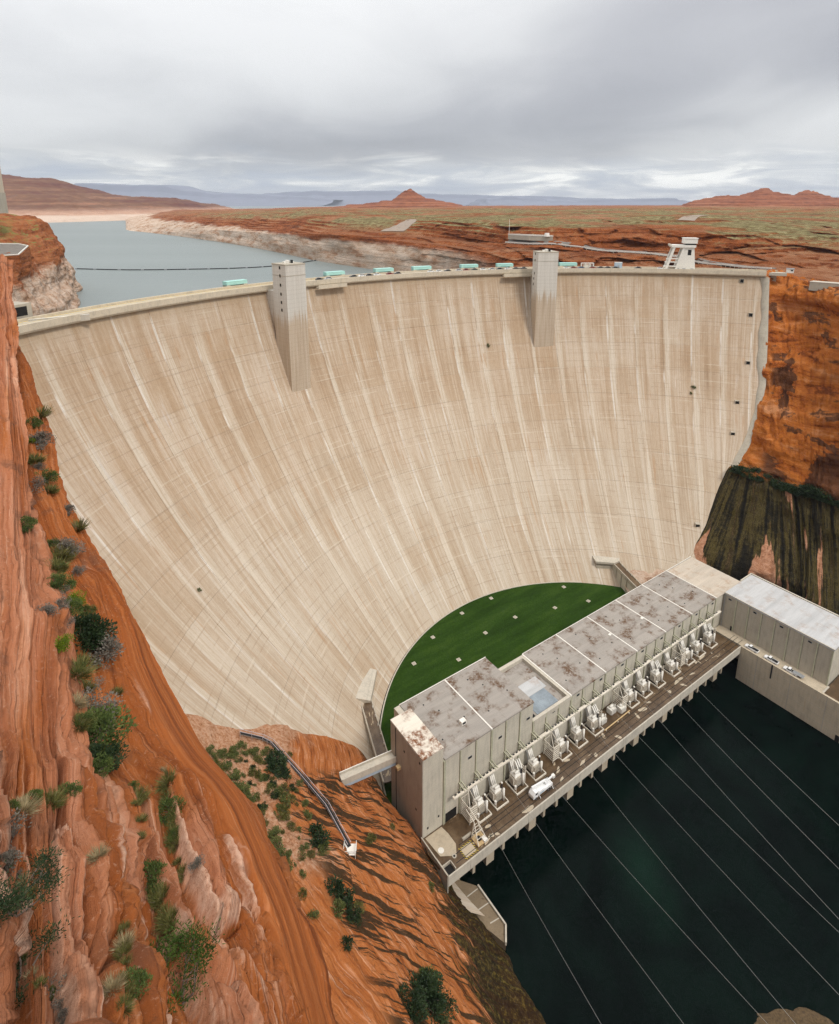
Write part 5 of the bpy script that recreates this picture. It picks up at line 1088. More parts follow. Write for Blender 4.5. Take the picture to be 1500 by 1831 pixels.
# roofs, one slab for each unit, white caps over the expansion joints
def roof(u0, u1, v0, v1, z, mat, name='roof_panel'):
    return box(name, mat, P, u0 + 0.22, u1 - 0.22, v0, v1, z - 0.5, z)
roof(-60, -40, -0.25, 25.8, 49.1, 'roof_grey'); roof(-40, -20, -0.25, 25.8, 49.1, 'roof_grey')
for k in range(5): roof(k*20, k*20 + 20, -0.25, 25.8, 40.5, 'roof_grey')
roof(100, 122, 0.0, 25.2, 40.5, 'roof_erect')
roof(-20, 0, 1.2, 24.2, 38.8, 'roof_grey', 'recessed_roof')
for u0, u1, v0, v1 in ((-19.9, -0.1, -0.25, 0.9), (-19.9, -0.1, 24.2, 25.6), (-1.3, -0.1, 0.9, 24.2)): box('roof_parapet', 'concrete_pale', P, u0, u1, v0, v1, 38.6, 40.45)
box('skylight', 'glass_roof', P, -15.5, -4.5, 2.0, 9.5, 38.8, 39.0); box('sky_panel', 'roof_pale', P, -14, -3, 9.6, 15.6, 38.8, 38.95); box('rooftop_pit', 'dark_void', P, -19.2, -16.6, 1.4, 4.6, 38.8, 39.0)
for u in (-40, 20, 40, 60, 80, 100):
    z = 49.1 if u < -20 else 40.5
    box('joint_cap', 'white_paint', P, u - 0.24, u + 0.24, -0.3, 25.7, z - 0.4, z + 0.16)
box('joint_cap', 'white_paint', P, -0.24, 0.24, -0.3, 25.7, 40.1, 40.66)
box('roof_edge', 'white_paint', P, -59.9, -20.1, 25.8, 26.0, 48.5, 49.25); box('roof_edge', 'white_paint', P, 0.2, 121.8, 25.8, 26.0, 39.9, 40.6)
dm = MB().cyl((0, 0, 0), (0, 0, 0.12), 0.28, n=8).mesh('roof_drain', 'rubber')
for k in list(range(5)) + [-3, -2]:
    for (a, b) in ((4, 6), (10, 16), (15.5, 9), (7, 21)):
        d = link('roof_drain', dm, P); d.location = (k*20 + a, b, 49.1 if k < 0 else 40.5)
f = box('roof_hatch', 'white_paint', P, -47.6, -45.6, 6.4, 8.0, 49.1, 50.5); box('hatch_opening', 'dark_void', f, -47.3, -45.9, 6.36, 6.4, 49.4, 50.2)
for (u, v) in ((38.6, 12.5), (58.9, 11.0)): box('roof_vent', 'white_paint', P, u - 0.7, u + 0.7, v - 0.45, v + 0.45, 40.5, 40.9)
# stair block
sb = box('stair_block', 'concrete_wall', P, -68.2, -60.3, 0.05, 18.3, 10, 53.6)
box('stair_roof', 'roof_white', P, -68.3, -60.2, -0.05, 18.4, 53.6, 54.0)
box('side_facing', 'concrete_brown', P, -68.32, -68.2, 0.2, 15.0, 10, 53.3); box('side_facing', 'concrete_brown', P, -68.30, -68.2, 15.6, 18.3, 10, 53.3)
box('side_slot', 'dark_void', P, -68.26, -68.2, 15.05, 15.55, 16, 53.2)
box('rear_pier', 'concrete_pale', P, -62.4, -60.3, 18.4, 25.4, 10, 49.6)
for (v, z) in ((3.2, 31), (9.8, 48), (1.2, 51.2)): box('wall_box', 'rubber', P, -68.42, -68.32, v, v + 0.6, z, z + 0.7)
box('side_plant', 'yellow_wood', P, -69.6, -68.32, 12.2, 13.6, 39.2, 40.2)
for u, z in ((-66.5, 25.2), (-62.2, 27.0)): box('wall_box', 'rubber', P, u, u + 0.6, -0.02, 0.05, z, z + 0.8)
box('loading_door', 'dark_void', P, -59.2, -54.6, -0.06, 0.0, DECK, DECK + 3.6)
# crane runway along the wall
rb = MB().box(-58.2, 100, -3.35, -2.75, 34.7, 35.2).build('crane_rail', 'cream_steel', P)
for i in range(-8, 15):
    for du in (-0.5, 0.5):
        MB().beam((i*step + du, 0, 35.6), (i*step + du, -3.3, 35.3), 0.28, 0.4).beam((i*step + du, 0, 32.6), (i*step + du, -2.9, 34.8), 0.2, 0.25).build('rail_bracket', 'pilaster_green', P)
tie = MB().box(-0.42, 0.42, -0.22, 0.22, 0, 0.12).mesh('rail_tie', 'rubber')
for k in range(104):
    u = -57 + k*1.5
    if k % 14 in (12, 13): continue
    d = link('rail_tie', tie, P); d.location = (u, -2.45, 35.0)
MB().box(-58.2, 100, -2.7, -2.2, 34.72, 34.98).build('conduit_tray', 'cream_steel', P)

# service building
S = PH('service_building', 107.2, 0, 0, 'long concrete service building with pale flat roof right of the powerhouse', 'building')
box('wall', 'concrete_wall', S, 0.3, 24.6, -46.4, 0.0, 10, 39.9); box('wall', 'concrete_wall', S, 0.3, 14.8, 0.0, 0.4, 22, 39.9)
box('roof', 'roof_pale', S, -0.25, 25.0, -46.8, -0.35, 39.9, 40.5)
box('roof_edge', 'concrete_pale', S, 24.4, 25.1, -46.9, -0.3, 40.5, 41.0); box('roof_edge', 'concrete_pale', S, -0.3, 0.1, -46.85, -0.3, 40.5, 40.8); box('roof_edge', 'concrete_pale', S, 14.8, 25.0, -0.35, 0.2, 39.9, 41.0)
box('roof_joint', 'roof_erect', S, -7.0, 14.8, -0.34, -0.02, 39.9, 40.44)
for k in range(8):
    v1 = -0.4 - k*5.75; v0 = v1 - 5.75
    box('wall_panel', 'concrete', S, 0.0, 0.3, v0 + 0.35, v1 - 0.35, DECK, 39.7); box('pilaster', 'pilaster_green', S, -0.3, 0.3, v0 - 0.25, v0 + 0.25, DECK, 39.85)
    if k % 2 == 0:
        f = box('vent', 'steel_grey', S, -0.06, 0.0, v1 - 3.6, v1 - 1.9, 37.8, 38.8); box('louvre', 'dark_void', f, -0.1, -0.061, v1 - 3.4, v1 - 2.1, 37.95, 38.65)
box('door', 'dark_void', S, -0.05, 0.0, -6.2, -5.0, DECK, DECK + 2.4); box('downpipe', 'steel_grey', S, -0.5, -0.32, -0.95, -0.75, DECK, 39.5)

# generator deck over the tailrace
D = PH('transformer_deck', 0, 0, 0, 'wet brown concrete deck on piers between powerhouse and river', 'deck')
MB().prism([(-68.4, 0.0), (-69.6, -5.0), (-68.6, -13.6), (100.4, -13.6), (100.4, 0.0)], DECK - 1.1, DECK).build('deck_slab', 'deck_wet', D)
fl = [-68.6] + [-60 + 12.5*k for k in range(13)] + [100.2]
for a, b in zip(fl[:-1], fl[1:]): box('fascia_panel', 'concrete_pale', D, a + 0.05, b - 0.05, -14.0, -13.6, 19.3, DECK + 0.45)
box('end_wall', 'concrete', D, -69.0, -68.6, -14.0, -8.0, 17.0, DECK + 1.3); box('end_wall', 'concrete', D, -69.0, -68.65, -8.0, -0.1, DECK - 3.0, DECK + 1.2)
box('pit_wall', 'concrete', D, -68.55, -65.4, -10.9, -10.6, DECK, DECK + 1.1); box('pit_wall', 'concrete', D, -65.6, -65.3, -13.5, -10.9, DECK, DECK + 1.1); box('pit_floor', 'dark_void', D, -68.5, -65.6, -13.5, -10.9, DECK + 0.004, DECK + 0.05)
for k in range(26):
    u = -66.5 + k*step*0.985; wd = 1.7 if k % 3 == 0 else 0.55
    box('pier', 'concrete_quay', D, u - wd, u + wd, -8.2 if k % 3 else -8.8, -1.0, 0, DECK - 1.1)
box('rear_wall', 'concrete_brown', D, -68, 100, -1.0, -0.2, 0, DECK - 1.1)
for v in (-8.2, -9.7, -11.9): box('track_rail', 'rubber', D, -64 if v < -9 else -60, 105.5, v - 0.09, v + 0.09, DECK + 0.004, DECK + 0.05)
for k in range(25): box('deck_joint', 'dark_void', D, -60 + k*step - 0.05, -60 + k*step + 0.05, -13.5, -7.0, DECK + 0.002, DECK + 0.010)
dry = random.Random(3)
for k in range(34):
    u = dry.uniform(-58, 98); v = dry.uniform(-12.5, -7.2); a = dry.uniform(0, 6.28); n = 9; l = dry.uniform(0.8, 3.2); w = dry.uniform(0.35, 0.9); ca, sa = math.cos(a), math.sin(a)
    if -32 < u < -19: continue
    q = []
    for i in range(n):
        t = 2*math.pi*i/n; rr_ = dry.uniform(0.6, 1.2); x, y = math.cos(t)*l*rr_, math.sin(t)*w*rr_; q.append((u + x*ca*0.9 - y*sa, max(-13.4, min(-7, v + x*sa*0.5 + y*ca))))
    MB().prism(q, DECK + 0.006, DECK + 0.012).build('dry_patch', 'concrete_quay', D)
MB().prism([(-67.5, -0.4), (-61, -0.4), (-60.0, -6.5), (-62.5, -10.2), (-66.8, -7.5)], DECK + 0.006, DECK + 0.014).build('dry_patch', 'concrete_quay', D)
box('hazard_border', 'hazard_paint', D, -60.9, -55.9, -13.0, -8.9, DECK + 0.010, DECK + 0.020); box('marked_bay', 'concrete_quay', D, -60.4, -56.4, -12.5, -9.4, DECK + 0.020, DECK + 0.030)
for u, v, r, m in ((-65.6, -6.2, 0.95, 'white_paint'), (-63.2, -9.9, 0.7, 'concrete_pale'), (-63.2, -9.9, 0.35, 'rubber')): MB().cyl((u, v, DECK + 0.016), (u, v, DECK + (0.06 if r > .4 else 0.09)), r, n=16).build('manhole_cover', m, D)
box('wet_stain', 'deck_wet', D, -60.5, -54.5, -8.4, -0.5, DECK + 0.016, DECK + 0.022)

Q = PH('quay', 100.4, -13.6, 0, 'rust streaked concrete quay wall and road below the service building', 'quay')
MB().box(0.0, 1.0, -80, 0.0, 0, DECK + 0.3).build('quay_wall', 'concrete_quay', Q)
MB().box(1.0, 6.9, -33.2, 13.5, DECK - 2, DECK).build('quay_road', 'concrete_quay', Q)
MB().box(1.0, 32, -80, -33.3, DECK - 2, DECK - 0.3).build('quay_yard', 'deck_wet', Q)
box('kerb', 'concrete_pale', Q, 1.0, 6.8, -33.9, -33.3, DECK - 0.3, DECK + 0.2); box('kerb', 'concrete_pale', Q, 6.9, 30, -38.4, -38.0, DECK - 0.3, DECK + 0.1)
for k in range(5): box('wall_joint', 'concrete_brown', Q, -0.03, 0.0, -8 - 14*k, -7.7 - 14*k, 3, DECK + 0.25)
for k in range(4): box('wall_band', 'concrete_brown', Q, -0.02, 0.0, -80, -0.1, 8.5 + 3.6*k, 8.62 + 3.6*k)
box('ladder', 'rubber', Q, -0.25, -0.02, -14.4, -13.9, 16, DECK + 0.3); box('outfall', 'dark_void', Q, -0.3, -0.02, -42.5, -41.0, 5, 8.5)
for v0, v1 in ((-6, -1), (-15.5, -11.5), (-29.5, -22)): box('tyre_scuff', 'rubber', Q, 1.02, 1.3, v0, v1, DECK + 0.003, DECK + 0.012)

# ---- the three-phase transformers along the wall
PADS = [-50.2, -42.6, -33.4, -24.5, -10.9, -2.0, 7.3, 29.7, 38.5, 47.7, 58.7, 69.8, 78.2, 88.0]
ORD = ['first', 'second', 'third', 'fourth', 'fifth', 'sixth', 'seventh', 'eighth', 'ninth', 'tenth', 'eleventh', 'twelfth', 'thirteenth', 'fourteenth']
cp = None
for i, u in enumerate(PADS):
    if cp is None:
        T = cp = empty('containment_kerb')
        box('sump', 'deck_wet', T, -2.4, 2.4, -2.7, 2.7, 0.004, 0.05)
        for a in ((-2.7, 2.7, -3.05, -2.7), (-2.7, 2.7, 2.7, 3.05), (-2.7, -2.4, -2.7, 2.7), (2.4, 2.7, -2.7, 2.7)): box('kerb_bar', 'cream_steel', T, *a, 0, 0.55)
    else: T = copy_tree(cp)
    T.location = W(u + 2.6, -3.9, DECK); T.rotation_euler = (0, 0, TH)
    tag(T, 'cream containment kerb around the %s transformer from the stair block' % ORD[i], 'kerb', 'containment kerbs on the deck')
def transformer():
    T = empty('transformer'); c = 'cream_steel'
    MB().box(-1.35, 1.35, -0.9, 1.7, 0.5, 4.3).build('tank', c, T)
    MB().add([(-1.45,-1.0,4.3),(1.45,-1.0,4.3),(1.45,1.8,4.3),(-1.45,1.8,4.3),(-1.0,-0.6,5.0),(1.0,-0.6,5.0),(1.0,1.4,5.3),(-1.0,1.4,5.3)], [(4,5,6,7),(0,1,5,4),(1,2,6,5),(2,3,7,6),(3,0,4,7),(3,2,1,0)]).build('tank_cover', 'white_paint', T)
    for x in (-1.05, -0.55, -0.05, 0.45, 0.95): box('radiator_fin', c, T, x - 0.10, x + 0.10, -1.55, -0.9, 1.0, 3.9)
    for y in (-0.5, 0.1, 0.7, 1.3): box('side_fin', c, T, -1.85, -1.35, y - 0.09, y + 0.09, 1.1, 3.9)
    MB().cyl((1.75, -1.75, 0.2), (1.75, -1.75, 5.2), 0.42, n=12).build('surge_tube', 'white_paint', T, True); MB().cyl((1.75, -0.7, 0.4), (1.75, -0.7, 4.6), 0.30, n=10).build('surge_tube', 'white_paint', T, True)
    for z in (4.6, 5.1, 5.6, 6.1): MB().cyl((1.75, -0.7, z), (1.75, -0.7, z + 0.38), 0.34, 0.22, n=10).build('insulator_disc', 'black_insulator', T)
    MB().cyl((1.75, -0.7, 6.5), (1.75, -0.7, 6.9), 0.30, 0.34, n=10).build('insulator_cap', 'white_paint', T)
    for x in (-0.7, 0.0, 0.7): MB().cyl((x, 1.2, 5.1), (x, 2.6, 8.2), 0.30, n=10).build('bus_duct', 'white_paint', T, True)
    MB().cyl((-1.0, -0.2, 5.5), (1.0, -0.2, 5.5), 0.42, n=10).build('oil_drum', 'white_paint', T, True)
    box('control_box', 'white_paint', T, -2.2, -1.5, -2.0, -1.4, 0.9, 2.3); box('base_beam', 'rubber', T, -1.5, 1.5, -1.2, 1.9, 0.05, 0.5)
    MB().cyl((-2.1, -2.4, 0.0), (-2.1, -2.4, 2.4), 0.09, n=6).build('post', c, T)
    MB().beam((-1.2, 1.8, 4.6), (-1.2, 3.6, 9.4), 0.25, 0.5).build('cable_chute', 'galvanised', T)
    return T
tp = transformer()
for i, u in enumerate(PADS):
    T = tp if i == 0 else copy_tree(tp)
    T.location = W(u + 2.4, -3.6, DECK); T.rotation_euler = (0, 0, TH); T.scale = (1, 1, [1.0, 0.98, 1.05, 0.92, 1.0, 1.03, 1.0, 0.98, 1.0, 1.04, 0.86, 1.0, 0.95, 1.03][i])
    tag(T, 'cream power transformer in kerbed bay, %s from the stair block' % ORD[i], 'transformer', 'transformers along the powerhouse wall')
def rack(u, i, what):
    T = PH('bus_rack', u, -2.6, DECK, 'tall cream ladder-like pipe rack ' + what, 'pipe rack', 'pipe racks beside the transformers')
    for x in (-1.5, 1.4):
        for y in (-2.6, 1.9): MB().box(x - .11, x + .11, y - .11, y + .11, 0, 6.6).build('post', 'cream_steel', T)
    for k in range(7): MB().box(-1.6, 1.5, -2.75, -2.5, 0.7 + 0.92*k, 0.95 + 0.92*k).build('rung', 'cream_steel', T); MB().box(-1.62, -1.4, -2.5, 1.9, 0.7 + 0.92*k, 0.9 + 0.92*k).build('rung', 'cream_steel', T)
    for y in (-2.6, 1.9): MB().beam((-1.5, y, 6.6), (1.4, y, 6.6), 0.2).build('top_bar', 'cream_steel', T)
    MB().beam((-1.5, -2.6, 6.6), (1.4, 1.9, 9.0), 0.18).beam((1.4, -2.6, 6.6), (1.4, 1.9, 9.0), 0.18).build('stay', 'cream_steel', T)
for u, i, w in ((-51.6, 0, 'beside the first transformer, next to the loading door'), (-12.6, 4, 'beside the fifth transformer from the stair block'), (26.9, 7, 'beside the eighth transformer, behind the spare coolers'), (67.6, 11, 'beside the twelfth transformer')): rack(u, i, w)
def ducts(u, what):
    T = PH('duct_bank', u, -2.4, DECK, 'bank of tall cream bus ducts ' + what, 'duct bank', 'duct banks beside the transformers')
    for k in range(3): MB().box(-0.8 + 0.85*k, -0.3 + 0.85*k, 0.2, 0.7, 2.0, 8.2).box(-0.8 + 0.85*k, -0.3 + 0.85*k, -1.2, -0.7, 2.0, 6.4).build('duct', 'white_paint', T)
    for k in range(3): MB().beam((-0.55 + 0.85*k, 0.45, 8.2), (-0.55 + 0.85*k, -0.95, 6.5), 0.5, 0.4).build('duct_bend', 'white_paint', T)
    for k in range(6): MB().box(1.75, 2.0, -2.3, 0.6, 1.0 + k, 1.3 + k).build('rung', 'cream_steel', T)
    for y in (-2.3, 0.5): MB().box(1.72, 2.02, y - .15, y + .15, 0, 7.0).build('post', 'cream_steel', T)
for u, w in ((-29.6, 'beside the third transformer from the stair block'), (11.2, 'beside the seventh transformer from the stair block'), (51.6, 'beside the tenth transformer from the stair block'), (92.0, 'beside the last transformer, nearest the service building')): ducts(u, w)
def cooler(u, v, w):
    T = PH('spare_cooler', u, v, DECK, w, 'cooler', 'spare coolers on the deck')
    box('tank', 'white_paint', T, -1.5, 1.5, -1.0, 1.0, 0.4, 2.6)
    for k in range(5): box('fin', 'white_paint', T, -1.4 + 0.6*k, -1.05 + 0.6*k, -1.5, -1.0, 0.5, 2.4)
    MB().cyl((-1.0, 0, 3.1), (1.0, 0, 3.1), 0.5, n=10).build('drum', 'white_paint', T, True); MB().cyl((1.1, -0.8, 0.3), (1.1, -0.8, 3.9), 0.25, n=8).build('tube', 'white_paint', T)
    for x in (-1.2, 1.2): box('foot', 'cream_steel', T, x - .2, x + .2, -0.9, 0.9, 0, 0.4)
cooler(14.6, -3.9, 'low white spare cooler right of the seventh transformer'); cooler(21.6, -3.0, 'low white finned cooler standing free on the deck between transformer groups'); cooler(25.4, -4.8, 'white finned cooler beside the eighth transformer')
MB_ = PH('deck_pipe', 14, -7.4, DECK, 'long cream pipe lying on the deck between the seventh and eighth transformers', 'pipe')
MB().cyl((-2, 0, 0.6), (14, 0.3, 0.6), 0.22, n=8).build('pipe', 'yellow_wood', MB_); [MB().box(x - .15, x + .15, -0.3, 0.3, 0, 0.5).build('support', 'cream_steel', MB_) for x in (-1, 6, 13)]

# ---- bucket truck on the deck
T = PH('boom_truck', -25.6, -10.4, DECK, 'white boom truck parked on the transformer deck', 'truck')
box('chassis', 'steel_grey', T, -4.6, 4.4, -1.0, 1.0, 0.6, 1.0)
MB().add([(-4.8,-1.2,0.7),(-2.6,-1.2,0.7),(-2.6,-1.2,3.0),(-4.0,-1.2,3.0),(-4.8,-1.2,1.8),(-4.8,1.2,0.7),(-2.6,1.2,0.7),(-2.6,1.2,3.0),(-4.0,1.2,3.0),(-4.8,1.2,1.8)], [(0,1,2,3,4),(9,8,7,6,5),(0,5,6,1),(1,6,7,2),(2,7,8,3),(3,8,9,4),(4,9,5,0)]).build('cab', 'vehicle_white', T)
MB().add([(-4.42,-1.1,1.95),(-4.06,-1.1,2.85),(-4.06,1.1,2.85),(-4.42,1.1,1.95),(-4.46,-1.1,1.95),(-4.10,-1.1,2.85),(-4.10,1.1,2.85),(-4.46,1.1,1.95)], [(0,1,2,3),(7,6,5,4),(0,4,5,1),(1,5,6,2),(2,6,7,3),(3,7,4,0)]).build('windscreen', 'dark_glass', T)
for y in (-1.21, 1.20): box('side_window', 'dark_glass', T, -3.9, -2.9, y, y + 0.012, 1.9, 2.7)
box('service_body', 'vehicle_white', T, -2.4, 4.4, -1.25, 1.25, 1.0, 2.0); box('deck_boxes', 'vehicle_white', T, -2.2, 0.4, -1.2, 1.2, 2.0, 2.5); box('turret', 'vehicle_white', T, 1.6, 2.8, -0.6, 0.6, 2.0, 3.2)
MB().beam((2.2, 0.3, 3.2), (-4.2, 0.5, 3.9), 0.5, 0.6).build('boom', 'vehicle_white', T); MB().beam((2.2, -0.3, 3.3), (5.4, -0.4, 3.8), 0.45, 0.5).build('jib', 'vehicle_white', T); box('bucket', 'white_paint', T, 4.9, 5.9, -0.9, 0.1, 3.0, 4.0); box('window_decal', 'blue_grey_panel', T, -1.8, 0.2, -1.26, -1.25, 1.2, 1.8)
for x in (-3.6, 2.2, 3.5):
    for y in (-1.1, 1.1): t = MB().cyl((x, y - .16, 0.5), (x, y + .16, 0.5), 0.5, n=14).build('wheel', 'rubber', T); MB().cyl((x, y - .17, 0.5), (x, y + .17, 0.5), 0.24, n=8).build('rim', 'galvanised', t)
for x in (-2.0, 4.2): MB().beam((x, 1.2, 0.8), (x, 1.9, 0.1), 0.15).beam((x, -1.2, 0.8), (x, -1.9, 0.1), 0.15).build('outrigger', 'vehicle_white', T)
# ---- steel frame on a timber base
T = PH('lifting_frame', -53.6, -10.4, DECK, 'cream steel lifting frame on a timber base near the striped bay', 'frame')
box('timber_base', 'yellow_wood', T, -1.9, 1.9, -2.0, 1.6, 0.06, 0.45); box('dark_gear', 'rubber', T, -0.7, 0.3, -0.9, 0.4, 0.45, 1.1); box('white_gear', 'white_paint', T, 0.4, 1.8, -2.2, -0.6, 0.45, 1.2)
ap = [(-1.6, 5.2, 5.6), (1.0, 5.2, 5.6)]
for x in (-1.8, 1.8):
    for y in (-1.9, 1.5): MB().beam((x, y, 0.45), (x*0.35, 1.8, 5.4), 0.2).build('frame_leg', 'cream_steel', T)
for z, s in ((1.8, 0.82), (3.2, 0.62), (4.4, 0.48)):
    q = [(-1.8*s, -1.9 + (z-0.45)*0.72, z), (1.8*s, -1.9 + (z-0.45)*0.72, z), (1.8*s, 1.5 + (z-0.45)*0.06, z), (-1.8*s, 1.5 + (z-0.45)*0.06, z)]
    mb = MB(); [mb.beam(q[i], q[(i+1) % 4], 0.14) for i in range(4)]; mb.build('frame_ring', 'cream_steel', T)
MB().beam((-0.6, 1.8, 5.4), (-0.4, 6.2, 6.2), 0.2).beam((0.6, 1.8, 5.4), (0.8, 6.2, 6.2), 0.2).build('tie_bar', 'cream_steel', T)
T = PH('concrete_barrier', -56.2, -7.7, DECK, 'short grey concrete barrier beside the striped bay', 'barrier'); box('barrier_body', 'concrete', T, -2.0, 1.6, -0.3, 0.3, 0.02, 0.8)
# ---- pickups on the quay
for v, w, bed in ((-17.6, 'nearest the transformer deck', 0), (-26.1, 'middle of the three on the quay road', 1), (-34.2, 'towing position farthest right, with flat grey bed', 2)):
    T = PH('pickup_truck', 102.6, v, DECK, 'white pickup truck ' + w, 'pickup', 'pickups parked on the quay', math.pi/2)
    car_parts(T, MATS['vehicle_white'], 5.8, 2.0, 'pickup')
    if bed == 2: box('flat_bed', 'steel_grey', T, -5.2, -0.9, -1.1, 1.1, 1.2, 1.32)

# ---- footbridge from the cliff, rear walkways, river apron
T = tag(empty('footbridge', (-22.5, 153.9, 38.6), math.atan2(160.6 - 153.9, -9.0 + 22.5)), 'concrete footbridge from the left cliff to the powerhouse stair block', 'bridge')
Lb = math.hypot(15.2, 7.2)
box('girder', 'concrete_pale', T, -3, Lb, -1.3, 1.3, 0.9, 2.4); box('soffit_beam', 'blue_grey_panel', T, -3, Lb, -1.15, 1.15, -0.6, 0.9); box('parapet', 'concrete_pale', T, -3, Lb, -1.5, -1.3, 0.9, 3.2); box('parapet', 'concrete_pale', T, -3, Lb, 1.3, 1.5, 0.9, 3.2); box('handrail', 'white_paint', T, -3, Lb, 1.28, 1.52, 3.2, 3.3)
def walkway(name, a, b, z, w, label, drop_):
    T = tag(empty(name, (a[0], a[1], 0), math.atan2(b[1]-a[1], b[0]-a[0])), label, 'walkway'); L = math.hypot(b[0]-a[0], b[1]-a[1])
    box('deck', 'deck_wet', T, 0, L, -w/2, w/2, z - 0.6, z); box('edge_beam', 'concrete', T, 0, L, -w/2 - 0.5, -w/2, z - 1.8, z + 0.6); box('edge_beam', 'concrete', T, 0, L, w/2, w/2 + 0.4, z - 0.9, z + 0.3)
    if drop_: box('retaining_wall', 'concrete_wall', T, 0, L, -w/2 - 0.45, -w/2 - 0.02, LAWN - 1, z - 1.8); [box('buttress', 'concrete', T, x, x + 0.5, -w/2 - 0.8, -w/2 - 0.45, LAWN - 1, z - 0.2) for x in (2, 7, 12, 17)]
    for k in range(int(L//4.5)):
        p = MB().cyl((2 + k*4.5, w/2 - 0.3, z), (2 + k*4.5, w/2 - 0.3, z + 1.0), 0.14, n=6).build('light_post', 'white_paint', T)
walkway('toe_walkway', (-22.6, 205.5), (-10.5, 168), 21.6, 4.0, 'brown walkway from the left toe ledge to the powerhouse rear', 0)
walkway('toe_walkway', (108.6, 298.0), (115.0, 272.0), 25.4, 3.6, 'walkway on a retaining wall from the far toe ledge to the powerhouse', 1)
n = 30; X, Y = np.meshgrid(np.linspace(110, 152, n), np.linspace(268, 305, n), indexing='ij')
Zr = 19.5 + 0.12*(X - 110) + 0.25*(Y - 272)*0.5 + fbm(X*0.16, Y*0.16, 0, 7, 4)*1.2
tag(link('rubble_slope', grid_mesh('rubble_slope', np.stack([X, Y, Zr], -1), 'shore_rock')), kind='structure')
AP = tag(empty('river_apron', (18, 138, 0)), 'stained concrete apron and low wall at the river edge under the deck', 'apron')
MB().prism([(-7.5, 8.0), (0.6, 5.5), (8.0, -5.4), (7.4, -10.0), (3.5, -7.0), (-6, -1.0)], 1.0, 8.2).build('apron_slab', 'apron_stain', AP)
for a, b in (((0.6, 5.5), (8.0, -5.4)), ((8.0, -5.4), (7.4, -10.0))): MB().beam((*a, 8.3), (*b, 8.3), 0.5, 1.3).build('apron_wall', 'concrete_pale', AP)
for k in range(3): MB().beam((-3 + 3.2*k, 2.5 - 3.6*k, 8.22), (0.5 + 3.2*k, 4.8 - 3.9*k, 8.22), 0.3, 0.06).build('apron_joint', 'concrete_pale', AP)

# ---- conductors leaving the transformers over the river
LINES = [((16.9,155.5,31.9),(31.9,48.0,105.5)),((27.2,162.8,32.0),(44.1,48.3,106.6)),((37.2,169.8,32.0),(56.0,48.6,107.7)),((50.6,179.2,31.9),(58.8,48.4,107.2)),((60.7,186.3,32.0),(64.3,49.7,112.3)),((71.2,193.7,32.0),(64.9,51.9,120.4)),((83.5,202.4,32.1),(64.1,52.1,121.3)),((94.0,209.7,32.1),(64.6,53.8,127.8)),((104.7,217.3,31.9),(65.0,55.3,133.5))]
for i, (a, b) in enumerate(LINES):
    a, b = Vector(a), Vector(b); mb = MB(); pts = [a + (b - a)*1.25*k/16 - Vector((0, 0, 1.6*math.sin(math.pi*k/16))) for k in range(17)]
    for p, q in zip(pts[:-1], pts[1:]): mb.cyl(p, q, 0.030, n=5)
    o = mb.build('power_line', 'cable_metal')
    tag(o, 'thin power line over the river, %s from the stair block end' % ORD[i], 'power line', 'power lines over the river')

# ------------------------------------------------------------------ hillside walkway with railings
HW = [(-58.2, 158.5), (-51.5, 160.5), (-48.6, 160.2), (-36.8, 149.6), (-27.1, 138.0), (-19.2, 126.2)]
T = tag(empty('hillside_walkway', (*HW[0], 40.0)), 'long grey railed walkway climbing the scrubby slope below the dam', 'walkway')
hz = [drop(BV_B, x, y, 45)[0].z for x, y in HW]; hz[0] += 0.5
hz = [z + 0.9 for z in hz]
loc0 = Vector((*HW[0], 40.0))
for i in range(len(HW) - 1):
    a = Vector((*HW[i], hz[i])) - loc0; b = Vector((*HW[i+1], hz[i+1])) - loc0
    d = (b - a); L = d.length; d.normalize(); s = d.cross(Vector((0, 0, 1))).normalized() * 0.5
    MB().beam(a, b, 0.85, 0.2).build('walk_deck', 'rubber', T)
    for q in (s, -s):
        for h in (1.15,): MB().beam(a + q + Vector((0, 0, h)), b + q + Vector((0, 0, h)), 0.12, 0.12).build('rail', 'lilac_rail', T)
        MB().beam(a + q, b + q, 0.10, 0.2).build('stringer', 'asphalt', T)
        n = max(2, int(L/4.5))
        for k in range(n): p = a + q + d*(L*k/n); MB().beam(p - Vector((0, 0, 1.6)), p + Vector((0, 0, 1.2)), 0.1).build('post', 'lilac_rail', T)
e = Vector((*HW[-1], hz[-1])) - loc0
MB().box(e.x - 1.5, e.x + 1.9, e.y - 2.2, e.y + 0.8, e.z - 0.2, e.z).build('end_platform', 'white_paint', T)
for dx, dy, lx, ly in ((-1.5, -2.2, 3.4, 0.1), (1.8, -2.2, 0.1, 3.0), (-1.5, -2.2, 0.1, 3.0)):
    for h in (0.6, 1.15): MB().box(e.x + dx, e.x + dx + lx, e.y + dy, e.y + dy + ly, e.z + h - 0.07, e.z + h + 0.07).build('platform_rail', 'white_paint', T)
for dx, dy in ((-1.5, -2.2), (1.8, -2.2), (1.8, 0.7), (-1.5, 0.7), (0.1, -2.2)): MB().box(e.x + dx - .06, e.x + dx + .06, e.y + dy - .06, e.y + dy + .06, e.z - 3, e.z + 1.2).build('platform_post', 'white_paint', T)

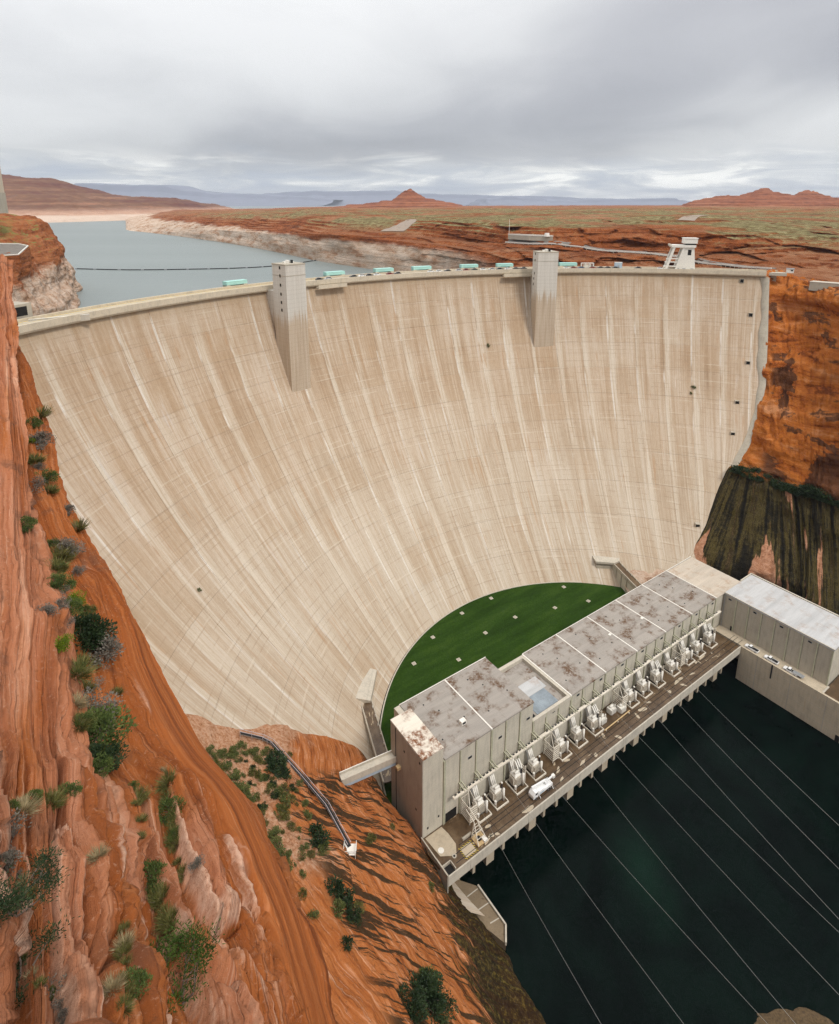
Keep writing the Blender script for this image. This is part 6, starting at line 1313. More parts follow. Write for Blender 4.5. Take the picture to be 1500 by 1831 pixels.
# ------------------------------------------------------------------ lake boom, roads, rail, lookouts
bo = tag(empty('log_boom', tuple(BOOM[0])), 'dark floating boom line strung across the lake above the dam', 'boom')
pts = crom(np.array(BOOM), 90, 0) - np.array(BOOM[0]); pts[:, 2] = 0
mb = MB(); [mb.beam(tuple(p + [0, 0, 0.25]), tuple(q + [0, 0, 0.25]), 0.5, 0.4) for p, q in zip(pts[:-1], pts[1:])]; mb.build('boom_cable', 'rubber', bo)
fm = MB().box(-2.6, 2.6, -0.55, 0.55, 0, 0.9).mesh('float', 'rubber'); fw = MB().box(-1.2, 1.2, -0.7, 0.7, 0, 1.2).mesh('float', 'steel_grey')
for k in range(0, 89, 1):
    d = pts[k+1] - pts[k]; f = link('float', fw if k % 6 == 0 else fm, bo); f.location = tuple(pts[k] + d*0.5); f.rotation_euler = (0, 0, math.atan2(d[1], d[0]))

def ribbon(name, ctrl, width, bvh, mat, lift, n=60, z=None):
    c = crom(np.array(ctrl, float), n, 0); d = np.gradient(c, axis=0); s = np.stack([d[:, 1], -d[:, 0]], 1); s /= np.linalg.norm(s, axis=1, keepdims=True)
    w = np.broadcast_to(np.asarray(width, float), (n,)) if np.ndim(width) == 0 else np.interp(np.linspace(0, 1, n), np.linspace(0, 1, len(width)), width)
    rows = []
    for k in (-1, -0.33, 0.33, 1):
        r = c.copy(); r[:, :2] += s*(w*k/2)[:, None]
        r[:, 2] = [drop(bvh, p[0], p[1], p[2])[0].z for p in r]; rows.append(r)
    P = np.stack(rows, 1); m = P[..., 2]
    for it in range(4): m[1:-1] = (m[:-2] + 2*m[1:-1] + m[2:])/4
    P[..., 2] = m + lift
    return c, P, link(name, grid_mesh(name, P, mat))
c, Pg, o = ribbon('access_road', GUARD, 7.0, BV_PL, 'asphalt', 0.25); tag(o, kind='structure')
gr = tag(empty('guard_rail', tuple(Pg[0, 0])), 'long white guard rail along the access road above the dam', 'guard rail')
for k in range(59):
    i = 3 if Pg[30, 3, 1] < Pg[30, 0, 1] else 0
    a, b = Vector(Pg[k, i]) - gr.location, Vector(Pg[k+1, i]) - gr.location
    MB().beam(a + Vector((0, 0, 0.9)), b + Vector((0, 0, 0.9)), 0.3, 1.0).build('rail_beam', 'white_paint', gr)
    MB().box(a.x - .2, a.x + .2, a.y - .2, a.y + .2, a.z - 2, a.z + 1.2).build('rail_post', 'concrete_pale', gr)
c, Pq, o = ribbon('dirt_track', DIRT, [34, 30, 24, 12], BV_PL, 'dirt_track', 0.5, 30); tag(o, kind='structure')
c, Pq, o = ribbon('dirt_track', DIRT2, [18, 14, 10], BV_PL, 'dirt_track', 0.5, 30); tag(o, kind='structure')
pz = max(drop(BV_PL, p[0], p[1], p[2])[0].z for p in PAD_R) + 0.5
LK = tag(empty('lookout_platform', (PAD_R[0][0], PAD_R[0][1], pz)), 'pale lookout platform with low wall on the cliff left of the right tower', 'platform')
q = [(p[0] - PAD_R[0][0], p[1] - PAD_R[0][1]) for p in PAD_R]
MB().prism(q, -4, 0).build('platform_slab', 'roadway', LK)
for a, b in zip(q, q[1:] + q[:1]): MB().beam((*a, 0.5), (*b, 0.5), 0.4, 1.0).build('low_wall', 'white_paint', LK)
MB().cyl((1, 1, 0), (1, 1, 14), 0.18, n=6).build('mast', 'white_paint', LK); MB().cyl((q[2][0] - 4, q[2][1] - 3, 0), (q[2][0] - 4, q[2][1] - 3, 3.0), 2.6, 2.0, n=12).build('tank', 'white_paint', LK)
# right rim block and left lookout
T = tag(empty('rim_block', (247, 372, 166)), 'grey concrete block wall on the right canyon rim', 'wall'); MB().prism([(-3, 4), (14, -12), (18, -8), (2, 8)], 0, 5.2).build('block', 'concrete', T); MB().prism([(-3.2, 4), (14, -12.3), (18.2, -8), (2, 8.3)], 5.2, 5.6).build('coping', 'concrete_pale', T)
LP = [(-300, 412), (-269.0, 410.0), (-259.7, 405.0), (-249.2, 378.0), (-264, 372), (-300, 380)]; zl = 190.0
T = tag(empty('rim_terrace', (-269, 395, zl)), 'paved terrace with pale kerb on the rocky lake shore at far left', 'terrace')
q = [(x + 269, y - 395) for x, y in LP]; zt = [2.6, 2.2, 1.2, -2.2, -2.8, -1.5]
MB().prism([(x*1.06, y*1.06) for x, y in q], -14, [z - 0.4 for z in zt]).build('terrace_base', 'shore_rock', T)
MB().prism(q, [z - 0.39 for z in zt], zt).build('terrace_slab', 'asphalt', T)
for i in range(4): MB().beam((*q[i], zt[i] + 0.3), (*q[i+1], zt[i+1] + 0.3), 0.6, 0.6).build('kerb', 'white_paint', T)
VC = tag(empty('visitor_centre', (-291.5, 420, 226), R(12)), 'tan windowless visitor centre wall at the far left edge', 'building')
box('wall', 'sandstone_building', VC, -22, 3.0, 0, 20, 0, 20.5); box('parapet', 'sandstone_building', VC, -22.2, 3.2, -0.2, 20.2, 20.5, 21.6); box('pilaster', 'sandstone_building', VC, 2.2, 3.3, -0.4, 0, 0, 20.4); box('base_course', 'concrete', VC, -22.3, 3.3, -0.3, 20.3, -14, 0); box('pilaster', 'sandstone_building', VC, -4, -3, -0.4, 0, 0, 20.4)
T = tag(empty('abutment_block', (-150, 217, 172), R(70)), 'grey concrete abutment block with dark openings at the left crest end', 'building')
box('wall', 'concrete', T, -8, 12, 4, 12, 0, 10); box('opening', 'dark_void', T, 2, 10, 3.95, 4, 5.5, 9)
T = tag(empty('crest_end_wall', (-140, 226, 174)), 'low grey wall beside the road at the left crest end', 'wall'); MB().beam((-8, -2, 1.2), (9, 9.5, 1.2), 0.6, 2.4).build('wall', 'concrete_pale', T); MB().beam((-8, -2, 2.45), (9, 9.5, 2.45), 0.75, 0.12).build('coping', 'white_paint', T)
T = tag(empty('spill_chute', (-262, 335, 158)), 'pale concrete chute strip on the bleached lakeshore rock', 'chute'); MB().add([(-4,-8,-8),(4,-8,-8),(-2,10,12),(3,10,12),(-4,-6,-8),(4,-6,-8),(-2,12,12),(3,12,12)], [(0,1,3,2),(4,6,7,5),(0,4,5,1),(1,5,7,3),(3,7,6,2),(2,6,4,0)]).build('chute_slab', 'concrete_pale', T)

# ------------------------------------------------------------------ vegetation
def leaf_mesh(name, pts, dirs, ln, wd, mat, rs):
    n = len(pts); d = dirs / (np.linalg.norm(dirs, axis=1, keepdims=True) + 1e-9)
    r = rs.normal(size=(n, 3)); s = np.cross(d, r); s /= np.linalg.norm(s, axis=1, keepdims=True) + 1e-9
    l = (ln * rs.uniform(0.6, 1.4, n))[:, None]; w = (wd * rs.uniform(0.7, 1.3, n))[:, None]
    V = np.stack([pts, pts + d*l*0.45 + s*w, pts + d*l, pts + d*l*0.45 - s*w], 1).reshape(-1, 3)
    me = bpy.data.meshes.new(name); me.from_pydata([tuple(v) for v in V], [], [(4*i, 4*i+1, 4*i+2, 4*i+3) for i in range(n)]); me.materials.append(MATS[mat]); return me
def bush_proto(style, mat, seed, n, big=1.0):
    rs = np.random.default_rng(seed)
    tw = MB()
    if style == 'shrub':
        k = 16; cen = rs.normal(size=(k, 3)); cen /= np.linalg.norm(cen, axis=1, keepdims=True); cen *= rs.uniform(0.35, 0.85, k)[:, None]; cen[:, 2] = np.abs(cen[:, 2])*0.85 + 0.12
        rad = rs.uniform(0.20, 0.40, k); i = rs.integers(0, k, n); off = rs.normal(size=(n, 3)); off /= np.linalg.norm(off, axis=1, keepdims=True); off *= (rs.uniform(0.15, 1, n)**0.5)[:, None]
        p = cen[i] + off*rad[i][:, None]; p[:, 2] = np.maximum(p[:, 2], 0.01); d = off*0.8 + p*0.5 + rs.normal(size=(n, 3))*0.4 + [0, 0, 0.25]
        for c in cen: tw.cyl((0, 0, -0.15), tuple(c*0.55), 0.022, 0.014, 4); tw.cyl(tuple(c*0.55), tuple(c*1.05), 0.014, 0.005, 4)
        return leaf_mesh('foliage', p, d, 0.105*big, 0.024*big*1.25, mat, rs), tw.mesh('branches', 'twig')
    if style == 'grass':
        a = rs.uniform(0, 2*math.pi, n); rr_ = rs.uniform(0, 0.45, n); p = np.stack([np.cos(a)*rr_, np.sin(a)*rr_, np.zeros(n)], 1); d = np.stack([np.cos(a)*rs.uniform(0.1, 1.2, n), np.sin(a)*rs.uniform(0.1, 1.2, n), rs.uniform(0.35, 1.1, n)], 1)
        for k in range(6): t = rs.uniform(0, 6.28); tw.cyl((0, 0, -0.1), (math.cos(t)*0.5, math.sin(t)*0.5, 0.6), 0.012, 0.004, 4)
        return leaf_mesh('foliage', p, d, 0.75, 0.020, mat, rs), tw.mesh('branches', 'twig')
    if style == 'juniper':
        br = []; 
        for k in range(11):
            t = rs.uniform(0, 6.28); q = np.array([math.cos(t)*rs.uniform(.5, .95), math.sin(t)*rs.uniform(.5, .95), rs.uniform(0.25, 1.05)]); m = q*0.5 + rs.normal(size=3)*0.08
            tw.cyl((0, 0, -0.15), tuple(m), 0.035, 0.022, 5); tw.cyl(tuple(m), tuple(q), 0.022, 0.008, 5); br.append(q)
            for j in range(3): w = q + rs.normal(size=3)*0.22; tw.cyl(tuple(m*0.4 + q*0.6), tuple(w), 0.012, 0.004, 4); br.append(w)
        br = np.array(br); i = rs.integers(0, len(br), n); p = br[i] + rs.normal(size=(n, 3))*np.array([0.13, 0.13, 0.10]); d = (p - br[i])*3 + rs.normal(size=(n, 3))*0.5 + [0, 0, 0.5]
        return leaf_mesh('foliage', p, d, 0.10, 0.014, mat, rs), tw.mesh('branches', 'twig')
PRO = {'green': bush_proto('shrub', 'leaf_green', 1, 2600), 'bright': bush_proto('shrub', 'leaf_bright', 2, 2000), 'dark': bush_proto('shrub', 'leaf_dark', 3, 2600), 'grey': bush_proto('shrub', 'leaf_grey', 4, 1700),
       'straw': bush_proto('grass', 'leaf_straw', 5, 330), 'olive': bush_proto('grass', 'leaf_olive', 6, 380), 'juniper': bush_proto('juniper', 'leaf_dark', 7, 4200), 'bright_juniper': bush_proto('juniper', 'leaf_fresh', 8, 5200), 'twiggy': bush_proto('shrub', 'leaf_grey', 9, 500), 'far': bush_proto('shrub', 'leaf_sage', 10, 620, 1.8), 'far_dark': bush_proto('shrub', 'leaf_dark', 11, 700, 2.0), 'far_olive': bush_proto('shrub', 'leaf_olive', 12, 600, 2.0)}
def bush(kind, loc, w, label, group=None, nrm=None, tall=1.0, name=None, sink=0.06):
    T = empty(name or ('grass_tuft' if kind in ('straw', 'olive') else 'shrub'), tuple(loc), random.uniform(0, 6.28))
    if nrm is not None:
        q = Vector((0, 0, 1)).rotation_difference((Vector((0, 0, 1))*0.55 + Vector(nrm)*0.45).normalized()); T.rotation_mode = 'QUATERNION'
        T.rotation_quaternion = q @ Matrix.Rotation(random.uniform(0, 6.28), 3, 'Z').to_quaternion()
    s = w/1.75; T.scale = (s, s, s*tall*0.9); T.location.z -= sink*s
    f, b = PRO[kind]; link('foliage', f, T); link('branches', b, T)
    return tag(T, label, 'grass' if kind in ('straw', 'olive') else 'shrub', group)
FG = [
    (-74.09,110.61,178.89,-0.09,-0.32,0.94,6.01,'olive','olive grass clump on the far shoulder against the dam face'),
    (-70.47,103.6,179.82,-0.08,-0.22,0.97,3.41,'green','green shrub at the farthest end of the foreground ledge'),
    (-63.93,92.47,177.63,0.4,0.03,0.91,4.15,'olive','second olive grass clump down the foreground ledge'),
    (-67.43,97.53,179.03,-0.08,-0.22,0.97,2.16,'bright','tiny yellow green shrub above the second grass clump'),
    (-49.39,72.27,172.35,-0.06,-0.28,0.96,4.72,'olive','olive tuft at the top of the shrub filled gully'),
    (-36.06,52.4,182.09,0.66,0.56,0.5,2.87,'green','green shrub below the olive tuft in the upper gully'),
    (-41.58,62.61,172.38,0.6,0.51,0.62,3.22,'bright','bright lime shrub in the upper gully beside the drop'),
    (-38.22,57.87,171.7,0.42,0.31,0.85,7.27,'dark','large dark green shrub in the middle of the gully'),
    (-30.0,42.71,183.06,-0.12,-0.12,0.99,2.2,'bright','bright green shrub left of the large dark shrub'),
    (-35.09,56.37,170.01,0.35,0.04,0.94,5.58,'grey','round grey leafless shrub right of the large dark shrub'),
    (-28.38,41.73,181.43,0.69,0.31,0.66,3.27,'olive','yellow olive clump below the large dark shrub'),
    (-28.05,42.0,177.49,0.58,0.38,0.72,4.53,'twiggy','twiggy grey brush above the lowest big green shrub'),
    (-27.41,41.87,176.45,0.6,0.43,0.68,3.42,'grey','grey shrub spreading above the lowest big green shrub'),
    (-25.35,38.03,177.96,0.17,0.25,0.95,5.59,'green','big green shrub at the foot of the gully'),
    (-23.79,35.83,178.54,-0.04,0.38,0.93,3.58,'dark','dark shrub tucked under the big green shrub at the gully foot'),
    (-30.42,49.34,169.85,-0.11,0.11,0.99,1.71,'bright','small lime shrub on the orange slab beside the gully'),
    (-21.08,35.27,176.03,0.12,0.42,0.9,2.16,'olive','slim grass strip in the first crack right of the gully foot'),
    (-20.41,38.59,173.7,-0.79,-0.32,0.53,2.18,'olive','grass strip at the top of the long crack'),
    (-19.17,36.2,173.79,-0.74,-0.34,0.58,2.33,'green','green brush halfway down the long crack'),
    (-17.89,33.73,174.28,-0.79,-0.23,0.57,2.04,'olive','grass strip at the lower end of the long crack'),
    (-16.73,28.24,178.17,-0.64,-0.07,0.76,2.55,'green','green shrub in the lower slab crack'),
    (-15.37,26.39,179.33,-0.62,-0.04,0.78,1.91,'olive','grass trailing down the lower slab crack'),
    (-13.91,24.46,180.56,-0.61,0.01,0.79,1.65,'olive','grass at the bottom of the lower slab crack'),
    (-14.67,20.9,190.32,-0.33,0.32,0.89,1.2,'straw','dry straw tuft in the hollow between slabs'),
    (-18.12,20.55,191.85,-0.57,0.09,0.82,2.34,'twiggy','grey twiggy brush at the left picture edge'),
    (-20.08,23.7,189.48,0.53,0.65,0.55,1.86,'straw','dry grass below the left sandstone dome'),
    (-19.8,25.33,188.02,0.77,0.58,0.26,1.7,'olive','grass clump where the dome meets the slabs'),
    (-11.73,12.84,199.4,0.35,0.7,0.63,2.17,'juniper','dark branching juniper at the lower left picture edge'),
    (-11.97,12.65,196.76,-0.6,0.04,0.8,2.46,'juniper','dark juniper in the lower left picture corner'),
    (-11.59,20.2,182.19,-0.37,0.24,0.9,3.79,'bright_juniper','bright green feathery shrub at the bottom of the picture'),
    (-11.25,12.84,195.7,-0.69,-0.05,0.73,1.51,'twiggy','bare grey brush beside the corner juniper'),
    (-14.44,29.74,177.31,-0.73,-0.16,0.66,1.2,'grey','small purple grey shrub on the bare orange slab'),
    (-11.33,16.7,191.68,-0.25,0.44,0.86,1.06,'straw','pale dry grass between the lowest slabs'),
    (-10.08,13.89,194.29,-0.16,0.44,0.88,1.05,'straw','straw tuft beside the bottom feathery shrub'),
    (-48.86,73.97,172.13,0.54,0.08,0.84,2.6,'olive','small tuft on the gully rim close to the drop'),
    (-9.75,14.46,193.12,-0.43,0.25,0.87,1.49,'green','low green shrub left of the bottom feathery shrub'),
    (-16.8,18.4,192.94,-0.34,0.26,0.9,1.88,'grey','grey brush above the lower left juniper'),
    (-40.35,62.11,170.58,-0.28,-0.36,0.89,2.6,'olive','grass between the lime shrub and large dark shrub'),
    (-50.41,75.42,172.54,0.14,-0.16,0.98,3.17,'twiggy','dead twiggy brush in the upper gully'),
]
CRACK = [(-21.68,40.77,172.27,0.34,0.77,0.54,1.51,'straw'),(-20.35,38.44,173.7,-0.79,-0.32,0.53,1.29,'olive'),(-19.92,37.35,173.59,-0.64,-0.37,0.68,1.73,'olive'),(-18.7,35.75,174.14,-0.74,-0.37,0.57,1.29,'olive'),(-18.34,35.04,174.17,-0.75,-0.37,0.55,1.69,'olive'),(-17.82,33.91,174.45,-0.79,-0.23,0.57,1.26,'green'),(-17.49,33.08,174.51,-0.77,-0.31,0.57,1.5,'olive'),(-16.64,31.47,175.17,-0.68,0.66,0.3,1.1,'olive'),(-15.82,30.36,175.69,-0.76,-0.29,0.58,1.6,'olive'),(-17.06,29.03,177.88,-0.73,0.0,0.68,1.02,'olive'),(-16.55,28.02,178.31,-0.64,-0.07,0.76,0.94,'olive'),(-15.61,26.83,179.16,-0.62,-0.03,0.78,1.19,'green'),(-15.08,26.29,179.57,-0.62,-0.05,0.78,0.9,'olive'),(-14.57,25.38,179.9,-0.62,-0.07,0.78,1.32,'olive'),(-14.09,24.72,180.42,-0.61,0.01,0.79,1.37,'olive'),(-13.58,24.02,180.8,-0.61,-0.02,0.79,1.2,'olive'),(-12.85,23.06,181.33,-0.63,-0.01,0.78,1.3,'straw'),(-12.69,22.79,181.29,-0.43,-0.2,0.88,1.31,'olive'),(-11.78,17.52,191.21,-0.15,0.22,0.96,0.73,'olive'),(-11.36,16.78,191.63,-0.25,0.44,0.86,0.68,'olive'),(-11.12,16.27,191.92,-0.35,0.33,0.87,0.94,'olive'),(-10.73,15.64,192.32,-0.44,0.25,0.86,0.93,'olive'),(-9.9,14.25,194.14,0.03,0.42,0.91,0.58,'olive'),(-9.84,14.27,193.55,0.46,0.56,0.68,0.7,'olive'),(-9.32,13.22,194.71,0.81,0.51,0.27,0.85,'olive'),(-22.07,36.57,175.53,-0.25,0.16,0.96,1.15,'green'),(-19.18,31.88,179.8,0.14,0.5,0.86,1.07,'olive'),(-17.85,29.96,180.85,0.09,0.49,0.87,1.1,'olive'),(-16.89,27.98,182.08,0.33,0.52,0.79,0.94,'olive'),(-66.95,98.37,178.58,0.01,-0.21,0.98,2.28,'grey'),(-62.73,91.21,176.81,0.18,-0.26,0.95,2.88,'grey'),(-51.35,74.85,172.98,0.12,-0.16,0.98,2.09,'green'),(-37.85,55.62,181.83,0.58,0.34,0.74,2.03,'green'),(-36.96,53.76,182.11,0.6,0.46,0.65,2.21,'olive'),(-35.07,51.6,181.97,0.4,0.51,0.76,2.02,'twiggy'),(-32.86,47.84,183.33,-0.16,0.02,0.99,1.97,'grey'),(-20.31,23.41,190.11,0.24,0.59,0.77,0.82,'green'),(-20.67,24.52,189.09,0.51,0.64,0.58,0.78,'straw'),(-20.52,25.21,188.44,-0.68,-0.18,0.71,1.23,'green'),(-20.03,25.38,188.03,-0.65,-0.34,0.68,1.1,'olive'),(-20.47,26.89,186.75,-0.78,-0.34,0.53,1.3,'olive'),(-19.67,26.64,187.13,0.62,0.57,0.54,1.28,'green'),(-15.65,17.09,195.4,0.63,0.68,0.37,0.72,'grey'),(-16.94,18.69,192.8,-0.44,0.17,0.88,0.81,'green'),(-16.35,18.49,192.54,-0.66,-0.13,0.74,0.96,'twiggy'),(-15.81,17.98,192.92,-0.68,-0.19,0.71,0.96,'straw'),(-14.41,16.64,194.45,-0.09,0.04,1.0,0.57,'olive'),(-13.02,14.08,195.84,-0.72,0.02,0.69,0.6,'twiggy'),(-12.3,13.35,196.5,-0.53,0.01,0.85,0.6,'olive'),(-11.55,12.74,196.94,0.1,0.56,0.82,0.59,'straw'),(-11.03,12.35,197.29,0.35,0.6,0.72,0.51,'olive'),(-11.3,13.0,195.66,-0.69,-0.05,0.73,0.51,'green'),(-10.43,12.23,196.58,-0.78,-0.15,0.61,0.75,'twiggy'),(-9.99,11.77,197.01,-0.81,-0.19,0.55,0.58,'grey')]
GULLY = [(-26.78,41.89,172.51,-0.48,-0.15,0.87,1.38,'olive'),(-66.36,98.33,178.39,0.67,0.3,0.68,4.69,'grey'),(-36.45,57.81,170.56,0.48,0.08,0.87,2.49,'olive'),(-27.81,41.32,177.65,0.58,0.38,0.72,2.06,'olive'),(-24.96,36.27,181.98,0.58,0.51,0.63,2.06,'olive'),(-31.78,46.75,182.33,0.94,0.29,0.19,1.35,'twiggy'),(-53.6,84.33,169.77,-0.01,-0.38,0.92,4.13,'olive'),(-32.09,52.87,168.91,0.3,0.03,0.95,1.53,'olive'),(-39.5,60.51,170.45,0.83,0.56,0.09,2.15,'olive'),(-30.68,47.59,170.47,0.15,-0.02,0.99,1.62,'green'),(-38.28,59.44,170.41,-0.39,-0.3,0.87,2.09,'olive'),(-26.37,38.05,181.98,0.76,0.47,0.45,1.97,'straw'),(-24.9,35.82,182.14,0.44,0.27,0.86,1.85,'olive'),(-40.66,63.49,170.78,0.13,-0.12,0.98,1.95,'green'),(-37.19,60.78,170.01,0.02,-0.22,0.97,2.28,'twiggy'),(-27.91,44.1,171.05,0.37,0.59,0.72,1.58,'olive'),(-43.14,59.62,184.68,-0.58,-0.39,0.71,2.47,'green'),(-25.31,38.52,176.88,0.53,0.38,0.76,1.31,'olive'),(-23.76,36.42,177.55,0.15,0.49,0.86,1.46,'olive'),(-59.26,87.74,174.55,0.59,0.23,0.77,3.56,'olive'),(-60.31,86.6,175.9,0.65,0.17,0.74,3.88,'twiggy'),(-37.95,60.96,170.02,-0.05,0.04,1.0,1.68,'olive'),(-32.86,49.13,181.93,0.75,0.46,0.47,2.12,'green'),(-49.47,74.53,172.3,0.24,-0.03,0.97,2.85,'straw'),(-35.82,53.32,172.4,0.39,0.31,0.87,2.32,'olive'),(-49.03,74.39,172.12,0.5,0.34,0.79,3.82,'grey'),(-24.75,36.3,181.85,0.33,0.32,0.89,1.69,'green'),(-33.69,51.52,170.75,0.25,0.05,0.97,2.45,'twiggy'),(-61.21,90.15,175.42,0.58,0.18,0.8,3.67,'green'),(-38.01,55.48,182.19,0.57,0.34,0.75,2.86,'olive'),(-30.43,45.3,176.55,0.74,0.52,0.42,2.27,'olive'),(-29.89,46.71,170.26,0.34,0.11,0.93,1.55,'grey'),(-32.63,45.54,184.31,-0.05,-0.03,1.0,1.82,'grey'),(-27.37,42.21,176.22,0.52,0.44,0.73,2.38,'olive'),(-28.59,42.32,181.28,0.81,0.57,0.11,1.27,'green'),(-35.61,55.1,170.83,0.65,0.24,0.72,1.6,'olive'),(-24.25,36.44,178.38,0.04,0.34,0.94,2.14,'olive'),(-23.32,34.45,179.55,0.28,0.5,0.82,2.15,'green'),(-38.93,58.28,172.7,0.63,0.52,0.58,1.66,'green'),(-45.59,70.53,171.46,0.13,-0.01,0.99,1.92,'grey'),(-23.33,35.17,178.83,-0.06,0.36,0.93,1.19,'olive'),(-48.47,72.58,172.07,0.21,0.07,0.97,3.31,'olive'),(-56.48,87.56,170.88,0.18,-0.16,0.97,2.96,'grey'),(-26.65,40.86,176.45,0.5,0.5,0.7,1.91,'grey'),(-49.77,74.54,172.38,0.35,0.13,0.93,3.42,'straw')]
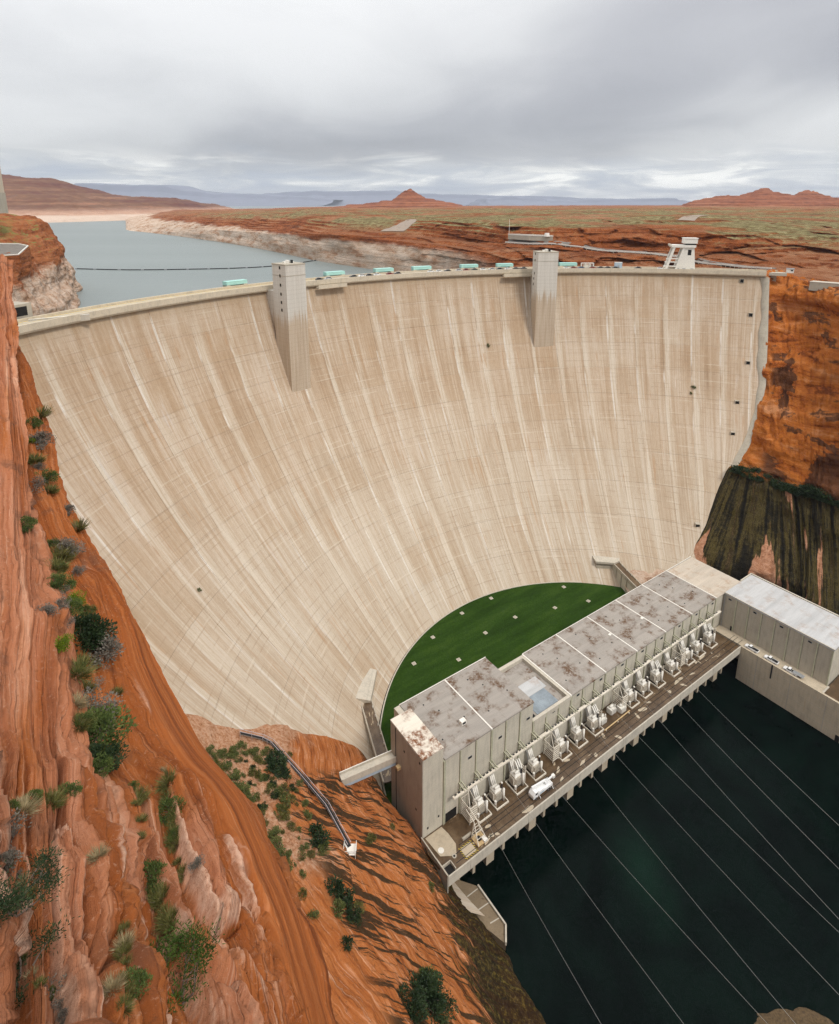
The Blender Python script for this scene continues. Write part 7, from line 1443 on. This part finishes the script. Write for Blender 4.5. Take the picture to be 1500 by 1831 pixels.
LOW = [(-62.48,144.06,60.76,0.47,0.36,0.81,4.34,'g'),(-60.2,146.33,56.78,0.51,0.42,0.76,4.9,'g'),(-57.4,150.4,53.78,0.26,0.3,0.92,5.49,'g'),(-56.52,154.12,51.9,0.47,0.37,0.8,4.05,'g'),(-53.02,152.81,51.13,0.29,0.4,0.87,3.53,'o'),(-57.55,141.75,57.12,0.46,0.18,0.87,4.82,'g'),(-54.15,138.97,56.21,0.17,0.15,0.97,5.73,'g'),(-51.16,135.43,56.33,0.48,0.33,0.81,6.13,'g'),(-48.05,132.86,56.41,0.27,0.38,0.89,4.66,'g'),(-51.93,151.99,50.93,0.39,0.35,0.85,5.03,'g'),(-50.02,149.42,51.18,0.65,0.37,0.66,3.98,'o'),(-59.99,141.07,58.93,0.49,0.29,0.82,3.84,'o'),(-59.7,135.66,60.1,0.73,0.39,0.56,3.29,'g'),(-55.77,135.16,57.66,0.57,0.39,0.72,3.77,'o'),(-49.61,143.72,52.75,0.82,0.28,0.49,4.39,'o'),(-46.81,142.44,52.14,0.19,0.46,0.87,3.4,'g'),(-46.21,151.76,48.55,0.26,0.41,0.87,6.55,'d'),(-44.62,148.22,49.72,0.11,0.41,0.91,7.44,'d'),(-41.69,145.28,50.31,0.19,0.44,0.87,5.88,'d'),(-48.78,154.84,47.78,0.44,0.33,0.84,5.61,'g'),(-40.81,138.07,52.12,0.25,0.2,0.95,4.29,'g'),(-38.71,134.69,53.15,0.07,0.4,0.91,4.23,'g'),(-37.28,136.69,51.73,0.35,0.5,0.79,3.32,'o'),(-48.35,126.66,60.17,0.43,0.32,0.84,4.07,'o'),(-44.96,124.88,58.55,0.44,0.47,0.77,4.05,'o'),(-42.22,125.44,56.85,0.41,0.5,0.76,3.62,'o'),(-38.31,121.86,57.68,0.11,0.42,0.9,4.9,'g'),(-36.77,118.54,58.34,0.39,0.31,0.87,5.27,'g'),(-35.0,115.3,59.03,0.34,0.36,0.87,4.77,'g'),(-33.57,113.73,58.45,0.65,0.08,0.76,3.89,'o'),(-28.46,127.43,51.3,0.39,0.41,0.83,5.52,'d'),(-26.97,123.42,53.09,0.28,0.11,0.95,5.86,'d'),(-25.54,121.86,52.85,0.08,-0.04,1.0,4.49,'g'),(-33.47,137.26,48.94,0.55,0.4,0.73,3.35,'g'),(-32.04,132.56,50.72,0.55,0.4,0.73,3.75,'g'),(-21.07,112.82,52.31,0.47,-0.07,0.88,5.25,'d'),(-19.31,111.87,50.91,0.56,0.08,0.82,5.71,'d'),(-19.83,108.49,51.39,0.33,0.18,0.93,5.21,'g'),(-16.38,107.9,50.45,0.3,0.07,0.95,4.34,'d'),(-15.35,110.82,48.72,0.6,0.51,0.62,3.53,'o'),(3.22,129.62,28.1,0.81,0.05,0.59,3.0,'g'),(-8.5,141.18,35.38,0.73,0.32,0.61,2.51,'o'),(-14.28,130.77,43.8,0.4,0.21,0.9,2.84,'o'),(-19.61,159.37,33.45,0.5,0.44,0.75,2.65,'g'),(-23.98,157.64,36.64,0.39,0.39,0.84,2.62,'d'),(-28.38,108.19,57.35,0.22,0.13,0.97,2.98,'o'),(-24.97,103.89,56.72,0.25,0.27,0.93,3.36,'g'),(-16.63,99.51,54.87,0.42,0.28,0.86,3.75,'d'),(-13.74,133.51,41.18,0.24,0.1,0.97,3.37,'o'),(-35.07,126.68,54.27,0.29,0.24,0.93,3.19,'o'),(-28.54,119.73,53.84,0.23,-0.01,0.97,2.67,'o'),(-29.49,113.68,55.74,0.33,0.29,0.9,2.61,'g'),(-37.19,129.37,53.98,0.23,0.33,0.91,1.45,'o'),(-41.8,123.39,57.59,0.27,0.36,0.89,1.27,'o'),(-60.61,147.08,56.79,0.61,0.29,0.74,2.54,'o'),(-58.39,147.18,55.2,0.45,0.39,0.8,3.32,'g'),(-37.42,110.08,62.72,-0.05,0.08,1.0,1.36,'o'),(-37.01,129.21,53.97,0.23,0.33,0.91,2.53,'o'),(-30.79,120.37,55.08,0.55,0.26,0.79,2.63,'g'),(-39.34,132.0,53.86,0.22,0.16,0.96,3.1,'g'),(-47.05,146.47,50.87,0.37,0.24,0.9,1.6,'g'),(-45.12,148.16,49.8,0.28,0.38,0.88,1.54,'d'),(-43.8,153.91,46.58,0.19,0.5,0.84,3.41,'o'),(-42.02,136.45,52.84,0.05,0.23,0.97,1.52,'g'),(-50.53,142.96,53.43,0.06,0.32,0.95,2.27,'o'),(-45.83,157.87,45.56,0.25,0.35,0.9,1.86,'d'),(-48.12,138.58,54.61,0.16,0.33,0.93,1.49,'g'),(-37.12,142.28,48.09,0.39,0.44,0.81,1.87,'o'),(-43.15,130.28,56.41,0.06,0.29,0.96,2.55,'g'),(-42.51,145.23,50.58,0.27,0.45,0.85,2.23,'o'),(-32.35,123.66,54.32,0.4,0.39,0.83,1.3,'g'),(-39.01,137.96,51.83,0.08,0.21,0.97,2.32,'o'),(-49.68,128.07,59.96,0.08,0.26,0.96,1.38,'o'),(-40.65,120.32,58.77,0.2,0.44,0.88,2.08,'o'),(-43.06,151.67,47.77,0.39,0.49,0.78,2.63,'g'),(-44.78,123.32,59.41,0.63,0.39,0.67,2.39,'d'),(-43.32,122.18,58.98,0.52,0.54,0.66,1.74,'o'),(-43.87,125.13,57.85,0.43,0.35,0.83,1.33,'g'),(-30.4,117.76,55.99,0.54,0.17,0.83,2.95,'o'),(-38.5,131.7,53.62,0.34,0.22,0.92,3.03,'o'),(-36.86,145.74,46.53,0.22,0.42,0.88,3.3,'g'),(-47.85,152.7,48.6,0.09,0.4,0.91,1.48,'o'),(-44.16,143.14,51.74,0.32,0.17,0.93,1.84,'o'),(-58.29,139.19,58.21,0.67,0.11,0.74,1.95,'o'),(-40.03,146.56,48.17,0.74,0.4,0.54,2.07,'o'),(-32.76,126.39,53.66,0.5,0.48,0.72,2.06,'g'),(-46.64,157.54,45.92,0.39,0.34,0.86,2.02,'o'),(-50.41,124.64,60.79,0.52,-0.01,0.85,2.1,'o'),(-53.79,151.89,51.7,0.12,0.43,0.9,2.32,'o'),(-38.73,140.3,50.89,0.51,0.28,0.81,1.71,'o'),(-44.63,131.13,56.15,0.13,0.36,0.92,1.4,'g'),(-53.05,133.53,57.6,0.06,0.29,0.96,1.63,'o'),(-31.59,115.29,56.82,0.64,-0.04,0.77,1.27,'g'),(-43.61,140.96,52.2,0.22,0.35,0.91,2.72,'d'),(-46.0,143.15,51.74,0.03,0.3,0.95,3.11,'d'),(-45.4,156.84,45.79,0.26,0.43,0.86,1.62,'o'),(-44.01,147.18,50.05,0.18,0.41,0.9,3.28,'o'),(-38.51,142.66,48.7,0.58,0.33,0.74,2.85,'d'),(-47.5,132.05,56.61,0.31,0.52,0.8,2.66,'g'),(-58.33,149.09,54.57,0.49,0.17,0.86,2.77,'o'),(-42.11,114.9,62.72,-0.14,0.11,0.98,1.33,'d'),(-42.66,158.04,44.01,0.46,0.41,0.79,2.6,'o'),(-57.57,144.7,55.86,0.42,0.37,0.83,1.81,'d'),(-35.68,135.76,50.81,0.54,0.4,0.74,1.94,'o'),(-55.02,147.55,53.72,0.24,0.29,0.93,2.38,'o'),(-46.29,133.68,55.41,0.17,0.38,0.91,2.65,'o'),(-42.41,112.5,62.93,0.16,0.26,0.95,2.76,'g'),(-46.72,142.14,52.28,0.19,0.46,0.87,1.5,'g'),(-42.69,113.01,62.94,0.33,0.06,0.94,2.88,'o'),(-47.77,155.74,47.23,0.42,0.33,0.85,1.52,'g'),(-49.62,138.75,54.82,0.22,0.31,0.93,1.96,'d'),(-56.79,149.52,53.88,0.26,0.3,0.92,1.58,'o'),(-37.4,130.93,53.6,0.13,0.25,0.96,2.5,'o'),(-46.49,135.01,55.21,-0.02,0.11,0.99,2.05,'o'),(-29.89,121.66,54.29,0.24,0.22,0.95,2.16,'g'),(-41.44,109.6,63.4,0.22,0.03,0.97,2.04,'o'),(-36.63,123.38,56.83,0.26,0.38,0.89,1.9,'o'),(-58.84,148.06,55.07,0.49,0.17,0.86,1.78,'o'),(-44.48,137.94,52.89,0.19,0.27,0.94,2.42,'o'),(-41.31,138.13,52.25,0.16,0.32,0.93,2.82,'g'),(-53.25,139.73,55.94,0.13,0.19,0.97,2.43,'g'),(-54.94,142.52,55.41,0.35,0.32,0.88,1.95,'g'),(-48.23,149.61,50.1,0.17,0.48,0.86,1.95,'o'),(-41.77,136.72,52.72,0.05,0.23,0.97,2.97,'d'),(-52.28,141.25,55.0,0.61,0.27,0.74,2.17,'g'),(-60.66,143.07,58.75,0.66,0.25,0.71,1.88,'g'),(-33.36,117.24,57.85,0.07,0.16,0.98,2.13,'o'),(-55.81,138.64,56.59,0.56,0.05,0.82,2.64,'g'),(-47.19,144.47,51.47,0.31,0.26,0.91,1.72,'g'),(-48.72,143.99,52.02,0.16,0.34,0.93,2.83,'o'),(-56.87,148.17,54.31,0.4,0.22,0.89,2.86,'g'),(-37.28,133.27,53.28,0.18,0.07,0.98,2.33,'o'),(-55.87,146.5,54.26,0.35,0.32,0.88,1.43,'g'),(-35.86,112.68,60.49,0.4,0.17,0.9,2.12,'d'),(-49.76,131.51,57.87,0.43,0.54,0.72,2.7,'o'),(-40.25,129.57,55.51,0.78,0.48,0.39,1.53,'g'),(-54.58,150.56,52.52,0.34,0.35,0.87,2.89,'g'),(-61.19,143.74,59.03,0.57,0.38,0.72,3.1,'g'),(-50.67,145.78,52.73,0.24,0.19,0.95,2.39,'d'),(-50.43,136.08,55.75,0.46,0.21,0.86,2.4,'g'),(-38.69,121.63,57.8,0.11,0.42,0.9,2.75,'g'),(-43.98,130.48,56.36,0.01,0.3,0.95,3.02,'d'),(-44.55,140.15,52.54,0.27,0.08,0.96,2.03,'o'),(-44.89,126.68,57.8,0.49,0.24,0.84,1.38,'o'),(-43.55,152.24,47.57,0.12,0.49,0.86,3.2,'o'),(-41.02,113.99,62.87,-0.05,-0.07,1.0,2.28,'g'),(-49.69,124.19,60.59,0.02,0.04,1.0,2.25,'g'),(-42.66,111.95,63.15,0.44,0.31,0.85,2.83,'g'),(-38.64,129.07,54.56,0.33,0.34,0.88,2.93,'o'),(-58.21,139.89,58.02,0.64,0.19,0.75,3.04,'o'),(-44.6,126.67,57.62,0.49,0.24,0.84,3.03,'g'),(-43.55,140.01,52.28,0.22,0.06,0.97,2.81,'g'),(-43.41,128.36,56.84,0.17,0.22,0.96,2.99,'o'),(-52.94,152.53,51.22,0.29,0.4,0.87,2.09,'g'),(-47.45,126.57,59.69,0.59,0.2,0.78,3.03,'g'),(-53.34,147.55,53.28,0.16,0.32,0.93,1.44,'d'),(-40.27,140.67,51.49,0.13,0.18,0.98,2.99,'o'),(-41.51,114.25,62.87,-0.05,-0.07,1.0,2.86,'d'),(-58.05,149.78,54.25,0.45,0.21,0.87,3.05,'o'),(-53.77,134.31,57.47,0.06,0.28,0.96,2.64,'o'),(-39.94,133.21,53.76,0.04,0.15,0.99,1.86,'g')]
CLUMP = [(-0.26, 98.39, 39.6, 0.62, 0.44, 0.64, 10.98, 'dark', 'large dark tree clump at the bottom of the lower slope'), (2.9, 99.26, 36.13, 0.79, 0.15, 0.59, 9.72, 'dark', 'dark shrub on the river side of the bottom tree clump'), (-1.87, 93.41, 45.14, 0.72, 0.2, 0.67, 7.86, 'dark', 'dark shrub nearest the viewer in the bottom clump'), (2.02, 102.37, 36.16, 0.72, -0.02, 0.7, 6.17, 'green', 'lighter green shrub above the bottom tree clump')]
def plant(t, label, group=None, name=None, mul=1.0):
    x, y, z, nx, ny, nz, w, k = t[:8]
    return bush(k, Vector((x, y, z)), w*mul, label, group, Vector((nx, ny, nz)), 0.85 if k in ('straw', 'olive') else 1.0, name)
for t in FG: plant(t, t[8], None, 'juniper' if 'juniper' in t[7] else None, 0.9)
WHAT = {'olive': 'olive grass', 'straw': 'dry straw grass', 'grey': 'small grey brush', 'green': 'small green brush', 'twiggy': 'bare twiggy brush'}
for t in CRACK: plant(t, WHAT[t[7]] + ' in a crack of the foreground slabs', t[7] + ' plants in the foreground cracks', None, 0.8)
for t in GULLY: plant(t, WHAT[t[7]] + ' filling the gully of the foreground shoulder', t[7] + ' plants in the foreground gully', None, 0.95)
LK_ = {'g': ('far', 'small green shrub on the rocky slope below the dam', 'green shrubs on the lower slope'), 'o': ('far_olive', 'small olive scrub plant on the rocky slope below the dam', 'olive scrub on the lower slope'), 'd': ('far_dark', 'dark green shrub on the rocky slope around the hillside walkway', 'dark shrubs on the lower slope')}
for t in LOW:
    kd, lab, gp = LK_[t[7]]; plant(t[:7] + (kd,), lab, gp, 'shrub', 0.8 if t[7] != 'd' else 0.95)
for t in CLUMP: plant(t, t[8])
# green band on the ledge and at the foot of the far wall
rr = random.Random(5)
for k in range(44):
    c = int(45 + k*2.9 + rr.uniform(-1, 1)); p = P_R[min(c, 239), int(rr.uniform(134, 142))]
    bush('far_dark', Vector(p), rr.uniform(5.0, 8.5), 'dark green bush in the band along the far wall ledge', 'bushes along the far wall ledge', None, 0.75)
for k in range(34):
    c = int(40 + k*3.4); p = P_R[min(c, 239), int(rr.uniform(203, 212))]
    bush('far', Vector(p), rr.uniform(2.4, 4.2), 'green bush at the foot of the far wall behind the service roof', 'bushes at the foot of the far wall', None, 0.75)
for (x, y, z, w, lab) in ((44.0,377.6,130.0,3.4,'dark weed growing from the dam face left of the right tower'), (172.7,362.5,106.4,3.6,'dark weed patch on the right part of the dam face'), (171.0,362.8,103.2,2.4,'lower small weed under the right weed patch on the dam face'), (-84.1,199.7,76.4,2.2,'dark weed on the lower left dam face')):
    th = math.atan2(y - C0[1], x - C0[0]); p = dam_face(th, z); nn = np.append(C0 - p[:2], 0); nn /= np.linalg.norm(nn); bush('far', Vector(p + nn*0.1), w*0.8, lab, None, Vector(nn), 1.0, 'weed')

# ------------------------------------------------------------------ the air
hz = MB().box(-24000, 24000, -160, 25000, -20, 690).build('haze', None); tag(hz, 'thin haze over the whole canyon', 'haze', None, 'stuff')
hm = bpy.data.materials.new('haze_air'); hm.use_nodes = True; hm.node_tree.nodes.clear(); g = G(hm.node_tree)
v = g.n('ShaderNodeVolumePrincipled'); v.inputs['Color'].default_value = (0.80, 0.87, 1.0, 1); v.inputs['Density'].default_value = 3.2e-5; v.inputs['Anisotropy'].default_value = 0.2
oo = g.n('ShaderNodeOutputMaterial'); g.L.new(v.outputs[0], oo.inputs['Volume']); hz.data.materials.append(hm)
